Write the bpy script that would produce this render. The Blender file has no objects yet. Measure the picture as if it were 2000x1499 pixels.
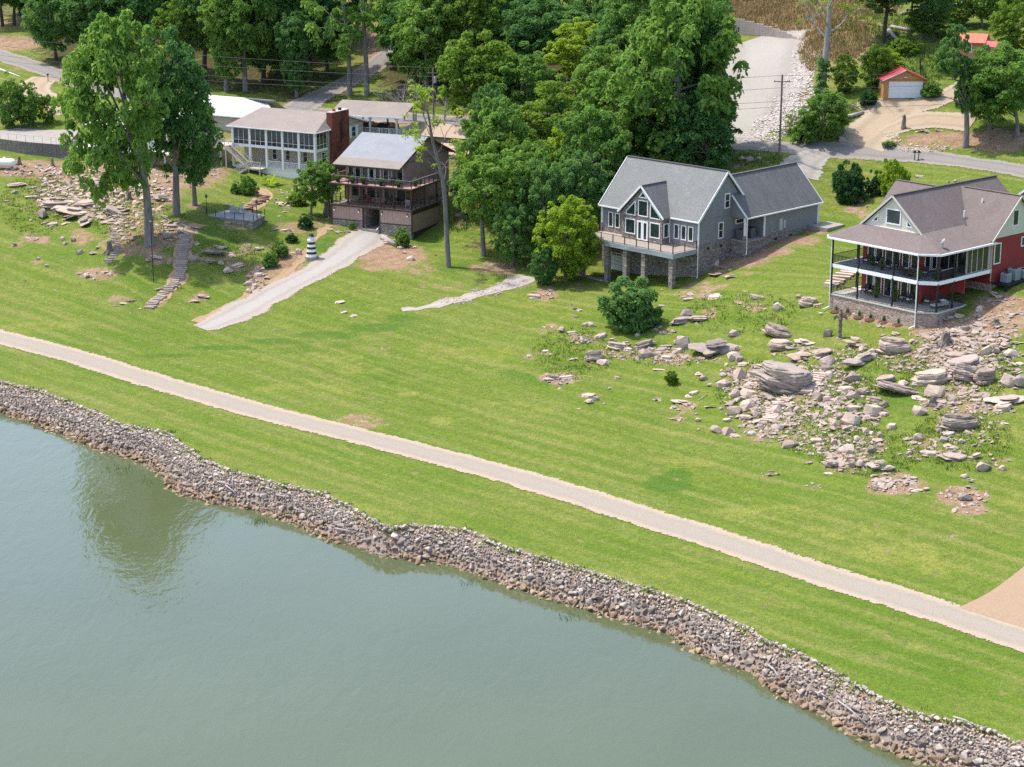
import bpy, bmesh, math, random
import numpy as np
from mathutils import Vector, Matrix, noise as mnoise
random.seed(7); RNG = np.random.default_rng(7)
rad = math.radians
scene = bpy.context.scene
COL = scene.collection
# ---------------------------------------------------------------- camera
CAM_Z = 62.0; PITCH = rad(15.8); FOC = 70.0/36.0*2000.0
cam_data = bpy.data.cameras.new('camera'); cam_data.lens = 70; cam_data.sensor_width = 36
cam_data.sensor_fit = 'HORIZONTAL'; cam_data.clip_start = 1; cam_data.clip_end = 6000
cam = bpy.data.objects.new('camera', cam_data); COL.objects.link(cam)
cam.location = (0, 0, CAM_Z); cam.rotation_euler = (math.pi/2-PITCH, 0, 0)
scene.camera = cam
# ---------------------------------------------------------------- sky and sun
SUN_EL = rad(63); SUN_TO = Vector((-0.92, 0.39, 0)).normalized()      # horizontal direction towards the sun
world = bpy.data.worlds.new('World'); scene.world = world; world.use_nodes = True
wn = world.node_tree.nodes; wl = world.node_tree.links
sky = wn.new('ShaderNodeTexSky'); sky.sky_type = 'NISHITA'; sky.sun_disc = False
sky.sun_elevation = SUN_EL; sky.sun_rotation = math.atan2(SUN_TO.x, SUN_TO.y)
sky.air_density = 1.0; sky.dust_density = 2.2; sky.ozone_density = 1.0; sky.altitude = 200
wn['Background'].inputs['Strength'].default_value = 0.15
wl.new(sky.outputs[0], wn['Background'].inputs['Color'])
sun_data = bpy.data.lights.new('sun', 'SUN'); sun_data.energy = 2.4; sun_data.angle = rad(1.5); sun_data.color = (1, .95, .87)
sun = bpy.data.objects.new('sun', sun_data); COL.objects.link(sun)
sdir = Vector((SUN_TO.x*math.cos(SUN_EL), SUN_TO.y*math.cos(SUN_EL), math.sin(SUN_EL)))
sun.rotation_euler = (-sdir).to_track_quat('-Z', 'Y').to_euler(); sun.location = sdir*300
scene.view_settings.view_transform = 'Standard'; scene.view_settings.look = 'None'
scene.view_settings.exposure = 1.27; scene.view_settings.gamma = 1
scene.cycles.max_bounces = 6; scene.cycles.transparent_max_bounces = 6
scene.cycles.use_denoising = False; scene.cycles.use_adaptive_sampling = True; scene.cycles.adaptive_threshold = .012
# ---------------------------------------------------------------- geometry of the view (to survey the site from the photograph)
V_F = np.array([0, math.cos(PITCH), -math.sin(PITCH)]); V_U = np.array([0, math.sin(PITCH), math.cos(PITCH)])
def ray(u, v): return V_F+np.array([(u-1000)/FOC, 0, 0])+(749.5-v)/FOC*V_U
def at_z(u, v, z):
    d = ray(u, v); p = d*((z-CAM_Z)/d[2]); return np.array([p[0], p[1], z])
def to_px(P):
    q = np.asarray(P, float)-np.array([0, 0, CAM_Z]); w = q@V_F
    return 1000+FOC*q[..., 0]/w, 749.5-FOC*(q@V_U)/w, FOC/w
# ---------------------------------------------------------------- object helpers
def link(o, parent=None):
    COL.objects.link(o)
    if parent is not None: o.parent = parent
    return o
def tag(o, label=None, cat=None, group=None, kind=None):
    if label: o['label'] = label
    if cat: o['category'] = cat
    if group: o['group'] = group
    if kind: o['kind'] = kind
    return o
def thing(name, label, cat, loc=(0, 0, 0), rz=0.0, group=None):
    o = bpy.data.objects.new(name, None); o.empty_display_size = .3
    o.location = [float(c) for c in loc]; o.rotation_euler = (0, 0, rz)
    return tag(link(o), label, cat, group)
class MB:
    """collects faces; build() links them as one mesh object"""
    def __init__(s): s.v = []; s.f = []
    def add(s, vs, fs):
        n = len(s.v); s.v += [tuple(map(float, p)) for p in vs]; s.f += [tuple(i+n for i in f) for f in fs]; return s
    def box(s, x0, x1, y0, y1, z0, z1):
        return s.add([(x0,y0,z0),(x1,y0,z0),(x1,y1,z0),(x0,y1,z0),(x0,y0,z1),(x1,y0,z1),(x1,y1,z1),(x0,y1,z1)],
                     [(3,2,1,0),(4,5,6,7),(0,1,5,4),(1,2,6,5),(2,3,7,6),(3,0,4,7)])
    def prism(s, base, top):
        n = len(base)
        return s.add(list(base)+list(top), [tuple(range(n-1, -1, -1)), tuple(range(n, 2*n))]+[(i, (i+1) % n, n+(i+1) % n, n+i) for i in range(n)])
    def slab(s, pts, t=.16):          # roof plane, thickness below
        return s.prism([(x, y, z-t) for x, y, z in pts], pts)
    def bar(s, p0, p1, w, h=None):
        h = h or w; p0 = Vector(p0); p1 = Vector(p1); d = (p1-p0).normalized()
        side = d.cross(Vector((0, 0, 1)));
        if side.length < 1e-4: side = Vector((1, 0, 0))
        side.normalize(); up = side.cross(d)
        c = [(-w/2, -h/2), (w/2, -h/2), (w/2, h/2), (-w/2, h/2)]
        return s.prism([p0+side*a+up*b for a, b in c], [p1+side*a+up*b for a, b in c])
    def tube(s, pts, rs, n=8, cap=True):
        pts = [Vector(p) for p in pts]; base = len(s.v)
        for i, p in enumerate(pts):
            d = (pts[min(i+1, len(pts)-1)]-pts[max(i-1, 0)]).normalized()
            a = d.orthogonal().normalized() if abs(d.z) < .2 else Vector((1, 0, 0)).cross(d).normalized()
            b = d.cross(a); r = rs[i] if hasattr(rs, '__len__') else rs
            for k in range(n):
                t = 2*math.pi*k/n; s.v.append(tuple(p+(a*math.cos(t)+b*math.sin(t))*r))
        for i in range(len(pts)-1):
            for k in range(n):
                q = base+i*n; s.f.append((q+k, q+(k+1) % n, q+n+(k+1) % n, q+n+k))
        if cap:
            s.f.append(tuple(base+k for k in range(n-1, -1, -1))); s.f.append(tuple(base+(len(pts)-1)*n+k for k in range(n)))
        return s
    def lathe(s, c, prof, n=16):
        return s.tube([(c[0], c[1], c[2]+z) for z, r in prof], [r for z, r in prof], n)
    def mesh(s, name, m, smooth=False):
        me = bpy.data.meshes.new(name); me.from_pydata(s.v, [], s.f); me.update()
        bm = bmesh.new(); bm.from_mesh(me); bmesh.ops.recalc_face_normals(bm, faces=bm.faces); bm.to_mesh(me); bm.free()
        if m is not None: me.materials.append(m)
        if smooth: me.polygons.foreach_set('use_smooth', [True]*len(me.polygons))
        return me
    def build(s, name, m, parent=None, smooth=False, loc=None):
        o = link(bpy.data.objects.new(name, s.mesh(name, m, smooth)), parent)
        if loc is not None: o.location = [float(c) for c in loc]
        return o
def np_mesh(name, V, Fq, m, smooth=False):
    V = np.asarray(V, np.float32); Fq = np.asarray(Fq, np.int32); k = Fq.shape[1]
    me = bpy.data.meshes.new(name); me.vertices.add(len(V)); me.vertices.foreach_set('co', V.ravel())
    me.loops.add(Fq.size); me.loops.foreach_set('vertex_index', Fq.ravel())
    me.polygons.add(len(Fq)); me.polygons.foreach_set('loop_start', np.arange(0, Fq.size, k, dtype=np.int32))
    me.polygons.foreach_set('use_smooth', np.full(len(Fq), smooth)); me.update(calc_edges=True)
    if m is not None: me.materials.append(m)
    return me
# ---------------------------------------------------------------- materials
class NT:
    def __init__(s, name):
        s.m = bpy.data.materials.new(name); s.m.use_nodes = True; s.t = s.m.node_tree; s.n = s.t.nodes
        s.b = s.n['Principled BSDF']; s.out = s.n['Material Output']
    def node(s, typ, **k):
        n = s.n.new(typ)
        for a, b in k.items(): setattr(n, a, b)
        return n
    def set(s, sock, val):
        if hasattr(val, 'is_output') or isinstance(val, bpy.types.NodeSocket): s.t.links.new(val, sock)
        else: sock.default_value = val
    def coord(s, kind='Object'): return s.node('ShaderNodeTexCoord').outputs[kind]
    def pos(s): return s.node('ShaderNodeNewGeometry').outputs['Position']
    def mapping(s, vec, scale=(1, 1, 1), rot=(0, 0, 0), loc=(0, 0, 0)):
        n = s.node('ShaderNodeMapping'); s.set(n.inputs['Vector'], vec); n.inputs['Scale'].default_value = scale
        n.inputs['Rotation'].default_value = rot; n.inputs['Location'].default_value = loc; return n.outputs[0]
    def noise(s, vec, scale, detail=4, rough=.55, dist=0):
        n = s.node('ShaderNodeTexNoise'); s.set(n.inputs['Vector'], vec); n.inputs['Scale'].default_value = scale
        n.inputs['Detail'].default_value = detail; n.inputs['Roughness'].default_value = rough; n.inputs['Distortion'].default_value = dist
        return n.outputs['Fac']
    def ramp(s, fac, stops):
        n = s.node('ShaderNodeValToRGB'); s.set(n.inputs[0], fac); e = n.color_ramp.elements
        while len(e) < len(stops): e.new(.5)
        for x, (p, c) in zip(e, stops): x.position = p; x.color = (*c, 1) if len(c) == 3 else c
        return n.outputs[0]
    def mapr(s, v, a, b, c=0., d=1., smooth=False):
        n = s.node('ShaderNodeMapRange'); s.set(n.inputs['Value'], v)
        if smooth: n.interpolation_type = 'SMOOTHSTEP'
        for k, x in zip(('From Min', 'From Max', 'To Min', 'To Max'), (a, b, c, d)): n.inputs[k].default_value = x
        return n.outputs[0]
    def math(s, op, a, b=0.):
        n = s.node('ShaderNodeMath', operation=op); s.set(n.inputs[0], a); s.set(n.inputs[1], b); return n.outputs[0]
    def mix(s, fac, a, b, mode='MIX'):
        n = s.node('ShaderNodeMix', data_type='RGBA', blend_type=mode); s.set(n.inputs[0], fac)
        for sock, x in ((n.inputs[6], a), (n.inputs[7], b)):
            if isinstance(x, (tuple, list)): x = (*x, 1) if len(x) == 3 else x
            s.set(sock, x)
        return n.outputs[2]
    def bump(s, h, strength=.3, dist=.05):
        n = s.node('ShaderNodeBump'); n.inputs['Strength'].default_value = strength; n.inputs['Distance'].default_value = dist
        s.set(n.inputs['Height'], h); s.t.links.new(n.outputs[0], s.b.inputs['Normal']); return n
    def done(s, color, rough=.8, spec=.3, metal=0.):
        if isinstance(color, (tuple, list)): color = (*color, 1) if len(color) == 3 else color
        s.set(s.b.inputs['Base Color'], color); s.set(s.b.inputs['Roughness'], rough)
        s.b.inputs['Specular IOR Level'].default_value = spec; s.b.inputs['Metallic'].default_value = metal
        return s.m
def m_plain(name, c, rough=.6, var=.12, scale=2.5, spec=.3, metal=0, bump=.0, stretch=(1, 1, 1)):
    t = NT(name); v = t.mapping(t.coord(), scale=stretch); f = t.noise(v, scale, 5, .65)
    c1 = tuple(x*(1-var) for x in c); c2 = tuple(min(1, x*(1+var)) for x in c)
    if bump: t.bump(f, bump, .03)
    return t.done(t.ramp(f, [(.3, c1), (.7, c2)]), rough, spec, metal)
def m_lines(name, c, period, axis='z', dark=.72, var=.08, rough=.7, width=.16):
    """clapboard / board joints: narrow shadow-gap lines every period metres along an axis, relief by bump"""
    t = NT(name); co = t.coord(); sp = t.node('ShaderNodeSeparateXYZ'); t.set(sp.inputs[0], co)
    if axis == 'xy': q = t.math('ADD', sp.outputs[0], sp.outputs[1])
    else: q = sp.outputs['xyz'.index(axis)]
    fr = t.math('FRACT', t.math('DIVIDE', q, period)); g = t.mapr(fr, 0, width, 0, 1)
    f = t.noise(t.mapping(co, (1, 1, .6)), 1.6, 5, .65)
    base = t.ramp(f, [(.3, tuple(x*(1-var) for x in c)), (.7, tuple(min(1, x*(1+var)) for x in c))])
    col = t.mix(g, t.mix(1., base, (dark, dark, dark), 'MULTIPLY'), base); t.bump(fr, .5, .02)
    return t.done(col, rough)
def m_shingle(name, c, var=.22, stain=.0):
    t = NT(name); co = t.coord()
    n1 = t.noise(t.mapping(co, (2.2, 2.2, 6)), 1.7, 3, .8); n2 = t.noise(t.mapping(co, (1, 1, .35)), .55, 4, .6)
    col = t.ramp(n1, [(.3, tuple(x*(1-var) for x in c)), (.7, tuple(x*(1+var) for x in c))])
    col = t.mix(t.mapr(n2, .35, .7, 0, .45), col, tuple(x*.72 for x in c))
    if stain: col = t.mix(t.mapr(t.noise(t.mapping(co, (.3, 1.1, .3)), 1.0, 5, .7), .42, .75, 0, stain), col, tuple(x*.4 for x in c))
    sp = t.node('ShaderNodeSeparateXYZ'); t.set(sp.inputs[0], co)
    fr = t.math('FRACT', t.math('DIVIDE', sp.outputs[2], .1)); t.bump(t.math('ADD', n1, t.math('MULTIPLY', fr, .5)), .5, .03)
    return t.done(col, .92, .2)
def m_stonewall(name, cols, sx=3.2, sz=8.0, mortar=(.16, .14, .12)):
    t = NT(name); co = t.coord(); v = t.mapping(co, (sx, sx, sz))
    vo = t.node('ShaderNodeTexVoronoi', feature='F1'); t.set(vo.inputs['Vector'], v); vo.inputs['Scale'].default_value = 1
    ed = t.node('ShaderNodeTexVoronoi', feature='DISTANCE_TO_EDGE'); t.set(ed.inputs['Vector'], v); ed.inputs['Scale'].default_value = 1
    sp = t.node('ShaderNodeSeparateColor'); t.set(sp.inputs[0], vo.outputs['Color'])
    col = t.ramp(sp.outputs[0], [(i/(len(cols)-1), c) for i, c in enumerate(cols)])
    col = t.mix(t.mapr(ed.outputs['Distance'], .02, .09), mortar, col)
    t.bump(t.mapr(ed.outputs['Distance'], 0, .15), .7, .05)
    return t.done(col, .9, .2)
def m_glass(name='window_glass', c=(.012, .018, .018)):
    t = NT(name); f = t.noise(t.coord(), .6, 2); t.bump(f, .05, .1)
    return t.done(t.ramp(f, [(.3, c), (.75, tuple(x*3 for x in c))]), .06, .6)
# ================================================================ THE SITE: terrain heights surveyed as (u, v, height) from the photograph
CTRL = [ # left
 (-250,560,3),(-250,420,8),(-250,330,12),(-250,100,20),(-250,0,25),(-250,-150,36),
 (0,600,3.1),(0,540,4.6),(0,470,7.2),(0,400,9.6),(0,340,11.8),(0,270,14.2),(0,190,17.5),(0,100,21),(0,40,24),(0,0,26),(0,-120,34),
 (150,660,2.9),(150,600,3.8),(150,540,5.4),(150,470,8),(150,410,10),(150,340,12),(150,200,17.2),(150,100,21),(150,0,27),(150,-120,35),
 (300,690,2.8),(300,640,3.3),(300,590,4.6),(300,540,6.2),(292,480,9),(300,430,10.2),(300,360,12),(300,280,14),(300,180,18),(300,60,24),(300,-60,31),
 (450,700,2.9),(450,640,3.4),(450,590,4.5),(440,520,6.8),(450,460,8.8),(450,400,10.3),(450,350,11.2),(480,215,16.6),(480,160,18.6),(480,60,24),(450,-60,31),
 (560,700,3.1),(560,600,4.6),(560,540,6),(560,470,8),(560,420,9.3),(560,365,10.6),(620,420,9.2),(620,360,10.6),
 (690,470,8),(640,520,7),(740,452,8.5),(660,450,8.7),(800,475,7.4),(846,447,7.9),(850,520,7.2),(875,520,7.3),
 (650,215,16.6),(700,180,18),(720,100,22.5),(700,0,28),(700,-80,33),
 (760,640,4.4),(760,560,6.2),(760,720,3.2),(760,800,2.7),
 (900,240,16.4),(900,180,19),(900,60,25.5),(900,-60,32.5),
 (1000,860,2.7),(1000,760,3.4),(1000,680,4.6),(1000,600,6.1),(1030,545,7.2),(1000,480,8.4),(940,420,10),(1000,300,14.5),(1050,200,18.5),(1050,100,23.5),(1050,0,29),
 (1200,960,2.7),(1200,860,3.1),(1200,770,3.9),(1200,690,5.3),(1200,620,6.8),(1140,545,7.2),(1185,555,7),(1312,569,7.7),(1200,480,9),(1200,330,14.5),
 (1363,538,9),(1440,500,10.6),(1596,442,12.4),(1500,470,11.8),(1440,330,16.5),(1420,285,18),(1440,150,24.5),(1480,75,28),(1480,30,31),(1480,-20,34),(1480,-120,41),
 (1400,960,2.9),(1400,860,3.5),(1400,770,4.7),(1400,690,6.3),(1400,620,8),(1470,560,10),
 (1550,1030,2.9),(1550,900,3.7),(1550,800,5.3),(1550,720,7),(1550,640,8.8),(1560,545,10.6),(1640,660,8.9),
 (1700,1070,2.9),(1700,960,3.5),(1700,860,5),(1700,760,7),(1700,690,8.6),(1621,597,10.8),(1787,634,10.8),(1700,630,10.2),
 (1900,1090,3),(1900,980,3.8),(1900,880,5.4),(1900,790,7.4),(1900,700,9.4),(1900,620,11.4),(1990,560,13.6),(1990,650,11.6),
 (2000,1050,3.3),(2000,900,5.6),(2000,780,8),(2250,1000,4),(2250,800,8),(2250,600,13.5),
 (1640,410,13.2),(1700,395,14),(1620,340,15.6),(1523,306,17.9),(1700,300,18),(1850,315,17.8),(2000,338,17.6),(2200,360,17.8),(1800,350,16.6),(1950,420,15),(2100,480,15),
 (1760,193,23.8),(1700,240,21),(1850,240,21.5),(1990,270,20.3),(1905,112,28),(1990,120,28),(1700,100,28),(1620,40,31),(1800,20,32),(1990,20,33),(1800,-100,40),(2200,0,36),(2200,200,24),(2000,-120,42),
]
SHORE = [(-330,715),(-160,765),(0,807),(32,816),(80,836),(120,849),(168,869),(203,884),(245,892),(272,904),(296,911),(317,932),(328,951),(360,968),(416,985),(454,989),(500,998),(532,1011),(575,1023),(612,1044),(660,1060),(708,1072),(740,1084),(788,1092),(815,1101),(847,1097),(887,1108),(940,1124),(975,1137),(1000,1148),(1060,1166),(1130,1188),(1200,1207),(1259,1227),(1307,1237),(1336,1263),(1387,1287),(1427,1302),(1467,1313),(1488,1333),(1520,1359),(1573,1382),(1613,1402),(1653,1426),(1700,1452),(1746,1474),(1790,1488),(1834,1500),(1930,1545),(2100,1620),(2350,1720)]
GRASS_EDGE = [(-330,660),(-160,708),(0,749),(69,765),(128,788),(184,809),(219,828),(267,839),(323,849),(341,865),(373,887),(395,903),(453,925),(500,937),(553,953),(628,969),(673,991),(703,1009),(727,1023),(767,1036),(801,1031),(908,1040),(953,1063),(1000,1079),(1060,1096),(1130,1116),(1200,1137),(1267,1157),(1333,1178),(1400,1207),(1461,1234),(1493,1258),(1547,1277),(1600,1305),(1637,1327),(1673,1347),(1747,1386),(1820,1408),(1864,1415),(1911,1426),(2000,1463),(2120,1505),(2350,1590)]
PATH_MID = [(-330,570),(-100,632),(0,660),(156,700),(300,745),(450,788),(560,818),(700,852),(888,900),(1000,931),(1200,992),(1385,1050),(1600,1123),(1775,1176),(1900,1217),(2000,1250),(2120,1290),(2350,1370)]
def wpoly(pts, z): return np.array([at_z(u, v, z)[:2] for u, v in pts])
P_SHORE = wpoly(SHORE, 0.0); P_EDGE = wpoly(GRASS_EDGE, 2.0); P_PATH = wpoly(PATH_MID, 2.45)
ext = [at_z(u, v, z) for u, v, z in CTRL]+[(x, y, 2.45) for x, y in P_PATH]+[(x, y, 2.05) for x, y in P_EDGE]
CP = np.array(ext); CXY = CP[:, :2]; MQ = 9.0
def _k(A, B): return np.sqrt(((A[:, None]-B[None])**2).sum(-1)+MQ*MQ)
nC = len(CP); Kmat = np.zeros((nC+3, nC+3)); Kmat[:nC, :nC] = _k(CXY, CXY)-np.eye(nC)*.9      # negative-definite kernel: smoothing subtracts
Pm = np.c_[np.ones(nC), CXY]; Kmat[:nC, nC:] = Pm; Kmat[nC:, :nC] = Pm.T
COEF = np.linalg.solve(Kmat, np.r_[CP[:, 2], 0, 0, 0])
def land(xy):
    xy = np.asarray(xy, float).copy(); xy[:, 0] = np.clip(xy[:, 0], -165, 165); xy[:, 1] = np.clip(xy[:, 1], 120, 430)
    out = np.empty(len(xy))
    for i in range(0, len(xy), 20000):
        q = xy[i:i+20000]; out[i:i+20000] = _k(q, CXY)@COEF[:nC]+COEF[nC]+q@COEF[nC+1:]
    return out
def seg_dist(P, L):
    """signed distance to a polyline running left to right, positive on the land side (left of travel)"""
    best = np.full(len(P), 1e9); sg = np.ones(len(P))
    for a, b in zip(L[:-1], L[1:]):
        d = b-a; t = np.clip(((P-a)@d)/(d@d), 0, 1); w = P-(a+t[:, None]*d); r = np.hypot(w[:, 0], w[:, 1])
        c = d[0]*(P[:, 1]-a[1])-d[1]*(P[:, 0]-a[0]); m = r < best
        best[m] = r[m]; sg[m] = np.sign(c[m])
    return best*sg
def vnoise(x, y, s, seed=0.):
    """cheap smooth value noise on numpy arrays"""
    x = x/s+seed*17.3; y = y/s+seed*9.1; xi = np.floor(x); yi = np.floor(y); fx = x-xi; fy = y-yi
    fx = fx*fx*(3-2*fx); fy = fy*fy*(3-2*fy)
    h = lambda a, b: np.modf(np.abs(np.sin(a*127.1+b*311.7+seed*74.7)*43758.5453))[0]
    return (h(xi, yi)*(1-fx)+h(xi+1, yi)*fx)*(1-fy)+(h(xi, yi+1)*(1-fx)+h(xi+1, yi+1)*fx)*fy
def height(xy):
    xy = np.atleast_2d(np.asarray(xy, float)); z = land(xy); z = np.maximum(z, 1.9)
    dW = seg_dist(xy, P_SHORE); dT = seg_dist(xy, P_EDGE); dp = np.abs(seg_dist(xy, P_PATH))
    bumpy = np.clip((dT-10)/25, 0, 1)*np.clip((dp-4)/8, 0, 1)
    z = z+bumpy*((vnoise(xy[:, 0], xy[:, 1], 9, 1)-.5)*.5+(vnoise(xy[:, 0], xy[:, 1], 3.1, 2)-.5)*.22)
    bank = dT <= 0; t = np.clip(dW/(np.abs(dW)+np.abs(dT)+1e-6), 0, 1)
    z = np.where(bank & (dW > 0), t*2.0-.15, z); z = np.where(dW <= 0, np.maximum(-2.5, dW*.45-.15), z)
    return z
def hz(x, y): return float(height([(x, y)])[0])
def ground_px(u, v):
    """point of the terrain seen at a photograph pixel"""
    d = ray(u, v); t = np.linspace(110, 520, 500); P = np.array([0, 0, CAM_Z])+t[:, None]*d/d[1]
    g = P[:, 2]-height(P[:, :2]); k = np.argmax(g < 0) or len(g)-1
    f = g[k-1]/(g[k-1]-g[k]+1e-9); p = P[k-1]*(1-f)+P[k]*f
    return np.array([p[0], p[1], hz(p[0], p[1])])
def ground_many(pts): return np.array([ground_px(u, v) for u, v in pts])
# terrain grid: dense where the photograph looks, coarse to the horizon
def axis(a, b, st, far):
    m = np.arange(a, b+1e-6, st); return np.r_[[a-x for x in far[::-1]], m, [b+x for x in far]]
FAR = [3, 9, 22, 50, 110, 250, 600, 1500, 3500]
GX = axis(-125, 125, .75, FAR); GY = axis(112, 425, .75, FAR)
XX, YY = np.meshgrid(GX, GY); GP = np.c_[XX.ravel(), YY.ravel()]
GZ = height(GP); nx, ny = len(GX), len(GY)
idx = np.arange(nx*ny).reshape(ny, nx)
GF = np.stack([idx[:-1, :-1].ravel(), idx[:-1, 1:].ravel(), idx[1:, 1:].ravel(), idx[1:, :-1].ravel()], 1)
# bare soil (r), dry field grass (g), forest litter (b): ellipses (u, v, ru, rv, strength) where the photograph shows them
SOIL = [(150,375,95,52,.62),(250,405,75,50,.66),(60,330,90,16,1),(160,330,80,16,1),(300,365,60,40,.9),(330,455,55,25,.9),(245,465,35,40,.7),(292,487,26,14,1),(310,505,28,12,.9),(380,402,14,7,1),(210,480,22,14,.7),(190,535,40,12,.9),(160,465,28,18,.75),(62,466,24,10,.8),(215,445,22,14,.6),(70,510,14,7,.7),(28,478,12,7,.7),(85,470,14,8,.8),
 (235,585,26,8,.8),(310,590,12,9,.8),(395,578,14,8,.9),(375,588,12,6,.8),(440,500,26,10,.9),(460,520,26,11,1),(415,490,22,10,.85),(380,505,16,9,.85),(405,510,13,7,.8),(480,485,12,12,.85),(505,487,9,6,.8),(420,280,60,50,.6),(395,330,60,30,.8),(400,345,25,18,.8),
 (540,545,80,8,.0),(505,545,26,30,.95),(560,515,40,35,.75),(530,530,30,25,.85),(640,440,30,10,.5),(575,445,45,12,.75),(560,400,12,12,.4),(470,440,40,10,.7),
 (760,500,70,26,1),(815,525,40,12,.55),(740,520,40,10,.8),(700,482,16,20,.3),(660,595,9,5,.6),(672,608,9,4,.5),(690,616,8,4,.6),(700,825,55,16,.75),(740,680,25,10,.45),(760,655,14,7,.3),(650,560,9,4,.6),
 (1065,575,22,13,1),(1000,560,26,9,.6),(900,560,80,10,.35),(970,525,50,14,.8),(900,430,45,18,.6),(1130,560,12,8,.4),
 (1440,505,60,18,1),(1500,490,50,12,1),(1560,470,45,9,1),(1400,520,35,22,.7),(1600,450,25,8,1),(1380,560,40,10,.7),(1455,535,14,8,.5),(1340,575,25,8,.75),(1370,578,22,7,.8),(1440,590,14,6,.75),(1475,600,25,8,.7),(1385,612,14,10,1),(1345,625,28,8,.6),(1300,645,26,7,.4),
 (1240,690,80,13,.6),(1310,700,40,14,.9),(1300,685,30,10,.8),(1145,660,35,10,.6),(1135,665,20,7,.6),(1160,700,18,8,.5),(1090,740,42,12,.85),(1075,640,18,8,.6),(1150,775,20,9,.7),(1370,700,40,9,.7),(1450,740,50,30,.55),(1470,755,40,28,.9),(1340,795,26,12,.7),(1325,818,16,7,.7),(1285,780,14,5,.5),(1120,600,14,7,.5),(1060,690,16,7,.5),(1035,695,16,8,.5),(1060,650,10,6,.4),(990,760,12,5,.4),
 (1500,830,55,35,.55),(1560,770,40,30,.6),(1620,740,50,25,.45),(1650,690,60,20,.4),(1600,840,70,40,.45),(1660,900,55,24,.75),(1540,860,16,9,.7),(1700,870,40,20,.6),(1640,880,40,14,.6),(1750,950,60,18,.95),(1740,935,40,14,.9),(1880,970,50,20,.95),(1895,995,35,12,.9),(1800,860,40,10,.7),(1780,700,70,24,.5),
 (1840,690,45,30,.85),(1880,660,60,28,1),(1930,640,60,30,1),(1960,610,60,35,1),(1850,640,50,16,1),(1815,650,40,12,.8),(1720,618,75,10,1),(1640,590,10,10,.8),(1760,630,55,9,1),(1850,760,55,30,.6),(1880,790,50,25,.75),(1900,720,50,30,.5),(1960,790,35,20,.65),(1820,790,25,16,.5),(1990,700,30,15,.4),(1960,900,40,6,.5),(1830,880,60,12,.5),(1850,830,20,30,.6),(1790,890,40,8,.5),
 (1790,1045,20,5,.6),(1870,1048,18,5,.6),(1735,1075,20,5,.5),(1720,1020,18,5,.4),(1665,1020,10,6,.4),(1780,1105,60,10,.0),(1500,925,20,6,.3),(1590,950,14,6,.4),
 (1665,410,16,6,.9),(1680,400,20,8,.7),(1700,420,30,12,.6),(1650,300,120,6,.3),(1470,300,35,8,.5),(1440,320,20,14,.5),(1530,318,20,6,.5),
 (130,340,60,20,.9),(380,350,50,20,.8),(20,85,60,14,1),(140,130,25,14,.8),(60,130,40,10,.6),(730,85,40,30,.9),(700,60,40,20,.6),(880,265,70,20,1),(920,240,60,16,.8),(800,240,50,10,.8),
 (1500,215,40,40,.2),(1850,275,110,16,.9),(1950,275,60,22,1),(1720,85,60,30,.6),(1680,110,40,20,.6),(1750,60,50,25,.5),(1850,20,60,15,.5),(1560,190,22,50,.5),(1620,280,40,10,.3),(1700,210,12,20,.5),(1880,130,40,20,.3)]
DRY = [(1520,25,150,48,1),(1650,70,70,50,.9),(1600,100,60,40,.7),(1450,0,120,40,1),(1700,0,80,30,.6),(1600,150,40,50,.5),(700,20,60,40,.6),(1160,20,50,20,.5),(640,240,300,40,.25),(740,110,50,40,.4),(1500,320,60,25,.5),(20,40,40,20,.7)]
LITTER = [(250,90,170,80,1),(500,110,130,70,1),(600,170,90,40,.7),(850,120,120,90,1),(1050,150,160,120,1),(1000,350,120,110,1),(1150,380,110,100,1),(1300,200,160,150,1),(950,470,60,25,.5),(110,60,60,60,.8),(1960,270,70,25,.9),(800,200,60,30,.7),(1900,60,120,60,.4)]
def px_mask(P3, ells):
    u, v, _ = to_px(P3); m = np.zeros(len(P3))
    for cu, cv, ru, rv, st in ells:
        r = ((u-cu)/ru)**2+((v-cv)/rv)**2; m = np.maximum(m, st*np.clip(1.5-r*.9, 0, 1))
    return m
G3 = np.c_[GP, GZ]
MASK = np.zeros((len(GP), 4), np.float32); MASK[:, 3] = 1
sel = (GP[:, 1] > 100) & (GP[:, 1] < 440) & (np.abs(GP[:, 0]) < 150)
MASK[sel, 0] = px_mask(G3[sel], SOIL); MASK[sel, 1] = px_mask(G3[sel], DRY); MASK[sel, 2] = px_mask(G3[sel], LITTER)
dT_all = seg_dist(GP, P_EDGE); MASK[:, 0] = np.maximum(MASK[:, 0], np.clip(1-(dT_all-.1)/1.1, 0, 1)*np.where(dT_all > 0, .62, 1)); MASK[:, 3] = np.where(dT_all < -.3, 0, 1)
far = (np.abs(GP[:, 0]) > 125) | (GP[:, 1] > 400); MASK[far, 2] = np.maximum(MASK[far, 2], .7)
LUSH_AND_SHADE = [(1305,945,52,16,1),(1330,925,30,10,1),(330,695,60,5,.9),(430,680,70,5,.9),(540,668,70,6,.9),(640,655,70,8,.9),(730,640,60,9,.9),(780,622,30,8,.9),(640,670,70,12,.6),(560,685,80,8,.6),(820,640,60,20,.5),(1060,745,40,10,.9),(1010,735,40,16,.6),(560,400,60,40,.5),(430,470,60,40,.6),(520,420,60,30,.6),(640,480,30,20,.8),(880,520,50,12,.7),(830,470,40,20,.7),(1450,640,80,30,.4),(1700,700,60,20,.6),(1780,770,60,20,.6),(1850,900,90,30,.4),(160,500,70,40,.4),(1900,350,90,20,.3),(1720,810,80,40,.5),(1600,900,120,30,.35)]  # lush grass; the narrow run along the lawn crease is painted shading
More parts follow.
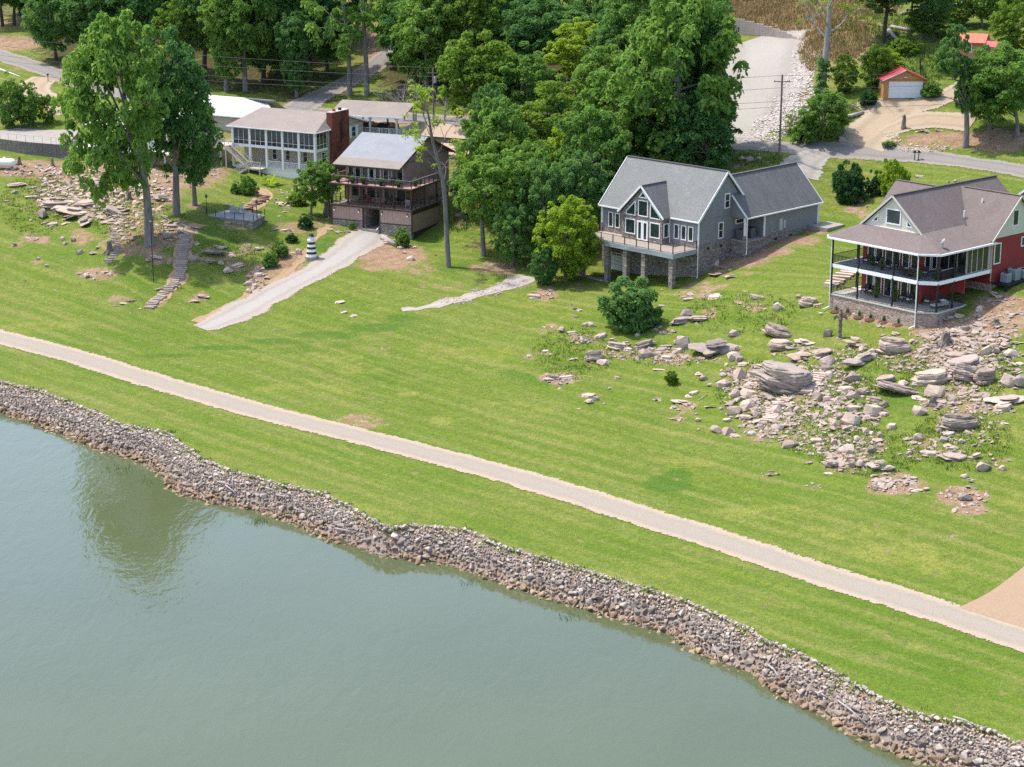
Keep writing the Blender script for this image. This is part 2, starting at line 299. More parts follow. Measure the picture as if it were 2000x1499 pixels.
YELL = [(865,822,26,8,1),(800,770,28,5,.8),(700,720,60,14,.5),(950,690,60,20,.5),(860,690,60,24,.5),(600,760,120,16,.5),(1000,800,90,18,.5),(1180,860,90,18,.5),(1350,900,90,14,.5),(1500,1000,120,16,.6),(1750,1080,110,22,.7),(1850,1110,70,16,.7),(1650,1040,90,16,.6),(300,830,160,10,.35),(800,1000,160,12,.35),(1300,1120,160,12,.4),(1700,1260,160,16,.4),(100,640,120,14,.5),(120,560,60,12,.4),(1960,760,30,16,.9),(1900,760,60,20,.6),(1950,850,60,24,.6),(660,700,60,10,.6),(1040,590,60,14,.5),(1110,620,50,14,.4),(1450,560,50,12,.4),(720,610,60,14,.5),(1990,980,40,20,.6)]
TURF = np.zeros((len(GP), 4), np.float32); TURF[:, 3] = 1; TURF[sel, 0] = px_mask(G3[sel], LUSH_AND_SHADE); TURF[sel, 1] = px_mask(G3[sel], YELL)
def m_ground():
    t = NT('ground_cover'); p = t.pos(); at = t.node('ShaderNodeAttribute', attribute_name='cover'); sp = t.node('ShaderNodeSeparateColor'); t.set(sp.inputs[0], at.outputs['Color'])
    big = t.noise(t.mapping(p, (1, 1, .3)), .055, 3, .5); mid = t.noise(t.mapping(p, (1, 1, .3)), .33, 4, .6)
    strk = t.noise(t.mapping(t.mapping(p, rot=(0, 0, rad(44))), (.07, .9, .3)), .9, 4, .6); fine = t.noise(p, 3.2, 3, .7); tuft = t.noise(p, 1.15, 4, .75)
    g1 = t.ramp(big, [(.32, (.145, .245, .022)), (.5, (.20, .28, .034)), (.68, (.27, .305, .062))])
    g1 = t.mix(t.mapr(mid, .3, .75, 0, .6), g1, (.15, .245, .024))
    g1 = t.mix(t.mapr(strk, .42, .64, 0, .8), g1, (.31, .325, .09))
    mow = t.node('ShaderNodeTexWave', wave_profile='SIN'); t.set(mow.inputs['Vector'], t.mapping(p, rot=(0, 0, rad(44+90)))); mow.inputs['Scale'].default_value = .13; mow.inputs['Distortion'].default_value = 2.2; mow.inputs['Detail'].default_value = 2; mow.inputs['Detail Scale'].default_value = .6
    g1 = t.mix(t.mapr(mow.outputs['Fac'], .25, .8, 0, .36), g1, (.115, .215, .02))
    a2 = t.node('ShaderNodeAttribute', attribute_name='turf'); s2 = t.node('ShaderNodeSeparateColor'); t.set(s2.inputs[0], a2.outputs['Color'])
    g1 = t.mix(t.mapr(t.math('ADD', s2.outputs[0], t.math('SUBTRACT', mid, .5)), .3, .9, 0, .75, True), g1, (.085, .20, .02)); g1 = t.mix(t.mapr(t.math('ADD', s2.outputs[1], t.math('MULTIPLY', t.math('SUBTRACT', mid, .5), 1.6)), .3, .9, 0, .8, True), g1, (.34, .36, .075))
    g1 = t.mix(t.mapr(tuft, .46, .7, 0, .7), g1, (.105, .185, .018))
    g1 = t.mix(t.mapr(fine, .38, .62, .0, .75), g1, t.mix(1., g1, (.6, .68, .6), 'MULTIPLY'))
    spk = t.noise(p, .62, 5, .72); g1 = t.mix(t.mapr(spk, .60, .72, 0, .75), g1, (.33, .27, .13))
    dry = t.ramp(tuft, [(.28, (.15, .17, .04)), (.42, (.36, .25, .11)), (.56, (.26, .23, .075)), (.74, (.54, .38, .22))])
    mn = t.math('ADD', t.math('MULTIPLY', t.math('SUBTRACT', mid, .5), 1.1), t.math('MULTIPLY', t.math('SUBTRACT', tuft, .5), 2.4))
    fdry = t.mapr(t.math('ADD', sp.outputs[1], mn), .35, .75, 0, 1, True)
    col = t.mix(fdry, g1, dry)
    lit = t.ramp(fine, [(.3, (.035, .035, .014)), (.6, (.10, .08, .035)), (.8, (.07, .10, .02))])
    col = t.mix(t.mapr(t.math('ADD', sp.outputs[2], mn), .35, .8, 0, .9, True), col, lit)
    soil = t.ramp(t.noise(p, .8, 5, .7), [(.28, (.23, .145, .08)), (.5, (.36, .245, .145)), (.72, (.44, .34, .245))])
    soil = t.mix(t.mapr(fine, .55, .72, 0, .6), soil, (.44, .36, .30))
    fs = t.mapr(t.math('ADD', sp.outputs[0], t.math('ADD', mn, t.math('MULTIPLY', t.math('SUBTRACT', fine, .5), 1.2))), .36, .82, 0, 1, True)
    col = t.mix(fs, col, soil); col = t.mix(at.outputs['Alpha'], (.34, .285, .235), col); col = t.mix(1., col, (.75, .695, .72), 'MULTIPLY')
    t.bump(t.math('ADD', t.math('ADD', fine, t.math('MULTIPLY', tuft, 1.4)), t.noise(p, 9, 2, .6)), .75, .16)
    return t.done(col, .95, .12)
gm = np_mesh('ground', G3, GF, m_ground(), True)
ca = gm.color_attributes.new('cover', 'FLOAT_COLOR', 'POINT'); ca.data.foreach_set('color', MASK.ravel()); ca = gm.color_attributes.new('turf', 'FLOAT_COLOR', 'POINT'); ca.data.foreach_set('color', TURF.ravel())
tag(link(bpy.data.objects.new('ground', gm)), kind='structure')
# ---------------------------------------------------------------- lake
def m_water():
    t = NT('lake_water'); p = t.pos()
    murk = t.ramp(t.noise(p, .03, 3), [(.3, (.070, .084, .038)), (.7, (.084, .10, .048))])
    r1 = t.noise(t.mapping(p, (1.0, .42, 1), rot=(0, 0, rad(-12))), .75, 3, .55, .6); r2 = t.noise(t.mapping(p, (1.0, .5, 1)), 2.6, 3, .6)
    gust = t.mapr(t.noise(t.mapping(p, (.6, 1, 1)), .035, 3, .5), .35, .7, .35, 1.)
    h = t.math('MULTIPLY', t.math('ADD', r1, t.math('MULTIPLY', r2, .35)), gust); t.bump(h, .32, .2)
    t.b.inputs['IOR'].default_value = 1.34
    return t.done(murk, .035, 1.0)
wm = MB(); wm.add([(-4000, -3000, 0), (4000, -3000, 0), (4000, 330, 0), (-4000, 330, 0)], [(0, 1, 2, 3)])
WATER = wm.build('lake', m_water()); tag(WATER, kind='structure')
# ---------------------------------------------------------------- roads, drives and paths: draped sheets
def smooth_line(P, n):
    P = np.asarray(P, float); d = np.r_[0, np.cumsum(np.hypot(*np.diff(P[:, :2], axis=0).T))]; s = np.linspace(0, d[-1], n)
    k = 9; out = np.stack([np.interp(s, d, P[:, i]) for i in range(P.shape[1])], 1)
    q = out.copy()
    for _ in range(k): q[1:-1] = (q[:-2]+2*q[1:-1]+q[2:])/4
    return q
def ribbon(name, line, width, m, up=.045, across=7, step=.8, jag=.12, smooth=True, kind='structure', **tg):
    """line: world xy (N,2) or (N,3) with width per point in column 3"""
    line = np.asarray(line, float)
    if line.shape[1] == 2: line = np.c_[line, np.full(len(line), width)]
    L = np.hypot(*np.diff(line[:, :2], axis=0).T).sum(); n = max(4, int(L/step)); Q = smooth_line(line, n)
    T = np.gradient(Q[:, :2], axis=0); T /= np.linalg.norm(T, axis=1)[:, None]+1e-9; Nn = np.c_[-T[:, 1], T[:, 0]]
    s = np.linspace(-1, 1, across); seed = RNG.random()*50
    jl = 1+jag*(vnoise(np.arange(n)*step, np.zeros(n), 1.3, seed)-.5)*2*2/np.maximum(Q[:, 2], 1); jr = 1+jag*(vnoise(np.arange(n)*step, np.zeros(n), 1.3, seed+3)-.5)*4/np.maximum(Q[:, 2], 1)
    P = np.stack([Q[:, :2]+Nn*(Q[:, 2]/2*np.where(a < 0, jl, jr)*a)[:, None] for a in s], 1)
    z = height(P.reshape(-1, 2))+up
    V = np.c_[P.reshape(-1, 2), z]; i = np.arange(n*across).reshape(n, across)
    Fq = np.stack([i[:-1, :-1].ravel(), i[1:, :-1].ravel(), i[1:, 1:].ravel(), i[:-1, 1:].ravel()], 1)[:, ::-1]
    me = np_mesh(name, V, Fq, m, True); uv = me.attributes.new('across', 'FLOAT', 'POINT'); uv.data.foreach_set('value', np.tile(s, n).astype(np.float32))
    o = link(bpy.data.objects.new(name, me)); return tag(o, kind=kind, **tg)
def m_road(name, mid_c, edge_c, wear=.8, sc=1., tracks=.5, grain=.45):
    t = NT(name); p = t.pos(); at = t.node('ShaderNodeAttribute', attribute_name='across'); a = t.math('ABSOLUTE', at.outputs['Fac'])
    n1 = t.noise(p, .7*sc, 5, .65); n2 = t.noise(p, 6*sc, 3, .7)
    f = t.mapr(t.math('ADD', a, t.math('MULTIPLY', t.math('SUBTRACT', n1, .5), .9)), .35, .85, 0, wear, True)
    col = t.mix(f, mid_c, edge_c); col = t.mix(t.mapr(n2, .35, .7, 0, .5), col, t.mix(1., col, (.62, .6, .58), 'MULTIPLY'))
    col = t.mix(t.mapr(n1, .55, .8, 0, .4), col, t.mix(1., col, (.8, .78, .75), 'MULTIPLY'))
    n3 = t.noise(p, 2.2*sc, 4, .7); ed = t.math('SUBTRACT', t.mapr(a, .72, 1.0, 0, 1), t.mapr(n3, .3, .7, 0, 1)); t.set(t.b.inputs['Alpha'], t.mapr(ed, .25, .3, 1, 0))
    trk = t.mapr(t.math('ABSOLUTE', t.math('SUBTRACT', t.math('ADD', a, t.math('MULTIPLY', t.math('SUBTRACT', n1, .5), .25)), .48)), .05, .22, 1, 0)
    col = t.mix(t.math('MULTIPLY', trk, tracks), col, t.mix(1., col, (.74, .73, .72), 'MULTIPLY')); col = t.mix(t.mapr(t.noise(p, 11, 2, .7), .5, .68, 0, grain), col, t.mix(1., col, (.55, .53, .5), 'MULTIPLY'))
    t.bump(n2, .3, .04); return t.done(t.mix(1., col, (.92, .88, .82), 'MULTIPLY'), .9, .2)
M_PATH = m_road('worn_asphalt', (.335, .30, .262), (.44, .365, .28), tracks=.2, grain=.4)
M_UPROAD = m_road('grey_asphalt', (.25, .24, .235), (.31, .28, .24))
M_CONC = m_road('drive_concrete', (.40, .32, .235), (.42, .36, .28))
M_GRAVEL = m_road('white_gravel', (.40, .38, .37), (.40, .34, .28), .7, 2.)
M_LOT = m_road('lot_gravel', (.36, .345, .325), (.38, .35, .32), .5, .6)
M_DIRT = m_road('worn_dirt', (.40, .27, .17), (.38, .28, .17))
ribbon('lake_path', P_PATH, 4.3, M_PATH, jag=.18, across=11, step=.7)
def pxline(pts): # (u, v, width m)
    g = ground_many([(p[0], p[1]) for p in pts]); return np.c_[g[:, :2], [p[2] for p in pts]]
ribbon('gravel_driveway', pxline([(392,642,2.6),(430,628,5.0),(480,604,5.4),(540,570,5.2),(600,540,5),(650,512,5.4),(690,486,6.2),(718,462,6.4),(735,449,4.6)]), 0, M_GRAVEL, across=11, jag=.6)
ribbon('dirt_track', pxline([(384,630,1.2),(420,612,1.6),(500,570,1.7),(560,536,1.6),(597,505,1.3),(606,480,1.1),(620,462,1.),(640,440,.9)]), 0, M_DIRT, up=.03, jag=.5)
ribbon('gravel_swale', pxline([(786,608,1.1),(830,600,1.8),(890,587,2.2),(950,571,2.6),(1000,556,3.0),(1032,541,3.2)]), 0, M_GRAVEL, jag=.7)
ribbon('upper_road', pxline([(1380,268,4),(1420,281,4.6),(1470,287,4.6),(1530,290,4.6),(1620,291,4.6),(1700,295,4.6),(1800,305,4.6),(1900,319,4.6),(2000,334,4.6),(2150,360,4.6)]), 0, M_UPROAD, jag=.2)
ribbon('back_road', pxline([(-160,62,5.2),(-60,92,5.2),(0,108,5.2),(60,127,5.2),(115,147,5.2),(180,172,5.2),(280,196,5.2),(380,211,5.4),(480,214,5.6),(560,216,6),(640,222,7),(740,228,6),(840,234,5.5),(930,240,5),(1040,250,4.6),(1180,258,4.6),(1300,262,4.6),(1400,273,4.6)]), 0, M_UPROAD, jag=.2)
ribbon('hill_lane', pxline([(575,216,7),(620,190,6),(680,160,5),(740,122,5),(770,95,4.6),(800,70,4.4)]), 0, M_UPROAD, up=.07, jag=.3)
ribbon('gravel_lot', pxline([(1442,280,6),(1450,250,10.5),(1466,205,14),(1482,160,16.5),(1494,120,18),(1496,88,17),(1480,74,13)]), 0, M_LOT, across=15, jag=.5)
ribbon('house_driveway', pxline([(1615,300,3),(1585,305,5),(1570,318,5.5),(1562,332,6),(1560,345,6)]), 0, M_LOT, jag=.5)
ribbon('garage_driveway', pxline([(1672,284,9),(1690,268,8),(1712,250,8),(1740,228,8.2),(1762,205,8.2),(1762,194,7)]), 0, M_CONC, up=.06, across=11, jag=.2)
ribbon('side_driveway', pxline([(1725,262,2.5),(1760,246,4),(1800,233,4.5),(1850,235,5),(1900,242,5)]), 0, M_CONC, up=.09, jag=.2)
ribbon('shed_driveway', pxline([(1790,207,4),(1830,197,4),(1870,182,3.6),(1885,165,3.2)]), 0, M_CONC, up=.075, jag=.2)
ribbon('left_driveway', pxline([(92,152,6),(70,162,6),(62,178,6),(85,190,5.2),(120,205,4.6),(125,225,4.6)]), 0, M_CONC, jag=.2)
# boat-ramp apron at the right edge: a concrete sheet that meets the path
ap = ground_many([(1872,1188),(1931,1161),(2000,1107),(2100,1040),(2330,1120),(2200,1290),(2000,1228)])
def fan_sheet(name, P, m, up=.055, n=14):
    P = np.asarray(P)[:, :2]; c = P.mean(0); rim = smooth_line(np.c_[np.r_[P, P[:1]], np.zeros(len(P)+1)], 90)[:, :2]; k = len(rim)
    V = [];
    for i in range(n+1): V.append(c+(rim-c)*i/n)
    V = np.concatenate(V); z = height(V)+up; I = np.arange((n+1)*k).reshape(n+1, k)
    Fq = np.stack([I[:-1, :-1].ravel(), I[1:, :-1].ravel(), I[1:, 1:].ravel(), I[:-1, 1:].ravel()], 1)
    me = np_mesh(name, np.c_[V, z], Fq, m, True); a = me.attributes.new('across', 'FLOAT', 'POINT'); a.data.foreach_set('value', np.zeros(len(V), np.float32))
    return tag(link(bpy.data.objects.new(name, me)), kind='structure')
fan_sheet('ramp_apron', ap, m_road('ramp_concrete', (.36, .265, .185), (.38, .29, .21), .3))
# ================================================================ ROCKS
def rock_shape(seed, flat=.6, sub=2, planes=11, rough=.07, strata=0.):
    r = np.random.default_rng(seed); bm = bmesh.new(); bmesh.ops.create_icosphere(bm, subdivisions=sub, radius=1)
    V = np.array([v.co[:] for v in bm.verts]); Fc = np.array([[v.index for v in f.verts] for f in bm.faces]); bm.free()
    N = r.normal(size=(planes, 3)); N /= np.linalg.norm(N, axis=1)[:, None]; N = np.r_[N, [[0, 0, 1], [0, 0, -1]]]
    D = r.uniform(.55, .95, len(N)); q = V@N.T; q = np.where(q > .05, D/np.maximum(q, .05), 9.); rr = np.minimum(q.min(1), 1.25)
    P = V*rr[:, None]*np.array([1, r.uniform(.62, .95), flat])
    P += V*(r.normal(size=(len(V), 1))*rough*.5)
    if strata:
        ph = np.floor((P[:, 2]+P[:, 0]*.12)/strata); off = np.array([np.sin(x*12.9+seed)*.5+.5 for x in ph]); P[:, :2] *= (1-.2*off)[:, None]
        P[:, 2] += (np.round(P[:, 2]/strata)*strata-P[:, 2])*.45
    return P, Fc
def m_rock(name, stops, rough=.95):
    t = NT(name); p = t.coord('Object'); isl = t.node('ShaderNodeNewGeometry').outputs['Random Per Island']; oi = t.node('ShaderNodeObjectInfo').outputs['Random']
    n = t.noise(t.mapping(p, (1, 1, 2.2)), 2.2, 5, .7); f = t.math('ADD', t.math('MULTIPLY', n, .62), t.math('MULTIPLY', t.math('ADD', isl, oi), .2))
    col = t.ramp(f, stops); st = t.noise(t.mapping(p, (.8, .8, 9)), 1.3, 4, .65)
    col = t.mix(t.mapr(st, .56, .7, 0, .5), col, t.mix(1., col, (.5, .47, .46), 'MULTIPLY'))
    t.bump(t.math('ADD', n, st), .6, .12); return t.done(t.mix(1., col, (.9, .86, .82), 'MULTIPLY'), rough, .15)
M_ROCK = m_rock('weathered_sandstone', [(.22, (.18, .15, .13)), (.42, (.35, .285, .245)), (.6, (.48, .395, .335)), (.8, (.57, .475, .40))])
M_ROCKG = m_rock('grey_boulder', [(.22, (.16, .14, .125)), (.45, (.31, .265, .235)), (.7, (.44, .375, .335))])
M_ROCKP = m_rock('pale_pink_stone', [(.22, (.34, .255, .20)), (.45, (.50, .40, .33)), (.75, (.62, .53, .46))])
def m_riprap():
    t = NT('riprap_stone'); g = t.node('ShaderNodeNewGeometry'); sp = t.node('ShaderNodeSeparateXYZ'); t.set(sp.inputs[0], g.outputs['Position'])
    rnd = t.math('FRACT', t.math('ADD', g.outputs['Random Per Island'], t.node('ShaderNodeObjectInfo').outputs['Random']))
    z = t.math('ADD', sp.outputs[2], t.math('MULTIPLY', t.math('SUBTRACT', rnd, .5), .5)); n = t.noise(g.outputs['Position'], 3, 4, .7)
    grey = t.ramp(rnd, [(0, (.165, .135, .11)), (.5, (.275, .225, .185)), (1, (.39, .325, .27))]); pale = t.ramp(rnd, [(0, (.30, .25, .212)), (1, (.50, .43, .37))])
    tan = t.ramp(rnd, [(0, (.20, .135, .08)), (1, (.37, .265, .165))])
    col = t.mix(t.mapr(z, 1.15, 1.75), grey, pale); col = t.mix(t.mapr(z, .45, .75), tan, col)
    col = t.mix(t.mapr(n, .4, .7, 0, .35), col, t.mix(1., col, (.6, .6, .6), 'MULTIPLY')); t.bump(n, .5, .05)
    return t.done(col, .9, .2)
M_RIP = m_riprap()
M_PALER = m_rock('white_quarry_stone', [(.22, (.40, .36, .33)), (.5, (.52, .48, .45)), (.8, (.64, .60, .57))])
M_MIXR = m_rock('mixed_broken_stone', [(.2, (.20, .165, .145)), (.36, (.42, .33, .275)), (.5, (.32, .275, .245)), (.64, (.55, .44, .37)), (.82, (.60, .51, .44))])
# riprap bank: a structure whose nearest 300 stones are single pieces, the others one mass
bank = bpy.data.objects.new('riprap_bank', None); tag(link(bank), kind='structure')
def hull_rock(seed, n=13, flat=.62, squash=(.62, .95)):
    r = np.random.default_rng(seed); P = r.normal(size=(n, 3)); P /= np.linalg.norm(P, axis=1)[:, None]; P *= r.uniform(.82, 1.05, n)[:, None]*np.array([1, r.uniform(*squash), flat])
    bm = bmesh.new(); [bm.verts.new(p) for p in P]; res = bmesh.ops.convex_hull(bm, input=bm.verts); bmesh.ops.delete(bm, geom=[e for e in res['geom_interior'] if isinstance(e, bmesh.types.BMVert)], context='VERTS')
    bmesh.ops.recalc_face_normals(bm, faces=bm.faces); bm.verts.index_update(); V = np.array([v.co[:] for v in bm.verts]); Fc = np.array([[v.index for v in f.verts] for f in bm.faces]); bm.free(); return V, Fc
def ledge_rock(seed, layers=4, n=9, hgt=.62):
    """bedded block: a few angular beds of unequal outline, thickness and tilt"""
    r = np.random.default_rng(seed); V = []; Fc = []; z = -.3; th = r.uniform(.5, 1.7, layers); th = th/th.sum()*(hgt+.3); asp = r.uniform(.62, .9); b = 0; tx, ty = r.normal()*.1, r.normal()*.1
    for k in range(layers):
        m = int(r.integers(n-2, n+2)); ang = np.sort((np.arange(m)+r.uniform(-.38, .38, m))*2*np.pi/m); ins = r.uniform(.82, 1.05)*(1-.2*(k/layers)**2); rad_ = ins*r.uniform(.74, 1.06, m); ox, oy = r.normal()*.08, r.normal()*.08; tx += r.normal()*.03; ty += r.normal()*.03
        for zz, sc in ((z, .88), (z+th[k]*.22, .99), (z+th[k]*.72, 1.0), (z+th[k], .86)):
            jt = 1+r.normal(size=m)*.03; x = np.cos(ang)*rad_*sc*jt+ox; y = np.sin(ang)*rad_*sc*asp*jt+oy; V.append(np.c_[x, y, zz+x*tx+y*ty+r.normal(size=m)*.018])
        for q in range(3):
            for i in range(m): a0, a1 = b+q*m+i, b+q*m+(i+1) % m; Fc += [[a0, a1, a1+m], [a0, a1+m, a0+m]]
        for i in range(1, m-1): Fc += [[b+3*m, b+3*m+i, b+3*m+i+1], [b, b+i+1, b+i]]
        b += 4*m; z += th[k]*.9
    return np.concatenate(V), np.array(Fc)
def block_rock(seed, k=4, flat=.5):
    """jointed boulder: a few broken blocks wedged together"""
    r = np.random.default_rng(seed); VV = []; FF = []; off = 0
    for i in range(k):
        P, Fc = hull_rock(seed*13+i, int(r.integers(16, 26)), r.uniform(.32, .62), (.7, 1.)); s = r.uniform(.5, .72) if i < k-1 else r.uniform(.4, .6); c = np.array([(-.42+.84*(i % 3)/2)*r.uniform(.7, 1.1), r.normal()*.16, r.uniform(-.08, .06)]) if i < k-1 else np.array([r.normal()*.15, r.normal()*.1, .3])
        P = (P*s*[1.15, 1, .62/.5*flat])@rotm(r.normal()*.35, r.normal()*.12, r.normal()*.14).T+c*[1, 1, flat/.5]; VV.append(P); FF.append(Fc+off); off += len(P)
    V = np.concatenate(VV); V[:, 0] /= np.abs(V[:, 0]).max(); return V, np.concatenate(FF)
def rotm(rz, rx, ry): return np.array(Matrix.Rotation(rz, 3, 'Z')@Matrix.Rotation(rx, 3, 'X')@Matrix.Rotation(ry, 3, 'Y'))
def craggy(V, Fc, seed, cuts=2, amp=.05, bed=.11):
    """break up a coarse rock: subdivide, roughen and groove it along its beds"""
    bm = bmesh.new(); vs = [bm.verts.new(p) for p in V]; [bm.faces.new([vs[i] for i in f]) for f in Fc]; bmesh.ops.recalc_face_normals(bm, faces=bm.faces); bmesh.ops.subdivide_edges(bm, edges=bm.edges[:], cuts=cuts, use_grid_fill=True); bm.normal_update(); rg = random.Random(seed)
    for v in bm.verts:
        p = v.co*2.6+Vector((seed, 0, 0)); n = mnoise.noise(p)*.7+mnoise.noise(p*2.7)*.45; q = (v.co.z+v.co.x*.1+mnoise.noise(v.co*1.3)*.06)/bed; g = abs((q % 1)-.5)*2
        v.co += v.normal*(n*amp)-Vector((v.co.x, v.co.y, 0))*(.10*max(0, g-.55)*2)
    bmesh.ops.triangulate(bm, faces=bm.faces[:]); bm.verts.index_update(); V = np.array([v.co[:] for v in bm.verts]); Fc = np.array([[v.index for v in f.verts] for f in bm.faces]); bm.free(); return V, Fc
RV = [hull_rock(100+i) for i in range(8)]
rip_me = [np_mesh('stone', P, Fc, M_RIP) for P, Fc in RV]
seg = np.hypot(*np.diff(P_SHORE, axis=0).T); cum = np.r_[0, np.cumsum(seg)]
stones = []
wgt = seg/seg.sum(); kk = RNG.choice(len(seg), 150000, p=wgt); ff = RNG.random(150000)[:, None]
Q = P_SHORE[kk]*(1-ff)+P_SHORE[kk+1]*ff+RNG.normal(size=(150000, 2))*2.6+np.array([1.6, 1.8])
Q = Q[(Q[:, 0] > -112) & (Q[:, 0] < 70) & (Q[:, 1] < 262)]
dW = seg_dist(Q, P_SHORE); dT = seg_dist(Q, P_EDGE); ok = (dW > -.75) & (dT < .35); Q = Q[ok]; dW = dW[ok]; dT = dT[ok]
size = np.where(dW < 1.3, RNG.uniform(.2, .42, len(Q)), np.where(dT > -1.8, RNG.uniform(.14, .28, len(Q)), RNG.uniform(.17, .39, len(Q))))*np.where(RNG.random(len(Q)) < .06, 1.9, 1)
o = np.argsort(-size); Q = Q[o]; size = size[o]; cell = {}; keep = []
for i in range(len(Q)):
    k = (int(Q[i, 0]//.9), int(Q[i, 1]//.9)); hit = False
    for a in (-1, 0, 1):
        for b in (-1, 0, 1):
            for j in cell.get((k[0]+a, k[1]+b), ()):
                if (Q[i, 0]-Q[j, 0])**2+(Q[i, 1]-Q[j, 1])**2 < (.5*(size[i]+size[j]))**2*.46: hit = True; break
            if hit: break
        if hit: break
    if not hit: keep.append(i); cell.setdefault(k, []).append(i)
Q = Q[keep]; size = size[keep]; zz = height(Q)
def rotm(rz, rx, ry): return np.array(Matrix.Rotation(rz, 3, 'Z')@Matrix.Rotation(rx, 3, 'X')@Matrix.Rotation(ry, 3, 'Y'))
u_, v_, pm_ = to_px(np.c_[Q, zz]); vis = (u_ > 0) & (u_ < 2000) & (v_ < 1499)
rank = np.argsort(-(size*pm_*vis)); single = set(rank[:300].tolist()); VV = []; FF = []; off = 0
for i in range(len(Q)):
    k = i % 8; rz, rx, ry = RNG.uniform(0, 6.28), RNG.normal()*.3, RNG.normal()*.3
    zc = zz[i]+size[i]*.18+RNG.uniform(0, .12)
    if i in single:
        ob = link(bpy.data.objects.new('stone', rip_me[k]), bank); ob.location = (Q[i, 0], Q[i, 1], zc); ob.rotation_euler = (rx, ry, rz); ob.scale = (size[i]*.62,)*3
    else:
        P, Fc = RV[k]; VV.append((P*size[i]*.62)@rotm(rz, rx, ry).T+[Q[i, 0], Q[i, 1], zc]); FF.append(Fc+off); off += len(P)
print('riprap stones', len(Q)); tag(link(bpy.data.objects.new('stone_fill', np_mesh('stone_fill', np.concatenate(VV), np.concatenate(FF), M_RIP)), bank), kind='stuff')
# ================================================================ BUILDINGS
M_WHITE = m_plain('white_trim', (.78, .77, .75), .5, .05); M_GLASS = m_glass(); M_BLACK = m_plain('black_metal', (.018, .018, .02), .45, .2)
M_GSID = m_lines('grey_lap_siding', (.205, .208, .222), .2); M_GROOF = m_shingle('grey_shingles', (.178, .179, .172), .3); M_GROOF2 = m_shingle('stained_shaded_grey_shingles', (.135, .132, .13), .3, .35)  # garage and dormer: streak stains, base darkened to paint the shade of their slopes
M_VENEER = m_stonewall('stone_veneer', [(.14, .125, .115), (.24, .205, .185), (.36, .30, .26), (.19, .165, .15), (.42, .37, .33)], 2.6, 7.)
M_VENEERT = m_stonewall('tan_stone_veneer', [(.30, .20, .16), (.44, .32, .26), (.36, .27, .22), (.52, .42, .36)], 2.4, 8.)
M_FIELD = m_stonewall('fieldstone', [(.20, .17, .15), (.32, .29, .26), (.27, .22, .18), (.40, .37, .33)], 1.6, 2.2)
M_DECKW = m_plain('weathered_deck_boards', (.33, .285, .24), .8, .15, 1.5, stretch=(.4, 6, 1)); M_DECKG = m_plain('grey_deck_fascia', (.27, .30, .32), .8, .25, 1.2, stretch=(.4, 1, 2))
M_BRWN = m_plain('dark_brown_paint', (.06, .04, .035), .6, .15); M_CONCR = m_plain('concrete', (.28, .25, .215), .9, .15, 1.)
def inset(pts, t):
    n = len(pts); P = [Vector(p) for p in pts]; area = sum(P[i].x*P[(i+1) % n].y-P[(i+1) % n].x*P[i].y for i in range(n)); sg = 1 if area > 0 else -1; L = []
    for i in range(n):
        a, b = P[i], P[(i+1) % n]; d = (b-a).normalized(); nn = Vector((-d.y, d.x))*sg; L.append((a+nn*t, d))
    out = []
    for i in range(n):
        (p, d), (q, e) = L[i-1], L[i]; den = d.x*e.y-d.y*e.x
        k = ((q-p).x*e.y-(q-p).y*e.x)/den if abs(den) > 1e-6 else 0; out.append(p+d*k)
    return out
def plane(kind, c):      # (s, z, outward d) -> local xyz
    return {'f': lambda s, z, d: (s, c-d, z), 's': lambda s, z, d: (c+d, s, z), 'l': lambda s, z, d: (c-d, s, z), 'k': lambda s, z, d: (s, c+d, z)}[kind]
def rect(s0, s1, z0, z1): return [(s0, z0), (s1, z0), (s1, z1), (s0, z1)]
def window(H, mp, pts, trim=.11, mul=(), frame=M_WHITE, pane=M_GLASS, name='window', d=.07, mw=.05, label=None):
    """a frame ring standing proud of the wall, with its pane set back inside it; mul: ('v', s) or ('h', z) bars"""
    inn = inset(pts, trim); n = len(pts); b = MB()
    for i in range(n):
        j = (i+1) % n; q = [pts[i], pts[j], inn[j], inn[i]]
        b.prism([mp(x, z, -.03) for x, z in q], [mp(x, z, d) for x, z in q])
    xs = [p[0] for p in inn]; zs = [p[1] for p in inn]
    for k, v in mul:
        q = rect(v-mw/2, v+mw/2, min(zs), max(zs)) if k == 'v' else rect(min(xs), max(xs), v-mw/2, v+mw/2)
        b.prism([mp(x, z, .0) for x, z in q], [mp(x, z, d-.015) for x, z in q])
    o = b.build(name, frame, H); p = MB(); p.prism([mp(x, z, -.02) for x, z in inn], [mp(x, z, .025) for x, z in inn]); p.build('pane', pane, o)
    if label: o['label'] = label
    return o
def railing(H, p0, p1, h=.95, m=None, gap=.13, post=None, rail=.06, bal=.022, posts=True, base=.1):
    p0 = Vector(p0); p1 = Vector(p1); L = (p1-p0).length; d = (p1-p0)/L; up = Vector((0, 0, 1))
    b = MB(); b.bar(p0+up*h, p1+up*h, rail, .05); b.bar(p0+up*base, p1+up*base, rail*.7, .04); b.build('handrail', m, H)
    n = max(2, int(L/gap)); q = MB()
    for i in range(1, n): q.bar(p0+d*(L*i/n)+up*base, p0+d*(L*i/n)+up*h, bal)
    o = q.build('balusters', m, H); o['kind'] = 'stuff'
    if posts:
        k = max(1, round(L/(post or 1.9)))
        for i in range(k+1): c = p0+d*(L*i/k); MB().bar(c, c+up*(h+.08), .09).build('railing_post', m, H)
def spout(H, pts, m=None): return MB().tube(pts, .055, 6).build('downspout', m or M_WHITE, H)
def gable_wall(pts, mp, t=.2): b = MB(); return b.prism([mp(x, z, -t) for x, z in pts], [mp(x, z, 0) for x, z in pts])
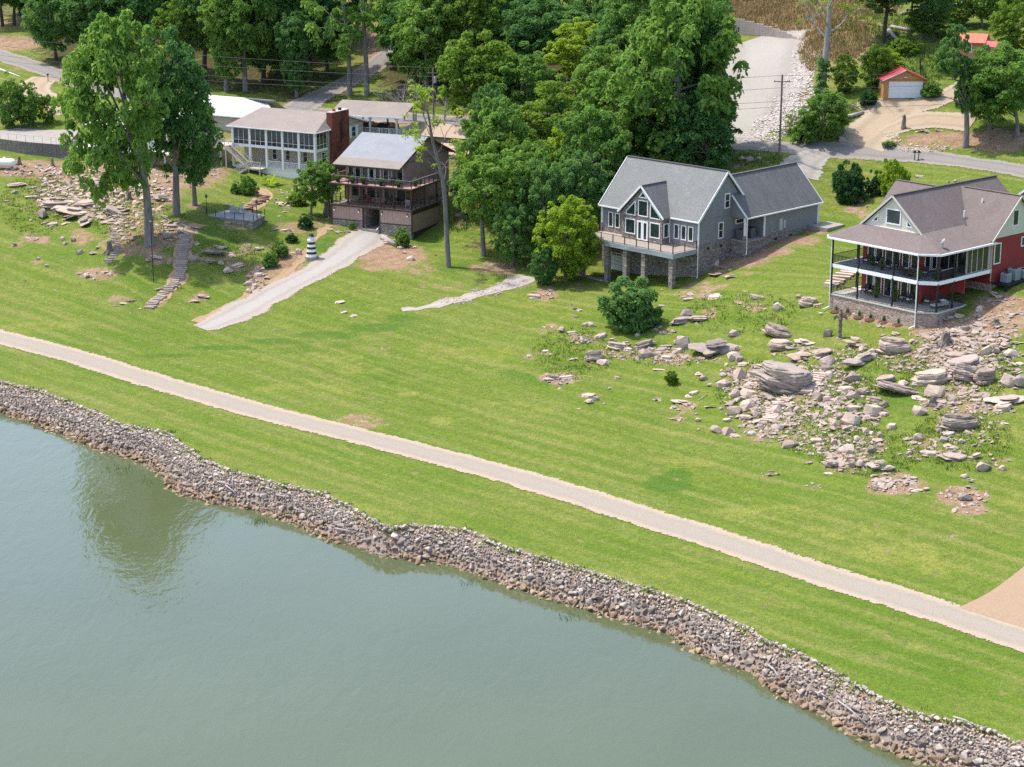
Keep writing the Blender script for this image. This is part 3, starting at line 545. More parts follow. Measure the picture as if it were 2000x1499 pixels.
# ---------------------------------------------------------------- grey house with stone gable
H = thing('grey_house', 'grey sided house with stone gable front and deck on stone pillars', 'house', (22.42, 235.08, 13.0), rad(-45))
MB().box(-15.55, 0, 0, 9.8, -.25, 2.75).build('wall', M_GSID, H)
gable_wall([(0, 2.7), (9.8, 2.7), (4.95, 7.95)], plane('s', 0), 15.5).build('gable_wall', M_GSID, H)
MB().box(-15.6, .04, -.04, 9.84, -8.5, -.25).build('foundation', M_VENEER, H)
r = MB(); r.slab([(-15.95, -.35, 2.68), (.32, -.35, 2.68), (.32, 4.95, 8.2), (-15.95, 4.95, 8.2)]); r.slab([(.32, 10.25, 2.68), (-15.95, 10.25, 2.68), (-15.95, 4.95, 8.2), (.32, 4.95, 8.2)])
RF = r.build('roof', M_GROOF, H)
MB().bar((-15.95, 4.95, 8.2), (.32, 4.95, 8.2), .35, .1).build('ridge_cap', m_shingle('ridge_shingles', (.10, .10, .105)), RF)
for a, b_ in (((.34, -.42, 2.58), (.34, 4.95, 8.1)), ((.34, 10.3, 2.55), (.34, 4.95, 8.1)), ((-15.97, -.42, 2.58), (-15.97, 4.95, 8.1))): MB().bar(a, b_, .06, .26).build('rake_board', M_WHITE, RF)
for x0, x1 in ((-16, -11.65), (-4.15, .36)): MB().bar((x0, -.4, 2.58), (x1, -.4, 2.58), .12, .16).build('gutter', M_WHITE, RF)
# stone gable projection
mpP = plane('f', -1.35); GX0, GX1, GXc = -11.15, -4.6, -7.88
P = MB(); P.box(GX0, GX1, -1.35, .1, -.68, 2.75); P.prism([(GX0, -1.35, 2.7), (GX1, -1.35, 2.7), (GXc, -1.35, 6.02)], [(GX0, .1, 2.7), (GX1, .1, 2.7), (GXc, .1, 6.02)])
PW = P.build('gable_front', M_VENEER, H)
r = MB(); r.slab([(GX1+.42, -1.7, 2.62), (GX1+.42, 3.0, 2.62), (GXc, 3.0, 6.26), (GXc, -1.7, 6.26)]); r.slab([(GX0-.42, 3.0, 2.62), (GX0-.42, -1.7, 2.62), (GXc, -1.7, 6.26), (GXc, 3.0, 6.26)])
DR = r.build('dormer_roof', M_GROOF2, H)
for x in (GX0-.45, GX1+.45): MB().bar((x, -1.73, 2.55), (GXc, -1.73, 6.19), .06, .24).build('rake_board', M_WHITE, DR)
MB().bar((GXc, -1.7, 6.26), (GXc, 2.9, 6.26), .3, .08).build('ridge_cap', M_GROOF2, DR)
window(H, mpP, rect(-10.55, -8.93, 0, 1.88)); window(H, mpP, rect(-6.55, -4.93, 0, 1.88)); window(H, mpP, rect(-8.5, -6.92, 2.4, 4.4))
window(H, mpP, [(-10.48, 2.35), (-8.93, 2.35), (-8.93, 4.3), (-10.48, 2.78)]); window(H, mpP, [(-6.56, 2.35), (-4.93, 2.35), (-4.93, 2.7), (-6.56, 4.3)])
window(H, mpP, [(-8.5, 4.68), (-7.0, 4.68), (-7.76, 5.55)], trim=.13)
for x in (-8.62, -7.74): window(H, mpP, rect(x, x+.86, -.6, 1.84), trim=.2, name='french_door')
window(H, plane('s', GX1), rect(-1.15, -.2, .1, 1.88))
for x in (-14.6, -13.48): window(H, plane('f', 0), rect(x, x+.78, .02, 1.92))
for x in (-3.85, -2.72, -1.6): window(H, plane('f', 0), rect(x, x+.8, .05, 1.88))
window(H, plane('s', 0), rect(4.75, 5.75, 3.58, 5.42), mul=[('h', 4.5)]); window(H, plane('s', 0), rect(3.68, 4.65, .0, 2.03), mul=[('h', 1.0)]); window(H, plane('s', 0), rect(7.0, 8.6, 1.35, 2.0))
for x in (-15.6, 0): MB().box(x-.07, x+.07, -.07, .07, -.25, 2.6).build('corner_board', M_WHITE, H)
spout(H, [(.1, -.16, 2.6), (.1, -.16, -4.1), (.25, -.5, -4.3)]); spout(H, [(-15.7, -.12, 2.6), (-15.7, -.12, -.6)]); spout(H, [(-4.45, -.12, 2.6), (-4.45, -.12, -.6)])
for y in (1.6, 4.0, 6.2, 12, 15): MB().box(-.02 if y < 9 else 2.2, .09 if y < 9 else 2.3, y, y+.42, -1.05, -.75).build('foundation_vent', M_BLACK, H)
# deck on stone pillars
dk = MB().box(-15.62, -.2, -4.45, -.05, -.82, -.68).build('deck_floor', M_DECKW, H)
for a, b_ in (((-15.7, -4.5, -.98), (-.14, -4.5, -.98)), ((-.14, -4.55, -.98), (-.14, -.1, -.98)), ((-15.7, -4.55, -.98), (-15.7, -.1, -.98))): MB().bar(a, b_, .09, .58).build('deck_fascia', M_DECKG, dk)
for y in (-3.4, -2.3, -1.2): MB().bar((-15.6, y, -1.02), (-.2, y, -1.02), .08, .36).build('joist', M_DECKG, dk)
for x in (-15.25, -11.0, -7.95, -4.98, -.62):
    MB().box(x-.3, x+.3, -4.35, -3.75, -9, -1.27).build('stone_pillar', M_VENEER, H)
M_RUST = m_plain('rusty_brown_metal', (.09, .05, .035), .6, .2)
for a, b_ in (((-15.6, -4.45, -.68), (-.2, -4.45, -.68)), ((-.2, -4.45, -.68), (-.2, -.1, -.68)), ((-15.6, -4.45, -.68), (-15.6, -.1, -.68))): railing(H, a, b_, .95, M_RUST, .14, 1.95, .045, .016)
window(H, plane('f', -.04), rect(-14.15, -12.1, -5.7, -3.1), trim=.08, name='garage_door', pane=m_lines('white_panel_door', (.66, .68, .66), .52), label='white panelled door under the deck')
for i in range(4): MB().box(-13.85+i*.4, -13.55+i*.4, -.09, -.065, -3.42, -3.24).build('door_light', M_GLASS, H)
MB().box(-16.8, -11.2, -4.2, 0, -6.1, -5.75).build('slab', M_CONCR, H)
# garage wing
MB().box(-6.0, 2.2, 9.9, 20.8, -.25, 2.8).build('garage_wall', M_GSID, H); MB().box(-6.04, 2.24, 9.86, 20.84, -4, -.25).build('garage_foundation', M_VENEER, H)
MB().prism([(-6.0, 9.9, 2.75), (2.2, 9.9, 2.75), (-1.8, 9.9, 6.85)], [(-6.0, 20.8, 2.75), (2.2, 20.8, 2.75), (-1.8, 20.8, 6.85)]).build('garage_gable', M_GSID, H)
MB().prism([(0, 6.3, 2.4), (2.2, 6.3, 2.4), (2.2, 6.3, 2.85), (0, 6.3, 5.1)], [(0, 6.45, 2.4), (2.2, 6.45, 2.4), (2.2, 6.45, 2.85), (0, 6.45, 5.1)]).build('porch_gable', M_GSID, H)
r = MB(); r.slab([(2.6, 6.05, 2.62), (2.6, 21.2, 2.62), (-1.8, 21.2, 7.12), (-1.8, 6.05, 7.12)]); r.slab([(-6.2, 21.2, 2.62), (-6.2, 6.05, 2.62), (-1.8, 6.05, 7.12), (-1.8, 21.2, 7.12)])
GR = r.build('garage_roof', M_GROOF2, H); MB().bar((-1.8, 6.05, 7.12), (-1.8, 21.2, 7.12), .32, .1).build('ridge_cap', M_GROOF2, GR)
MB().bar((2.65, 6.0, 2.52), (2.65, 21.25, 2.52), .12, .16).build('gutter', M_WHITE, GR); MB().bar((2.62, 6.02, 2.52), (.1, 6.02, 5.1), .06, .2).build('rake_board', M_WHITE, GR); MB().bar((2.62, 21.22, 2.52), (-1.8, 21.22, 7.03), .06, .2).build('rake_board', M_WHITE, GR)
MB().box(0, 2.35, 6.1, 9.9, -.5, -.33).build('porch_slab', M_CONCR, H); MB().box(0.0, 2.25, 6.2, 9.9, -3, -.5).build('porch_base', M_VENEER, H)
MB().box(1.9, 2.15, 6.25, 6.5, .3, 2.5).build('porch_post', M_WHITE, H); MB().box(1.82, 2.23, 6.17, 6.58, -.33, .3).build('post_base', M_VENEER, H)
MB().box(2.12, 2.28, 9.82, 10.02, -.25, 2.5).build('corner_board', M_WHITE, H); MB().box(2.12, 2.28, 20.66, 20.86, -.25, 2.5).build('corner_board', M_WHITE, H)
spout(H, [(2.4, 6.3, 2.5), (2.4, 6.3, -1.6), (2.6, 6.0, -1.9)]); spout(H, [(2.38, 20.9, 2.5), (2.38, 20.9, -.9)])
M_ELEC = m_plain('grey_utility_box', (.38, .40, .39), .5, .08)
MB().box(2.2, 2.45, 12.7, 13.3, .1, 1.6).build('meter_box', M_ELEC, H); MB().box(2.2, 2.4, 13.55, 14.0, .3, 1.3).build('breaker_box', M_ELEC, H); MB().tube([(2.28, 11.3, .6), (2.28, 11.3, .1), (2.28, 12.6, .1)], .04, 6).build('conduit', M_ELEC, H); MB().tube([(2.28, 13.6, .3), (2.28, 13.6, -1.2)], .04, 6).build('conduit', M_ELEC, H)
MB().box(2.3, 5.2, 18.8, 22.6, -1.1, -.1).build('back_slab', M_CONCR, H)
GREY = H
def ac_unit(world, rz, label, s=.8, h=.85, m=None, group='air conditioner units'):
    t = thing('air_conditioner', label, 'air conditioner', world, rz, group); m = m or M_AC
    MB().box(-s/2, s/2, -s/2, s/2, .05, h).build('cabinet', m, t); MB().box(-s/2-.03, s/2+.03, -s/2-.03, s/2+.03, h, h+.05).build('top_cover', m, t)
    MB().lathe((0, 0, h+.05), [(0, s*.36), (.03, s*.36)], 14).build('fan_grille', M_BLACK, t)
    q = MB()
    for i in range(7): q.box(-s/2-.012, s/2+.012, -s/2-.012, s/2+.012, .12+i*(h-.2)/7, .15+i*(h-.2)/7)
    q.build('louvres', M_DGREY, t)['kind'] = 'stuff'
M_AC = m_plain('grey_enamel', (.30, .33, .34), .45, .06); M_DGREY = m_plain('dark_grey', (.10, .105, .11), .6, .1)
def loc(H_o, rz, x, y, z): c, s = math.cos(rz), math.sin(rz); return (H_o[0]+x*c-y*s, H_o[1]+x*s+y*c, H_o[2]+z)
for x, y, lb in ((.95, 7.0, 'dark air conditioner unit nearer the porch post of the grey house'), (1.1, 8.6, 'dark air conditioner unit farther into the grey house porch')): ac_unit(loc((22.42, 235.08, 13.0), rad(-45), x, y, -.33), rad(-45), lb, .95, 1.15, M_DGREY)
# ---------------------------------------------------------------- red house
RO = (42.54, 203.83, 10.8); RZ = rad(-48.5)
H = thing('red_house', 'red house with brown shingle roof and two storey wraparound porch', 'house', RO, RZ)
M_RED = m_lines('red_board_siding', (.25, .034, .03), .28, 'xy', .7, .1); M_CREAM = m_lines('cream_shakes', (.56, .53, .43), .3, 'z', .8, .06)
M_BROOF = m_shingle('brown_shingles', (.162, .130, .12), .25); M_PORCHF = m_plain('grey_porch_floor', (.27, .30, .33), .7, .08); M_PATIO = m_plain('patio_concrete', (.50, .47, .41), .85, .1, .7)
M_SCREEN = m_glass('dark_screen', (.015, .016, .016)); M_SCRF = m_plain('tan_screen_frame', (.42, .37, .32), .6, .08)
pat = [(-11.7, 0), (0, 0), (1.75, 1.35), (1.5, 7.4), (-11.7, 7.4)]
MB().prism([(x, y, -3) for x, y in pat], [(x, y, 1.22) for x, y in pat]).build('patio_wall', M_VENEERT, H)
pc = [(-11.78, -.08), (.03, -.08), (1.84, 1.32), (1.58, 7.4), (-11.78, 7.4)]; MB().prism([(x, y, 1.22) for x, y in pc], [(x, y, 1.36) for x, y in pc]).build('patio_floor', M_PATIO, H)
W0, W1, WY = -10.0, -1.9, 3.3
MB().box(W0, W1, WY, 23, 1.3, 8.2).build('wall', M_RED, H); MB().box(W1-.05, 1.4, 6.25, 6.45, 2.6, 4.4).build('lower_side_wall', M_RED, H)
MB().box(W1-.1, 1.6, 10.6, 19.4, 3.0, 8.05).build('wing_wall', M_RED, H); MB().box(W1-.1, 1.64, 10.55, 19.44, -1, 3.0).build('wing_foundation', M_VENEERT, H)
MB().box(-14.6, W0, 10.6, 19.4, 0, 8.0).build('left_wing_wall', M_RED, H); MB().box(W1-.2, 1.2, 7.5, 10.6, .3, 1.5).build('stone_base', M_VENEERT, H)
dkp = [(-11.55, 0), (0, 0), (1.65, 1.3), (1.65, 10.6), (-2, 10.6), (-2, 3.2), (-9.9, 3.2), (-9.9, 7.2), (-11.55, 7.2)]
dk = MB().prism([(x, y, 4.42) for x, y in dkp], [(x, y, 4.68) for x, y in dkp]).build('deck_floor', M_PORCHF, H)
for a, b_ in zip([(-11.58, 7.2), (-11.58, -.03), (.01, -.03), (1.7, 1.29)], [(-11.58, -.03), (.01, -.03), (1.7, 1.29), (1.7, 10.6)]): MB().bar((*a, 4.5), (*b_, 4.5), .08, .4).build('deck_fascia', M_WHITE, dk)
MB().prism([(-10.3, 3.6, 8.75), (-2.6, 3.6, 8.75), (-6.43, 3.6, 12.25)], [(-10.3, 3.9, 8.75), (-2.6, 3.9, 8.75), (-6.43, 3.9, 12.25)]).build('front_gable', M_CREAM, H)
gw = [(10.6, 7.95), (19.4, 7.95), (15, 12.0)]; gable_wall(gw, plane('s', 1.62), .3).build('side_gable', M_CREAM, H); gable_wall([(10.6, 7.5), (19.4, 7.5), (15, 11.4)], plane('l', -14.6), .3).build('side_gable', M_CREAM, H)
r = MB(); e = 7.66; tz = 8.9; ft = (-10.5, 3.75, tz); fr = (-2.42, 3.75, tz)
r.slab([(-11.9, -.32, e), (.15, -.32, e), fr, ft]); r.slab([(.15, -.32, e), (1.95, 1.15, e), fr]); r.slab([(1.95, 1.15, e), (1.95, 10.9, e), (-2.42, 10.9, tz), fr]); r.slab([(-12.55, .35, e), (-11.9, -.32, e), ft]); r.slab([(-12.55, 10.9, e), (-12.55, .35, e), ft, (-10.5, 10.9, tz)])
PR = r.build('porch_roof', M_BROOF, H)
for a, b_ in zip([(-12.6, 10), (-12.6, .33), (-11.92, -.38), (.17, -.38), (2.01, 1.13)], [(-12.6, .33), (-11.92, -.38), (.17, -.38), (2.01, 1.13), (2.01, 10.9)]): MB().bar((*a, 7.56), (*b_, 7.56), .13, .2).build('gutter', M_WHITE, PR)
r = MB(); r.slab([(-2.3, 3.35, 8.82), (-2.3, 22, 8.82), (-6.43, 22, 12.5), (-6.43, 3.35, 12.5)]); r.slab([(-10.56, 22, 8.82), (-10.56, 3.35, 8.82), (-6.43, 3.35, 12.5), (-6.43, 22, 12.5)])
RM = r.build('roof', M_BROOF, H); MB().bar((-6.43, 3.35, 12.5), (-6.43, 22, 12.5), .34, .1).build('ridge_cap', m_shingle('dark_brown_ridge', (.10, .075, .07)), RM)
for x in (-10.6, -2.26): MB().bar((x, 3.32, 8.74), (-6.43, 3.32, 12.42), .07, .2).build('rake_board', M_CREAM, RM)
MB().box(-10.4, -2.5, 3.5, 3.58, 8.7, 8.86).build('gable_trim', M_WHITE, RM)
r = MB(); r.slab([(1.95, 10.2, 7.8), (1.95, 15, 12.2), (-6.4, 15, 12.2), (-6.4, 10.2, 7.8)][::-1]); r.slab([(1.95, 19.8, 7.8), (1.95, 15, 12.2), (-6.4, 15, 12.2), (-6.4, 19.8, 7.8)])
r.slab([(-14.95, 10.2, 7.4), (-14.95, 15, 11.75), (-6.4, 15, 11.75), (-6.4, 10.2, 7.4)]); r.slab([(-14.95, 19.8, 7.4), (-14.95, 15, 11.75), (-6.4, 15, 11.75), (-6.4, 19.8, 7.4)][::-1])
RW = r.build('wing_roof', M_BROOF, H)
for y in (10.15, 19.85): MB().bar((1.98, y, 7.72), (1.98, 15, 12.12), .07, .2).build('rake_board', M_CREAM, RW)
MB().bar((1.95, 15, 12.2), (-5.5, 15, 12.2), .3, .08).build('ridge_cap', M_BROOF, RW); MB().bar((-14.95, 15, 11.75), (-8, 15, 11.75), .3, .08).build('ridge_cap', M_BROOF, RW)
mf = plane('f', 3.6); window(H, mf, rect(-7.3, -5.3, 9.3, 11.0), trim=.13); window(H, mf, [(-9.2, 9.3), (-8.35, 9.3), (-8.35, 10.15)], trim=.1); window(H, mf, [(-4.5, 9.3), (-3.65, 9.3), (-4.5, 10.15)], trim=.1)
mf = plane('f', WY)
for z0, z1 in ((4.75, 6.95), (1.42, 3.7)):
    for x0, x1 in ((-9.3, -8.3), (-8.2, -7.2), (-4.62, -3.65), (-3.45, -2.5)): window(H, mf, rect(x0, x1, z0+.15, z1), trim=.1)
    window(H, mf, rect(-6.9, -4.9, z0-.03, z1), trim=.1, mul=[('v', -5.9)], name='sliding_door', mw=.1)
ms = plane('s', W1); window(H, ms, rect(3.55, 4.55, 4.85, 7.0)); window(H, ms, rect(4.75, 5.7, 4.85, 7.0))
mw_ = plane('s', 1.6); window(H, mw_, rect(11.0, 12.2, 5.1, 7.4)); window(H, mw_, rect(15.9, 17.0, 6.4, 7.5)); window(H, plane('s', 1.62), rect(14.0, 15.1, 8.9, 10.7))
# screened porch under the eave
for x0, x1 in ((-1.85, -.75), (-.75, .35), (.35, 1.5)): window(H, plane('f', 6.3), rect(x0, x1, 4.75, 7.45), trim=.05, frame=M_SCRF, pane=M_SCREEN, name='screen_panel')
for y0, y1 in ((6.35, 7.15), (7.15, 8.1), (8.1, 9.1), (9.1, 10.1)): window(H, plane('s', 1.5), rect(y0, y1, 4.75, 7.5), trim=.055, frame=M_SCRF, pane=M_SCREEN, name='screen_panel')
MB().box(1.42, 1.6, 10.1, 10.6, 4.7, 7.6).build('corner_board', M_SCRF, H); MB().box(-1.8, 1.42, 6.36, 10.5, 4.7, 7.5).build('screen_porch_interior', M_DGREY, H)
for x, y in ((-11.5, .0), (-7.9, 0), (-3.2, 0), (0, 0.02), (1.62, 1.32), (1.62, 4.0), (-11.5, 4.3)):
    MB().box(x-.07, x+.07, y-.07, y+.07, 1.36, 7.5).build('porch_post', M_BLACK, H)
    MB().box(x-.12, x+.12, y-.12, y+.12, 4.22, 4.42).build('post_bracket', M_BLACK, H)
for z in (1.36, 4.68):
    for a, b_ in (((-11.5, 0), (0, 0)), ((0, 0), (1.62, 1.32)), ((1.62, 1.32), (1.5, 6.2)), ((-11.5, 0), (-11.5, 5.6))): railing(H, (*a, z), (*b_, z), 1.02, M_BLACK, .13, posts=False, rail=.05, bal=.024)
for x, y in ((-11.55, -.14), (.06, -.16)): spout(H, [(x, y-.2, 7.5), (x, y, 7.2), (x, y, -.1), (x-.3, y-.7, -.35)])
spout(H, [(1.75, 10.45, 7.5), (1.75, 10.45, 3.4)], M_SCRF)
for x, y, z in ((-3.1, 11.8, 9.7), (-2.2, 13.7, 10.9)): MB().lathe((x, y, z-.4), [(0, .09), (.95, .09)], 8).build('vent_pipe', M_WHITE, RM)
t = MB(); t.lathe((.9, 2.8, 7.9), [(0, .03), (.75, .03)], 6); SD = t.build('satellite_mast', M_DGREY, PR); MB().tube([(.9, 2.8, 8.65), (.82, 2.72, 8.7)], [.36, .3], 16).build('satellite_dish', M_AC, SD); MB().bar((.85, 2.75, 8.6), (.45, 2.3, 8.75), .03).build('feed_arm', M_DGREY, SD)
# cream gable garage behind, right edge of the photograph
MB().box(-4.6, 1.2, 22, 33, 2, 9.6).build('rear_garage_wall', M_CREAM, H); MB().prism([(-4.6, 22, 9.55), (1.2, 22, 9.55), (-1.7, 22, 11.6)], [(-4.6, 33, 9.55), (1.2, 33, 9.55), (-1.7, 33, 11.6)]).build('rear_garage_gable', M_CREAM, H)
r = MB(); r.slab([(1.7, 21.6, 9.3), (1.7, 33.4, 9.3), (-1.7, 33.4, 11.85), (-1.7, 21.6, 11.85)]); r.slab([(-5.1, 33.4, 9.3), (-5.1, 21.6, 9.3), (-1.7, 21.6, 11.85), (-1.7, 33.4, 11.85)]); r.build('rear_garage_roof', M_BROOF, H)
for x in (1.74, -5.14): MB().bar((x, 21.55, 9.22), (-1.7, 21.55, 11.77), .07, .22).build('rake_board', M_WHITE, H)
MB().box(1.6, 3.5, 10.9, 18, 3.0, 3.18).build('equipment_shelf', M_BLACK, H)
for y in (11.0, 14, 17): MB().box(3.25, 3.45, y, y+.2, -1, 3.0).build('shelf_leg', M_BLACK, H)
for (x, y, s, h, m, lb) in ((2.6, 12.1, .85, .95, M_AC, 'smallest grey air conditioner on the shelf beside the red wall'), (2.5, 13.7, 1.0, 1.25, M_AC, 'tall grey air conditioner in the middle of the red house shelf'), (2.5, 15.4, 1.0, .95, m_plain('pale_enamel', (.55, .58, .55), .5, .05), 'pale air conditioner at the right end of the red house shelf')): ac_unit(loc(RO, RZ, x, y, 3.18), RZ, lb, s, h, m)
# ---------------------------------------------------------------- brown house
BO = (-13.44, 262.87, 7.0); BZ = rad(-25.5)
H = thing('brown_house', 'brown cabin with two full width decks above a gravel drive', 'house', BO, BZ)
M_BSID = m_lines('brown_board_siding', (.33, .215, .178), .3, 'xy', .8, .07); M_DIAG = m_lines('diagonal_brown_boards', (.43, .285, .24), .42, 'xy', .62, .07); M_BTAN = m_plain('tan_plywood', (.31, .22, .165), .8, .08)
M_ROOFL = m_shingle('pale_grey_shingles', (.25, .255, .27), .16); M_ROOFT = m_shingle('tan_grey_shingles', (.25, .215, .185), .16); M_DECKP = m_plain('pinkish_deck_boards', (.38, .23, .185), .8, .1, 2, stretch=(.5, 5, 1)); M_DECKB = m_plain('tan_deck_boards', (.27, .205, .15), .8, .12, 2, stretch=(.5, 5, 1))
for x0, x1, nm in ((-12.35, -7.5, 'basement_front'), (-4.9, 0, 'basement_front')):
    MB().box(x0, x1, 0, .3, 2.6, 4.55).build(nm, M_DIAG, H); MB().box(x0-.02, x1+.02, -.04, .34, -2, 2.6).build('stone_base', M_FIELD, H); MB().box(x0-.03, x1+.03, -.06, .0, 2.54, 2.66).build('trim_board', M_BRWN, H)
for x in (-12.35, -7.5, -4.9, 0): MB().box(x-.08, x+.08, -.07, .1, 1.3, 4.6).build('corner_board', M_BRWN, H)
MB().box(-7.5, -7.3, .3, 6, 1, 4.55).build('passage_wall', M_FIELD, H); MB().box(-5.1, -4.9, .3, 6, 1, 4.55).build('passage_wall', M_FIELD, H); MB().box(-7.4, -5.0, 5.8, 6, 1, 4.55).build('passage_back', M_FIELD, H); MB().box(-7.5, -4.9, -.4, 6, 1, 1.62).build('passage_floor', M_CONCR, H)
MB().box(-6.2, -5.15, 5.7, 5.82, 1.6, 4.1).build('dark_door', M_BLACK, H)
MB().box(-.3, 0, .3, 8, 1.65, 4.0).build('side_wall', M_BTAN, H); MB().box(-.28, -.02, .3, 8, -2, 1.65).build('side_skirt', M_BRWN, H); MB().box(-.28, .02, .3, 8, 4.0, 4.55).build('side_band', M_BRWN, H); MB().box(-12.35, -12.1, .3, 8, 0, 4.55).build('side_wall', M_BTAN, H)
for z, m, nm in ((4.7, M_DECKB, 'lower_deck'), (7.6, M_DECKP, 'upper_deck')):
    dkk = MB().box(-12.5, .12, -.15, 8, z-.12, z).build(nm, m, H)
    MB().bar((-12.55, -.18, z-.14), (.17, -.18, z-.14), .07, .22).build('deck_edge', M_BRWN, dkk); MB().bar((.15, -.18, z-.14), (.15, 8, z-.14), .07, .22).build('deck_edge', M_BRWN, dkk); MB().bar((-12.53, -.18, z-.14), (-12.53, 8, z-.14), .07, .22).build('deck_edge', M_BRWN, dkk)
    for a, b_ in (((-12.4, -.05), (.02, -.05)), ((.02, -.05), (.02, 7.6)), ((-12.4, -.05), (-12.4, 7.6))):
        p0 = Vector((*a, z)); p1 = Vector((*b_, z)); L = (p1-p0).length; k = round(L/1.35)
        MB().bar(p0+Vector((0, 0, 1.02)), p1+Vector((0, 0, 1.02)), .12, .05).build('handrail', m_plain('greyed_rail', (.20, .17, .15), .7, .1) if z > 5 else M_BRWN, H)
        for hgt in (.25, .5, .75): MB().bar(p0+Vector((0, 0, hgt)), p1+Vector((0, 0, hgt)), .022).build('cable_rail', M_BRWN, H)
        for i in range(k+1): c = p0+(p1-p0)*i/k; MB().bar(c, c+Vector((0, 0, 1.02)), .09).build('railing_post', M_BRWN, H)
for x in (-12.3, -9.8, -7.6, -4.8, -2.7, -.05): MB().box(x-.09, x+.09, -.02, .16, 4.7, 7.5).build('deck_post', M_BRWN, H)
for y in (3.6, 7.2):
    for x in (-12.3, -.05): MB().box(x-.09, x+.09, y, y+.18, 4.7, 7.5).build('deck_post', M_BRWN, H)
for x in (-12.3, -2.7): MB().box(x-.09, x+.09, 1.1, 1.28, 7.6, 9.95).build('eave_post', M_BRWN, H)
MB().box(-11.9, -2.6, 3.2, 16, 4.4, 10.4).build('wall', M_BSID, H); gable_wall([(3.2, 10.3), (15.8, 10.3), (9.2, 13.0)], plane('s', -2.6), 9.3).build('gable_wall', M_BSID, H)
MB().box(-11.85, -2.65, 8, 15.9, -2, 4.4).build('rear_foundation', M_FIELD, H)
mf = plane('f', 3.2)
for x in (-11.5, -10.4, -9.3): window(H, mf, rect(x, x+.9, 7.75, 9.7), trim=.07)
for x in (-8.35, -7.35): window(H, mf, rect(x, x+.98, 7.62, 9.8), trim=.16, name='french_door')
for x in (-6.0, -4.7, -3.8): window(H, mf, rect(x, x+.85, 7.75, 9.7), trim=.07)
for x, w in ((-11.0, 1.1), (-9.7, .8), (-8.6, 1.3), (-7.1, .8), (-5.9, .8), (-5.0, .8)): window(H, mf, rect(x, x+w, 5.3, 7.2), trim=.06, frame=m_plain('dull_brown_frame', (.25, .17, .14), .7, .1), mul=[('h', 6.4)], mw=.05)
MB().box(-3.9, -2.7, 3.1, 3.22, 4.72, 7.0).build('dark_door', M_BLACK, H)
zt = lambda y: 10.0+(y-1.0)*.394
r = MB(); r.slab([(-12.6, 2.6, zt(2.6)), (-2.2, 2.6, zt(2.6)), (-2.2, 9.1, zt(9.1)), (-12.6, 9.1, zt(9.1))]); r.slab([(-2.2, 17.2, 10.0), (-12.6, 17.2, 10.0), (-12.6, 9.1, zt(9.1)), (-2.2, 9.1, zt(9.1))]); RB = r.build('roof', M_ROOFL, H)
MB().slab([(-12.6, .8, zt(.8)+.04), (-2.2, .8, zt(.8)+.04), (-2.2, 2.7, zt(2.7)+.02), (-12.6, 2.7, zt(2.7)+.02)]).build('eave_roof', M_ROOFT, H)
MB().bar((-2.17, .75, zt(.75)-.06), (-2.17, 9.1, zt(9.1)-.1), .06, .24).build('rake_board', M_BRWN, RB); MB().bar((-12.65, .77, zt(.77)-.08), (-2.15, .77, zt(.77)-.08), .06, .16).build('fascia', M_BRWN, RB); MB().bar((-2.17, 17.2, 9.9), (-2.17, 9.1, zt(9.1)-.1), .06, .24).build('rake_board', M_BRWN, RB)
M_LAMPW = m_plain('lamp_glass', (.75, .72, .65), .3, .04)
for x in (-11.9, -8.1, -4.5, -.6):
    lp = MB().box(x-.05, x+.05, -.12, .0, 3.95, 4.2).build('wall_lamp', M_BRWN, H); MB().lathe((x, -.14, 3.72), [(0, .09), (.1, .12), (.24, .06)], 8).build('lamp_globe', M_LAMPW, lp)
# ---------------------------------------------------------------- white house with sunroom
WO = (-28.76, 289.69, 10.5); WZ = rad(-28.4)
H = thing('white_house', 'cream house with glazed sunroom, brick chimney and white outside stairs', 'house', WO, WZ)
M_CRM = m_lines('cream_siding', (.46, .41, .345), .22, 'z', .86, .05); M_TANR = m_shingle('tan_shingles', (.25, .21, .18), .14); M_WBLK = m_plain('white_block', (.66, .65, .60), .85, .07)
M_BRK = NT('chimney_brick'); _co = M_BRK.coord(); _bt = M_BRK.node('ShaderNodeTexBrick'); _mp = M_BRK.mapping(_co, (1, 1, 1), rot=(rad(90), 0, rad(90))); M_BRK.set(_bt.inputs['Vector'], _mp); _bt.inputs['Scale'].default_value = 4.0
_bt.inputs['Color1'].default_value = (.17, .05, .035, 1); _bt.inputs['Color2'].default_value = (.22, .07, .05, 1); _bt.inputs['Mortar'].default_value = (.2, .15, .13, 1); _bt.inputs['Mortar Size'].default_value = .012
_s = M_BRK.noise(M_BRK.mapping(_co, (1, .9, .4)), .8, 4, .6); M_BRK = M_BRK.done(M_BRK.mix(M_BRK.mapr(_s, .5, .64, 0, .85), _bt.outputs['Color'], (.025, .022, .022)), .9, .1)
MB().box(-15.0, -.05, 0, 3.4, -1.5, 1.62).build('block_base', M_WBLK, H); MB().box(-15.2, 0, 3.3, 13, -2, 7.7).build('wall', M_CRM, H)
MB().box(-15.1, .05, -.05, 3.4, 1.55, 1.67).build('porch_floor', M_WBLK, H); MB().box(-15.0, 0, .0, 3.4, 4.6, 4.95).build('sunroom_floor', M_WHITE, H)
for x in (-14.85, -11.75, -8.75, -5.85, -2.95, -.12): MB().box(x-.16, x+.16, -.06, .26, 1.67, 7.55).build('column', M_WHITE, H)
px_ = [-14.85, -11.75, -8.75, -5.85, -2.95, -.12]
for a, b_ in zip(px_[:-1], px_[1:]): w = (b_-a-.32)/3; window(H, plane('f', .06), rect(a+.16, b_-.16, 4.95, 7.5), trim=.06, mul=[('v', a+.16+w), ('v', a+.16+2*w), ('h', 5.6)], name='sunroom_window', pane=M_SCREEN)
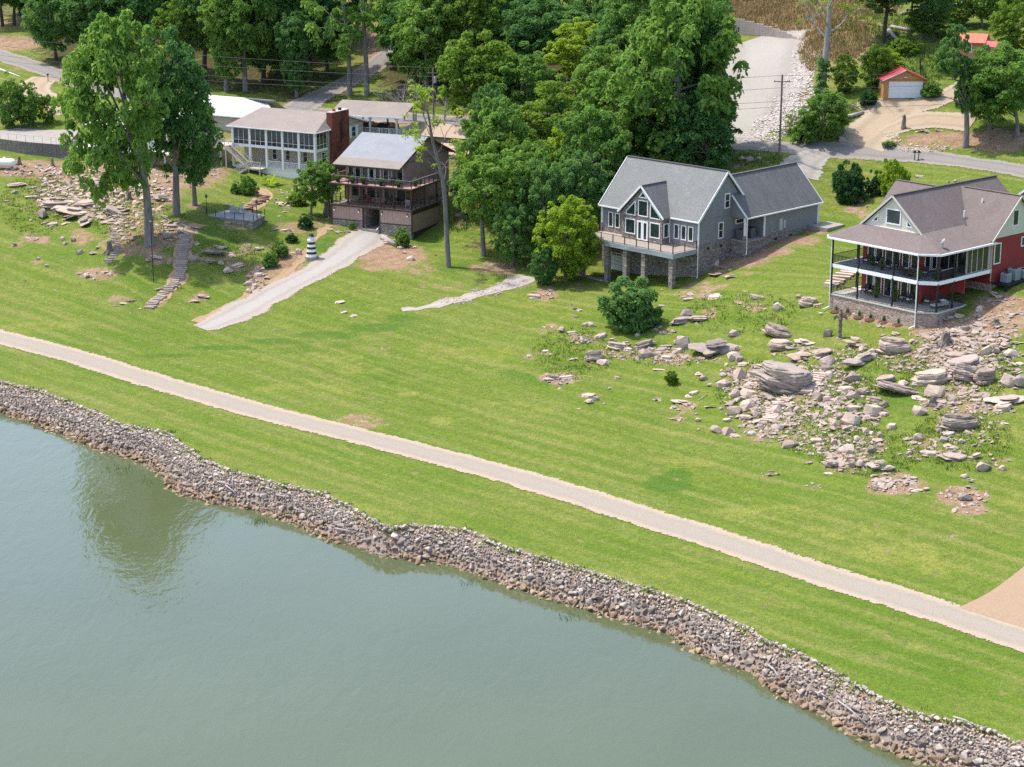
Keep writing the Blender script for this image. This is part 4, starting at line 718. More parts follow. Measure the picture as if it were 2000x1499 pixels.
window(H, plane('s', -.05), rect(.3, 3.0, 4.95, 7.5), trim=.06, mul=[('v', 1.2), ('v', 2.1), ('h', 5.6)], name='sunroom_window', pane=M_SCREEN); MB().box(-14.8, -.2, .12, 3.3, 4.97, 7.5).build('sunroom_interior', M_DGREY, H)
for a, b_ in ((-8.6, -6.0), (-5.7, -3.1), (-2.8, -.3)): railing(H, (a, .05, 1.67), (b_, .05, 1.67), 1.1, M_WHITE, .2, posts=False, rail=.09, bal=.05)
for x in (-10.0, -7.6, -4.5, -1.1): window(H, plane('f', 3.3), rect(x, x+.85, 2.4, 4.2), mul=[('h', 3.3)], trim=.08)
r = MB(); e = 7.62; r.slab([(-15.6, -.4, e), (.35, -.4, e), (-1.6, 6.6, 9.6), (-14.0, 6.6, 9.6)]); r.slab([(.35, -.4, e), (.35, 4, e+.05), (-1.6, 6.6, 9.6)]); r.slab([(-1.6, 6.6, 9.6), (.35, 4, 8.7), (.4, 6.6, 9.6)]); r.slab([(-15.6, 13.6, e), (-15.6, -.4, e), (-14.0, 6.6, 9.6)]); r.slab([(.4, 13.6, e), (-15.6, 13.6, e), (-14.0, 6.6, 9.6), (.4, 6.6, 9.6)])
RWh = r.build('roof', M_TANR, H); gable_wall([(4, 7.6), (13, 7.6), (6.6, 9.4)], plane('s', 0), .3).build('gable_wall', M_CRM, H)
MB().bar((-15.65, -.45, 7.53), (.4, -.45, 7.53), .12, .15).build('gutter', M_WHITE, RWh); MB().bar((.4, -.45, 7.53), (.4, 3.6, 7.55), .12, .15).build('gutter', M_WHITE, RWh); MB().bar((.42, 13.65, 7.55), (.42, 8.2, 9.08), .07, .22).build('rake_board', M_WHITE, RWh)
CH = MB().box(-.45, .55, 3.75, 8.3, -1, 10.0).build('chimney', M_BRK, H); MB().box(-.5, .6, 3.7, 8.35, 10.0, 10.1).build('chimney_cap', m_plain('pink_mortar_cap', (.5, .36, .33), .9, .08), CH)
for y, m in ((5.0, M_RUST), (6.6, M_BLACK)): MB().lathe((.05, y, 10.1), [(0, .28), (.35, .24)], 10).build('flue', m_plain('clay_flue', (.30, .09, .06), .8, .1) if y < 6 else m, CH)
window(H, plane('s', 0), rect(9.7, 10.9, 5.6, 7.2), trim=.08, mul=[('h', 6.4)])
for y in (9.1, 10.95): MB().box(0, .05, y, y+.55, 5.5, 7.3).build('shutter', M_WHITE, H)
# outside stairs and landings
M_WWOOD = m_plain('painted_stair_wood', (.55, .50, .45), .7, .1); M_TREAD = m_plain('brown_tread', (.24, .18, .14), .8, .15)
MB().box(-18.6, -15.1, -1.3, 1.6, 4.55, 4.7).build('upper_landing', M_WWOOD, H)
for x, y in ((-18.5, -1.2), (-16.2, -1.2), (-18.5, 1.4), (-15.3, -1.2)): MB().box(x-.08, x+.08, y-.08, y+.08, -1.5, 4.6).build('landing_leg', M_WWOOD, H)
MB().bar((-18.5, -1.2, .6), (-16.2, -1.2, 3.2), .08).build('brace', M_WWOOD, H); MB().bar((-18.5, -1.2, .8), (-16.2, -1.2, .8), .08).build('brace', M_WWOOD, H)
railing(H, (-18.5, -1.25, 4.7), (-15.4, -1.25, 4.7), 1.0, M_WWOOD, .18, rail=.08, bal=.04); railing(H, (-18.5, -1.25, 4.7), (-18.5, 1.5, 4.7), 1.0, M_WWOOD, .18, rail=.08, bal=.04)
def stair(x0, z0, x1, z1, y0, y1, n):
    for y in (y0, y1):
        MB().bar((x0, y, z0-.15), (x1, y, z1-.15), .07, .3).build('stringer', M_WWOOD, H); MB().bar((x0, y, z0+.95), (x1, y, z1+.95), .1, .07).build('handrail', M_WWOOD, H); q = MB()
        for i in range(1, n): f = i/n; q.bar((x0+(x1-x0)*f, y, z0+(z1-z0)*f), (x0+(x1-x0)*f, y, z0+(z1-z0)*f+.95), .04)
        q.build('balusters', M_WWOOD, H)['kind'] = 'stuff'
    for i in range(n): f = (i+.5)/n; x = x0+(x1-x0)*f; z = z0+(z1-z0)*f; MB().box(x-.16, x+.16, y0, y1, z-.04, z+.02).build('tread', M_TREAD, H)
stair(-15.3, 4.7, -11.2, 1.7, -1.35, -.25, 13)
MB().box(-11.3, -8.9, -1.5, -.1, 1.55, 1.7).build('lower_landing', M_WWOOD, H); railing(H, (-11.2, -1.5, 1.7), (-8.9, -1.5, 1.7), 1.0, M_WWOOD, .18, rail=.08, bal=.04)
for x in (-11.1, -9.1): MB().box(x-.07, x+.07, -1.45, -1.3, -1.5, 1.6).build('landing_leg', M_WWOOD, H)
stair(-11.3, 1.6, -13.6, .1, -2.6, -1.5, 8); MB().box(-14.7, -13.5, -2.7, -1.4, -1, .05).build('stair_pad', M_WBLK, H)
# ---------------------------------------------------------------- carport pavilion behind the white house
def local_frame(u, v, z, angL): o = at_z(u, v, z); return o, rad(angL-90)
o_, rz_ = local_frame(777, 262, 16.2, 70)
H = thing('carport_pavilion', 'open carport with tan roof and white railed deck behind the brown cabin', 'carport', o_, rz_)
MB().box(-9.5, .2, -.1, 8, -3.5, -.5).build('retaining_base', m_lines('pale_boards', (.5, .46, .4), .3), H); MB().box(-9.6, .3, -.2, 8, -.5, -.3).build('floor', M_CONCR, H)
for x in (-8.8, -4.6, -.2):
    for y in (.1, 6.8): MB().box(x-.13, x+.13, y-.13, y+.13, -.3, 2.6).build('post', M_WHITE, H)
    for s in (-1, 1): MB().bar((x, .1, 1.9), (x+s*.7, .1, 2.55), .1).build('knee_brace', M_WHITE, H)
r = MB(); r.slab([(-11, -.8, 2.6), (1.2, -.8, 2.6), (1.2, 4, 4.2), (-11, 4, 4.2)]); r.slab([(1.2, 8.8, 2.6), (-11, 8.8, 2.6), (-11, 4, 4.2), (1.2, 4, 4.2)]); rr = r.build('roof', M_TANR, H); MB().bar((-11.05, -.83, 2.5), (1.25, -.83, 2.5), .08, .2).build('fascia', M_WHITE, rr)
railing(H, (-9.5, -.1, -.3), (.2, -.1, -.3), 1.05, M_WHITE, .22, 1.7, .1, .06); railing(H, (.2, -.1, -.3), (.2, 6.5, -.3), 1.05, M_WHITE, .22, 1.7, .1, .06)
def car(world, rz, label, body, L=4.6):
    t = thing('parked_car', label, 'car', world, rz, 'cars under the carport'); w = .9
    prof = [(-L/2, .35), (L/2, .35), (L/2, .8), (L/2-.2, .92), (L*.22, 1.0), (L*.08, 1.42), (-L*.28, 1.46), (-L/2+.1, 1.0)]
    MB().prism([(x, -w, z) for x, z in prof], [(x, w, z) for x, z in prof]).build('body', body, t)
    for s in (-1, 1): MB().prism([(x, s*(w+.01), z) for x, z in ((-L*.3, 1.02), (L*.17, 1.02), (L*.07, 1.36), (-L*.26, 1.38))], [(x, s*(w-.05), z) for x, z in ((-L*.3, 1.02), (L*.17, 1.02), (L*.07, 1.36), (-L*.26, 1.38))]).build('side_window', M_GLASS, t)
    for x in (-L*.31, L*.31):
        for s in (-1, 1): MB().tube([(x, s*(w-.2), .33), (x, s*(w+.03), .33)], .33, 14).build('wheel', M_BLACK, t)
car(loc(o_, rz_, -3.2, 3.6, -.3), rz_+rad(90), 'dark car parked on the right under the carport roof', m_plain('dark_car_paint', (.03, .04, .05), .25, .05, spec=.6)); car(loc(o_, rz_, -6.6, 3.6, -.3), rz_+rad(90), 'dark red car parked on the left under the carport roof', m_plain('red_car_paint', (.10, .02, .02), .25, .05, spec=.6))
# ---------------------------------------------------------------- tan roofed house behind the dead tree
o_, rz_ = local_frame(905, 300, 13.6, 64)
H = thing('tan_roof_house', 'low house with tan roofs half hidden behind the leaning dead tree', 'house', o_, rz_); M_TANW = m_lines('beige_siding', (.40, .33, .26), .25); M_TANRF = m_shingle('sandy_shingles', (.38, .29, .21), .1)
MB().box(-9, 4, 0, 7, -4, 2.4).build('wall', M_TANW, H); MB().box(-3, 5, -4, 0, -5, .6).build('front_wing', M_TANW, H)
r = MB(); r.slab([(-9.4, -.5, 2.3), (4.4, -.5, 2.3), (4.4, 3.5, 3.7), (-9.4, 3.5, 3.7)]); r.slab([(4.4, 7.5, 2.3), (-9.4, 7.5, 2.3), (-9.4, 3.5, 3.7), (4.4, 3.5, 3.7)]); rr = r.build('roof', M_TANRF, H); MB().bar((-9.5, -.53, 2.2), (4.5, -.53, 2.2), .08, .2).build('fascia', M_BRWN, rr)
MB().slab([(-3.4, -4.5, .5), (5.4, -4.5, .5), (5.4, 0, 1.6), (-3.4, 0, 1.6)]).build('porch_roof', M_TANRF, H); window(H, plane('f', -4), rect(0, 1.2, -1.6, 0)); window(H, plane('s', 4), rect(2, 3.2, 0, 1.5))
# ---------------------------------------------------------------- red roofed metal garage
H = thing('metal_garage', 'orange metal garage with red roof and wide white door', 'garage', (53.7, 284.7, 23.85), 0)
M_ORNG = m_lines('orange_ribbed_metal', (.50, .235, .085), .3, 'xy', .72, .06, .45); M_REDR = m_lines('red_ribbed_roof', (.42, .055, .07), .32, 'y', .8, .05, .4); M_ORNF = m_plain('orange_trim', (.42, .17, .05), .5, .05)
MB().box(-.7, 5.45, 0, 6.8, -1.5, 2.55).build('wall', M_ORNG, H); MB().prism([(-.7, 0, 2.5), (5.45, 0, 2.5), (2.35, 0, 3.75)], [(-.7, 6.8, 2.5), (5.45, 6.8, 2.5), (2.35, 6.8, 3.75)]).build('gable_wall', M_ORNG, H)
r = MB(); r.slab([(-.95, -.3, 2.45), (2.35, -.3, 3.95), (2.35, 7.1, 3.95), (-.95, 7.1, 2.45)], .1); r.slab([(2.35, -.3, 3.95), (5.7, -.3, 2.45), (5.7, 7.1, 2.45), (2.35, 7.1, 3.95)], .1); rr = r.build('roof', M_REDR, H)
for x in (-.97, 5.72): MB().bar((x, -.32, 2.42), (2.35, -.32, 3.92), .05, .14).build('rake_trim', M_WHITE if x < 0 else M_ORNF, rr)
window(H, plane('f', 0), rect(.02, 4.85, -.02, 2.3), trim=.06, name='garage_door', pane=m_lines('white_sectional_door', (.74, .75, .76), .56, 'z', .85, .03))
MB().box(2.15, 2.55, -.14, 0, 2.85, 2.97).build('flood_light', M_WHITE, H); window(H, plane('l', -.7), rect(2.5, 3.3, 1.0, 2.1))
# ---------------------------------------------------------------- orange shed, red roofs at the right edge
o_ = at_z(1905, 115, 28.0); H = thing('orange_shed', 'small orange shed with red roof among the trees', 'shed', o_, rad(-22))
MB().box(-2.7, .9, 0, 3.8, -1, 2.6).build('wall', m_plain('orange_stucco', (.45, .25, .11), .8, .06), H); gable_wall([(0, 2.55), (3.8, 2.55), (1.9, 3.35)], plane('s', .9), 3.5).build('gable_wall', m_plain('shaded_orange_stucco', (.42, .23, .11), .8, .06), H)
r = MB(); r.slab([(-3.2, -.6, 2.4), (1.4, -.6, 2.4), (1.4, 1.9, 3.5), (-3.2, 1.9, 3.5)], .12); r.slab([(1.4, 4.4, 2.4), (-3.2, 4.4, 2.4), (-3.2, 1.9, 3.5), (1.4, 1.9, 3.5)], .12); r.build('roof', m_lines('orange_red_roof', (.55, .14, .085), .3, 'x', .85, .05, .5), H)
window(H, plane('f', 0), rect(-1.5, -.6, .9, 2.3), mul=[('v', -1.05)]); window(H, plane('s', .9), rect(1.2, 2.6, 1.0, 2.2)); MB().box(-3.2, 1.2, -1.2, 0, -.6, -.05).build('pad', M_CONCR, H)
for u, v, z, w, lb in ((1975, 122, 27.3, 8.0, 'long pink red metal roof behind the trees at the right edge'), ):
    o_ = at_z(u, v, z); H = thing('red_roof_house', lb, 'house', o_, rad(-15)); M_PINKR = m_lines('faded_red_roof', (.55, .13, .13), .35, 'x', .85, .06, .5)
    MB().box(-w/2, w/2, 0, 6, -2, 1.6).build('wall', m_plain('orange_wall', (.42, .24, .12), .8, .06), H); r = MB(); r.slab([(-w/2-.5, -.6, 1.4), (w/2+.5, -.6, 1.4), (w/2+.5, 3, 2.7), (-w/2-.5, 3, 2.7)], .12); r.slab([(w/2+.5, 6.6, 1.4), (-w/2-.5, 6.6, 1.4), (-w/2-.5, 3, 2.7), (w/2+.5, 3, 2.7)], .12); r.build('roof', M_PINKR, H); window(H, plane('f', 0), rect(-2, -.8, -.2, 1.1))
# ---------------------------------------------------------------- left house with white metal roof, mostly behind the tall trees
o_, rz_ = local_frame(185, 325, 12.2, 66); LO, LZ = o_, rz_
H = thing('white_roof_house', 'white metal roofed house hidden behind the tall trees on the left', 'house', o_, rz_); M_WMET = m_lines('white_ribbed_metal', (.44, .44, .43), .4, 'x', .9, .04, .35); M_PALE = m_lines('pale_siding', (.52, .50, .46), .22); M_TANB = m_stonewall('tan_brick', [(.34, .26, .19), (.44, .35, .26), (.28, .21, .16)], 3, 8)
MB().box(-.6, 12, 3, 14, -1, 2.4).build('brick_base', M_TANB, H); MB().box(-.2, 4.5, 1.6, 3, -1.5, 2.3).build('brick_pier_wall', M_TANB, H); window(H, plane('f', 1.6), rect(.9, 1.9, .2, 2.1), trim=.08); window(H, plane('f', 1.6), rect(2.9, 3.9, .2, 2.1), trim=.08)
MB().box(-3.5, 13, 4, 14, 2.4, 5.4).build('wall', M_PALE, H); MB().box(-4.2, 13, .6, 4, 2.3, 2.5).build('deck_floor', M_WBLK, H)
for x in (-2.9, -1.3): window(H, plane('f', 4), rect(x+.6, x+2.0, 3.5, 4.8), mul=[('v', x+1.3)])
for x in (-3.3, 8): window(H, plane('f', 4), rect(x, x+.9, 2.5, 4.7), name='door', trim=.12)
railing(H, (-4.1, .7, 2.5), (13, .7, 2.5), 1.0, M_WHITE, .3, 1.9, .05, .03)
for x in (-1.8, 6, 12): MB().lathe((x, .8, -1.5), [(0, .12), (3.9, .1)], 8).build('deck_post', M_WWOOD, H)
r = MB(); r.slab([(-4.2, 3.2, 5.2), (13.5, 3.2, 5.2), (13.5, 9, 7.4), (-4.2, 9, 7.4)], .1); r.slab([(13.5, 14.8, 5.2), (-4.2, 14.8, 5.2), (-4.2, 9, 7.4), (13.5, 9, 7.4)], .1); r.build('roof', M_WMET, H)
H2 = thing('white_roof_annex', 'bright white metal roofed annex just left of the sunroom house', 'house', at_z(440, 248, 15.6), rad(-28.4))
MB().box(-6, 3.6, 0, 8, -3, 1.9).build('wall', M_CRM, H2); r = MB(); r.slab([(-6.4, -.5, 1.8), (4.2, -.5, 1.8), (.8, 4.4, 4.1), (-6.4, 4.4, 4.1)], .1); r.slab([(4.2, -.5, 1.8), (6.6, 3.2, 3.0), (3.2, 6.4, 3.6), (.8, 4.4, 4.1)], .1); r.slab([(6.4, 8.5, 1.8), (-6.4, 8.5, 1.8), (-6.4, 4.4, 4.1), (6.4, 4.4, 4.1)], .1); rr = r.build('roof', M_WMET, H2); MB().bar((-6.45, -.53, 1.75), (4.25, -.53, 1.75), .08, .16).build('fascia', M_WHITE, rr)
# concrete terrace with stained retaining wall and pipe railing
def m_stain():
    t = NT('stained_concrete'); co = t.coord(); n = t.noise(t.mapping(co, (1.1, 1.1, .12)), 1.0, 5, .65); return t.done(t.ramp(n, [(.3, (.17, .16, .15)), (.5, (.29, .275, .255)), (.68, (.44, .42, .39))]), .95, .1)
ter = [at_z(u, v, 15.0) for u, v in ((-180,262),(-60,266),(0,272),(50,278),(100,282),(130,284))]; tb = [at_z(u, v, 15.0) for u, v in ((150,262),(160,240),(120,236),(60,246),(0,256),(-100,252),(-180,248))]
T = thing('retaining_wall', 'stained grey concrete retaining wall with pipe railing below the parking pad', 'wall', ter[2]); tv = lambda p, dz=0: tuple(np.array(p)-ter[2]+[0, 0, dz])
q = MB()
for a, b_ in zip(ter[:-1], ter[1:]): q.prism([tv(a, -4.2), tv(b_, -4.2), tv(np.array(b_)+[0, .3, 0], -4.2), tv(np.array(a)+[0, .3, 0], -4.2)], [tv(a), tv(b_), tv(np.array(b_)+[0, .3, 0]), tv(np.array(a)+[0, .3, 0])])
q.build('wall_face', m_stain(), T); poly = ter+tb; MB().prism([tv(p, -2.) for p in poly], [tv(p, .03) for p in poly]).build('parking_pad', M_CONCR, T)
MB().tube([tv(p, 1.05) for p in ter], .035, 6).build('top_rail', M_AC, T)
for a, b_ in zip(ter[:-1], ter[1:]):
    for f in (0, .33, .66): c = np.array(a)*(1-f)+np.array(b_)*f; MB().tube([tv(c), tv(c, 1.05)], .03, 6).build('rail_post', M_AC, T)
# ================================================================ TREES AND SHRUBS
def m_leaf(name, dark, mid, light, tr=.52):
    t = NT(name); g = t.node('ShaderNodeNewGeometry'); oi = t.node('ShaderNodeObjectInfo').outputs['Random']
    big = t.noise(t.coord('Object'), 2.6, 2, .5)
    f = t.math('ADD', t.math('MULTIPLY', g.outputs['Random Per Island'], .42), t.math('ADD', t.math('MULTIPLY', oi, .22), t.math('MULTIPLY', big, .42)))
    col = t.ramp(f, [(.22, dark), (.52, mid), (.85, light)])
    d = t.node('ShaderNodeBsdfDiffuse'); t.set(d.inputs[0], col); tl = t.node('ShaderNodeBsdfTranslucent'); t.set(tl.inputs[0], t.mix(.5, col, t.mix(1., col, (1.25, 1.2, .5), 'MULTIPLY')))
    mx = t.node('ShaderNodeMixShader'); mx.inputs[0].default_value = tr; t.t.links.new(d.outputs[0], mx.inputs[1]); t.t.links.new(tl.outputs[0], mx.inputs[2]); t.t.links.new(mx.outputs[0], t.out.inputs[0])
    return t.m
M_LEAF = {'d': m_leaf('dark_oak_leaves', (.066, .155, .06), (.125, .255, .08), (.225, .35, .10)), 'm': m_leaf('green_leaves', (.08, .175, .048), (.17, .305, .068), (.29, .41, .092)),
          'b': m_leaf('bright_leaves', (.08, .155, .03), (.17, .275, .045), (.28, .38, .075)), 'y': m_leaf('yellow_green_leaves', (.12, .22, .025), (.26, .38, .04), (.40, .50, .08)), 'c': m_leaf('conifer_green', (.028, .075, .032), (.05, .12, .045), (.085, .165, .055))}
def m_bark(name, a, b):
    t = NT(name); n = t.noise(t.mapping(t.coord(), (3, 3, .5)), 1.5, 5, .7); t.bump(n, .6, .06); return t.done(t.ramp(n, [(.3, a), (.7, b)]), .95, .1)
M_BARK = m_bark('grey_bark', (.10, .085, .075), (.26, .23, .21)); M_BARKD = m_bark('dark_bark', (.04, .032, .028), (.10, .085, .075)); M_DEADW = m_bark('bleached_wood', (.20, .18, .17), (.42, .38, .36))
def leaf_cloud(C, Rr, per, size, r, flat=.75):
    """leaf quads over the surface of clumps: C centres, Rr radii"""
    n = len(C)*per; ci = np.repeat(np.arange(len(C)), per); d = r.normal(size=(n, 3)); d /= np.linalg.norm(d, axis=1)[:, None]
    d[:, 2] = np.where((d[:, 2] < -.15) & (r.random(n) < .75), -d[:, 2], d[:, 2]); rr = r.uniform(.45, 1.08, n)**.6
    P = C[ci]+d*(Rr[ci]*rr)[:, None]*np.array([1, 1, flat])
    nn = d*.6+r.normal(size=(n, 3))*.5+np.array([0, 0, .55]); nn /= np.linalg.norm(nn, axis=1)[:, None]
    a = np.cross(nn, r.normal(size=(n, 3))); a /= np.linalg.norm(a, axis=1)[:, None]+1e-9; b = np.cross(nn, a)
    s = (size*r.uniform(.6, 1.35, n))[:, None]; k = .62
    Vv = np.stack([P-a*s, P+b*s*k+nn*s*.1, P+a*s, P-b*s*k+nn*s*.1], 1).reshape(-1, 3)
    return Vv, np.arange(n*4).reshape(n, 4)
def crown_mesh(seed, clumps=95, per=130, size=.032, kind='round'):
    """unit crown: about -1..1 wide, 0..2 tall; uneven lobes, gaps between clumps"""
    r = np.random.default_rng(seed); lob = r.normal(size=(7, 3)); lob /= np.linalg.norm(lob, axis=1)[:, None]; amp = r.uniform(-.28, .3, 7)*(1.7 if kind == 'shrub' else 1)
    d = r.normal(size=(clumps, 3)); d /= np.linalg.norm(d, axis=1)[:, None]
    m = 1+sum(a*np.clip(d@l, 0, 1)**2 for a, l in zip(amp, lob)); rr = r.uniform(.25, 1, clumps)**.5*.84*m
    C = d*rr[:, None]
    if kind == 'round': C[:, :2] *= np.interp(C[:, 2], [-1, -.5, .1, .6, 1], [.74, 1, 1, .9, .62])[:, None]
    if kind == 'column': C[:, :2] *= np.interp(C[:, 2], [-1, -.4, .5, 1], [.8, 1, .8, .4])[:, None]
    if kind == 'shrub': C[:, 2] = np.abs(C[:, 2])*1.05-.55; C[:, :2] *= .95
    Rr = r.uniform(.09, .19, clumps)*(1.12-.35*np.linalg.norm(C, axis=1))
    V, Fq = leaf_cloud(C, Rr, per, size, r)
    lo, hi = np.quantile(V, .004, axis=0), np.quantile(V, .996, axis=0); ctr = (lo+hi)/2; sc_ = 2/(hi-lo)
    return np_mesh('crown', (V-ctr)*sc_+[0, 0, 1.0], Fq, None), (C-ctr)*sc_+[0, 0, 1.0]
CROWNS = [crown_mesh(200+i, 210, 90, .033) for i in range(6)]; COLUMN = [crown_mesh(300, 90, 110, .05, 'column')]; SHRUBS = [crown_mesh(400+i, 170, 75, .044, 'shrub') for i in range(3)]; SPARSE = [crown_mesh(500+i, 42, 95, .036) for i in range(2)]
for me, _ in CROWNS+COLUMN+SHRUBS+SPARSE: me.materials.append(M_LEAF['m'])
def crown_obj(me, key, parent, loc, scale, rz):
    o = link(bpy.data.objects.new('crown', me), parent); o.location = loc; o.scale = scale; o.rotation_euler = (0, 0, rz)
    o.material_slots[0].link = 'OBJECT'; o.material_slots[0].material = M_LEAF[key]; return o
TREE_N = 0
def tree(u, vb, vt, l, r_, cb, key, label, name='broadleaf_tree', group=None, crowns=None, bark=None, cat='tree', tr=None, depth=1.0):
    global TREE_N
    TREE_N += 1; rg = random.Random(TREE_N*31+5); g = ground_px(u, vb); ppm = to_px(g)[2]*.975
    Hh = (vb-vt)/ppm; w = (r_-l)/ppm/2; cx = ((l+r_)/2-u)/ppm; z0 = max(.2, (vb-cb)/ppm); hh = (Hh-z0)/2
    t = thing(name, label, cat, g, 0, group); me, cl = (crowns or CROWNS)[TREE_N % len(crowns or CROWNS)]
    rz = rg.uniform(0, 6.28); k_ = max(1, round(hh/w/1.15)) if hh > 4 else 1
    for q in range(k_):
        me2, cl2 = (crowns or CROWNS)[(TREE_N+q*2) % len(crowns or CROWNS)]; h2 = hh/k_*(1.22 if k_ > 1 else 1.03); zc = z0-.06*hh+(2*hh*1.03-2*h2)*(q/(k_-1) if k_ > 1 else 0); sx = w*(.98 if k_ == 1 else (.7 if q == 0 else .98-.1*(q == k_-1 and k_ > 2)))
        crown_obj(me2, key, t, (cx*(1 if q or k_ == 1 else .25)+(rg.uniform(-.12, .12)*w if k_ > 1 else 0), rg.uniform(-.1, .1)*w, zc), (sx, sx*depth, h2), rz+q*2)
    tr = tr or max(.09, .016*Hh+.02*w); b = MB(); top = Vector((cx*.8, 0, z0+hh*1.25)); bend = rg.uniform(-.3, .3)
    pts = [Vector((0, 0, -.5)), Vector((0, 0, .15)), Vector((bend*.3, 0, z0*.5)), Vector((cx*.08+bend, 0, z0)), Vector((cx*.35+bend*.5, 0, z0+hh*.7)), top]
    b.tube(pts, [tr*1.7, tr*1.15, tr*.92, tr*.78, tr*.5, tr*.15], 9)
    ca, sa = math.cos(rz), math.sin(rz); order = sorted(range(len(cl)), key=lambda i: rg.random())[:9]
    for i in order:
        c = cl[i]; e = Vector((cx+(c[0]*ca-c[1]*sa)*w, (c[0]*sa+c[1]*ca)*w*depth, z0+c[2]*hh)); f = rg.uniform(.25, .8); s = pts[3]*(1-f)+pts[5]*f
        if e.z < s.z-.5: s = pts[3]
        mid = (s+e)/2+Vector((0, 0, .08*(e-s).length)); b.tube([s, mid, e], [tr*.36, tr*.22, tr*.07], 5, False)
    b.build('trunk', bark or M_BARK, t, True)
    if group == FG: FTREES.append((u, vb, key, t))
    return t
FG = 'forest trees behind the houses'; FTREES = []
T_ = [
 (292,480,48,138,332,372,'m','tallest tree with grey trunk on the left rocky slope above the steps'), (345,420,70,258,412,325,'d','ivy wrapped tall tree standing just behind the tallest left tree'), (381,402,180,328,438,352,'d','dark tree beside the wooden terrace with a ring of bare soil'),
 (352,165,8,306,388,92,'b','small pale green crown on a thin trunk above the tall left trees'), (5,52,-95,-45,50,8,'d','dark tree in the top left corner of the forest'), (28,50,-85,-10,78,12,'d','second trunk from the top left corner beside the road'),
 (110,118,-25,52,156,92,'d','dark low branching tree beside the back road on the left'), (75,60,-70,40,130,20,'d',None), (180,128,-60,118,255,70,'d',None), (240,135,-75,180,305,75,'d',None), (300,140,-85,238,370,62,'d',None), (400,160,-70,352,455,92,'d',None),
 (442,178,-30,402,492,150,'m','bright edged tree rising above the white metal roof'), (480,178,-70,428,545,118,'m',None), (515,162,-60,470,580,130,'d','forest tree with a bare lower trunk left of the hill lane'), (580,190,30,536,612,172,'d','dark drooping tree beside the mouth of the hill lane'), (605,145,-95,540,668,60,'d',None), (560,110,-80,500,620,50,'m',None),
 (835,178,-20,758,905,150,'m','broad bright tree right of the hill lane'), (885,165,-45,828,978,118,'b','pale topped tree at the right of the hill lane bend'), (990,112,-65,925,1042,72,'d',None), (1028,108,-75,985,1078,72,'d',None), (930,100,-90,880,990,40,'d',None), (800,60,-110,740,850,10,'d',None), (1060,70,-90,1020,1110,20,'m',None),
 (940,265,72,858,1018,236,'b','light green tree behind the utility pole with transformer'), (1015,268,95,948,1092,240,'m','rounded tree beside the light green tree in the central grove'), (1108,185,46,1072,1192,152,'y','yellow green tree top in the middle of the central grove'), (1168,112,-70,1118,1212,42,'d','tree with a tall dark trunk in front of the hidden blue house'), (1250,190,-45,1175,1335,150,'m',None),
 (1326,338,-10,1196,1438,318,'m','largest oak of the grove behind the grey house'), (1376,305,-20,1296,1432,290,'d','dark oak beside the gravel lot'), (1215,335,128,1128,1292,300,'m','middle tree of the grove behind the grey house roof'), (1085,335,160,1015,1172,310,'b',None), (1150,425,212,1078,1232,402,'m',None), (1262,335,195,1190,1340,322,'m',None), (1380,338,190,1290,1446,325,'d','low dark tree right behind the grey house ridge'),
 (968,425,200,898,1042,402,'m',None), (944,500,288,888,1032,432,'m','thin trunked tree on the lawn right of the dead tree'), (1030,470,285,968,1092,442,'m',None), (1062,505,318,1008,1112,482,'d',None), (1130,482,300,1078,1192,445,'d',None), (1182,402,298,1138,1212,390,'d',None), (905,425,325,878,962,402,'d','small dark tree directly behind the leaning dead tree'), (1010,440,240,950,1060,400,'b',None), (1120,380,230,1070,1180,350,'y',None), (1000,520,400,960,1045,505,'d','low dark tree at the front edge of the grove'),
 (1105,548,386,1044,1166,528,'y','bright yellow green tree left of the grey house deck'), (1058,556,478,1032,1090,552,'d','dark bushy tree at the foot of the bright yellow green tree'), (608,420,318,578,652,398,'m','small round tree left of the brown cabin'), (642,396,308,612,668,386,'m','small tree touching the left end of the brown cabin decks'),
 (1646,182,108,1620,1674,178,'b','round bright bush tree left of the orange garage'), (1700,172,92,1678,1742,166,'b','round bush tree against the left wall of the orange garage'), (1728,158,98,1690,1765,148,'y','yellow green bush tree behind the orange garage roof'), (1606,274,178,1563,1654,266,'m','bushy tree beside the short utility pole'),
 (1986,266,92,1880,2015,232,'m','rightmost tree on the bank beside the upper road'), (1932,252,100,1868,1965,226,'d','tree on the bank between the ivy tree and the right edge'), (1982,112,-12,1935,2035,100,'b','bright tree in the top right corner'), (1918,52,-40,1884,1962,35,'m','tree behind the orange shed'), (1862,52,-25,1826,1902,45,'m','tree left of the orange shed in the back row'), (1800,75,12,1768,1856,66,'m','low tree between the twin trunks and the orange shed'),
 (1726,82,-85,1655,1805,22,'d','tall tree with twin pale trunks above the orange garage'), (1822,82,-62,1786,1856,38,'d','tall thin trunk right of the twin trunked tree'), (1780,40,-70,1740,1830,5,'m',None), (1955,30,-70,1900,2010,15,'m',None), (1845,140,92,1824,1872,132,'m','low tree left of the orange shed'), (1945,155,100,1912,1978,146,'b','low tree hiding the pink red roof'), (1985,190,110,1950,2030,180,'d',None),
 (20,252,148,-12,50,246,'m','leftmost of the three small trees beside the parking pad'), (60,247,163,24,86,241,'m','middle of the three small trees beside the parking pad'), (92,241,188,74,112,238,'b','smallest of the three small trees beside the parking pad'),
]
for (u, vb, vt, l, r_, cb, key, lb) in T_:
    tree(u, vb, vt, l, r_, cb, key, lb or 'leafy tree crowded in the dense forest behind the houses', group=None if lb else FG, bark=M_BARKD if key == 'd' and vt < 0 else None)
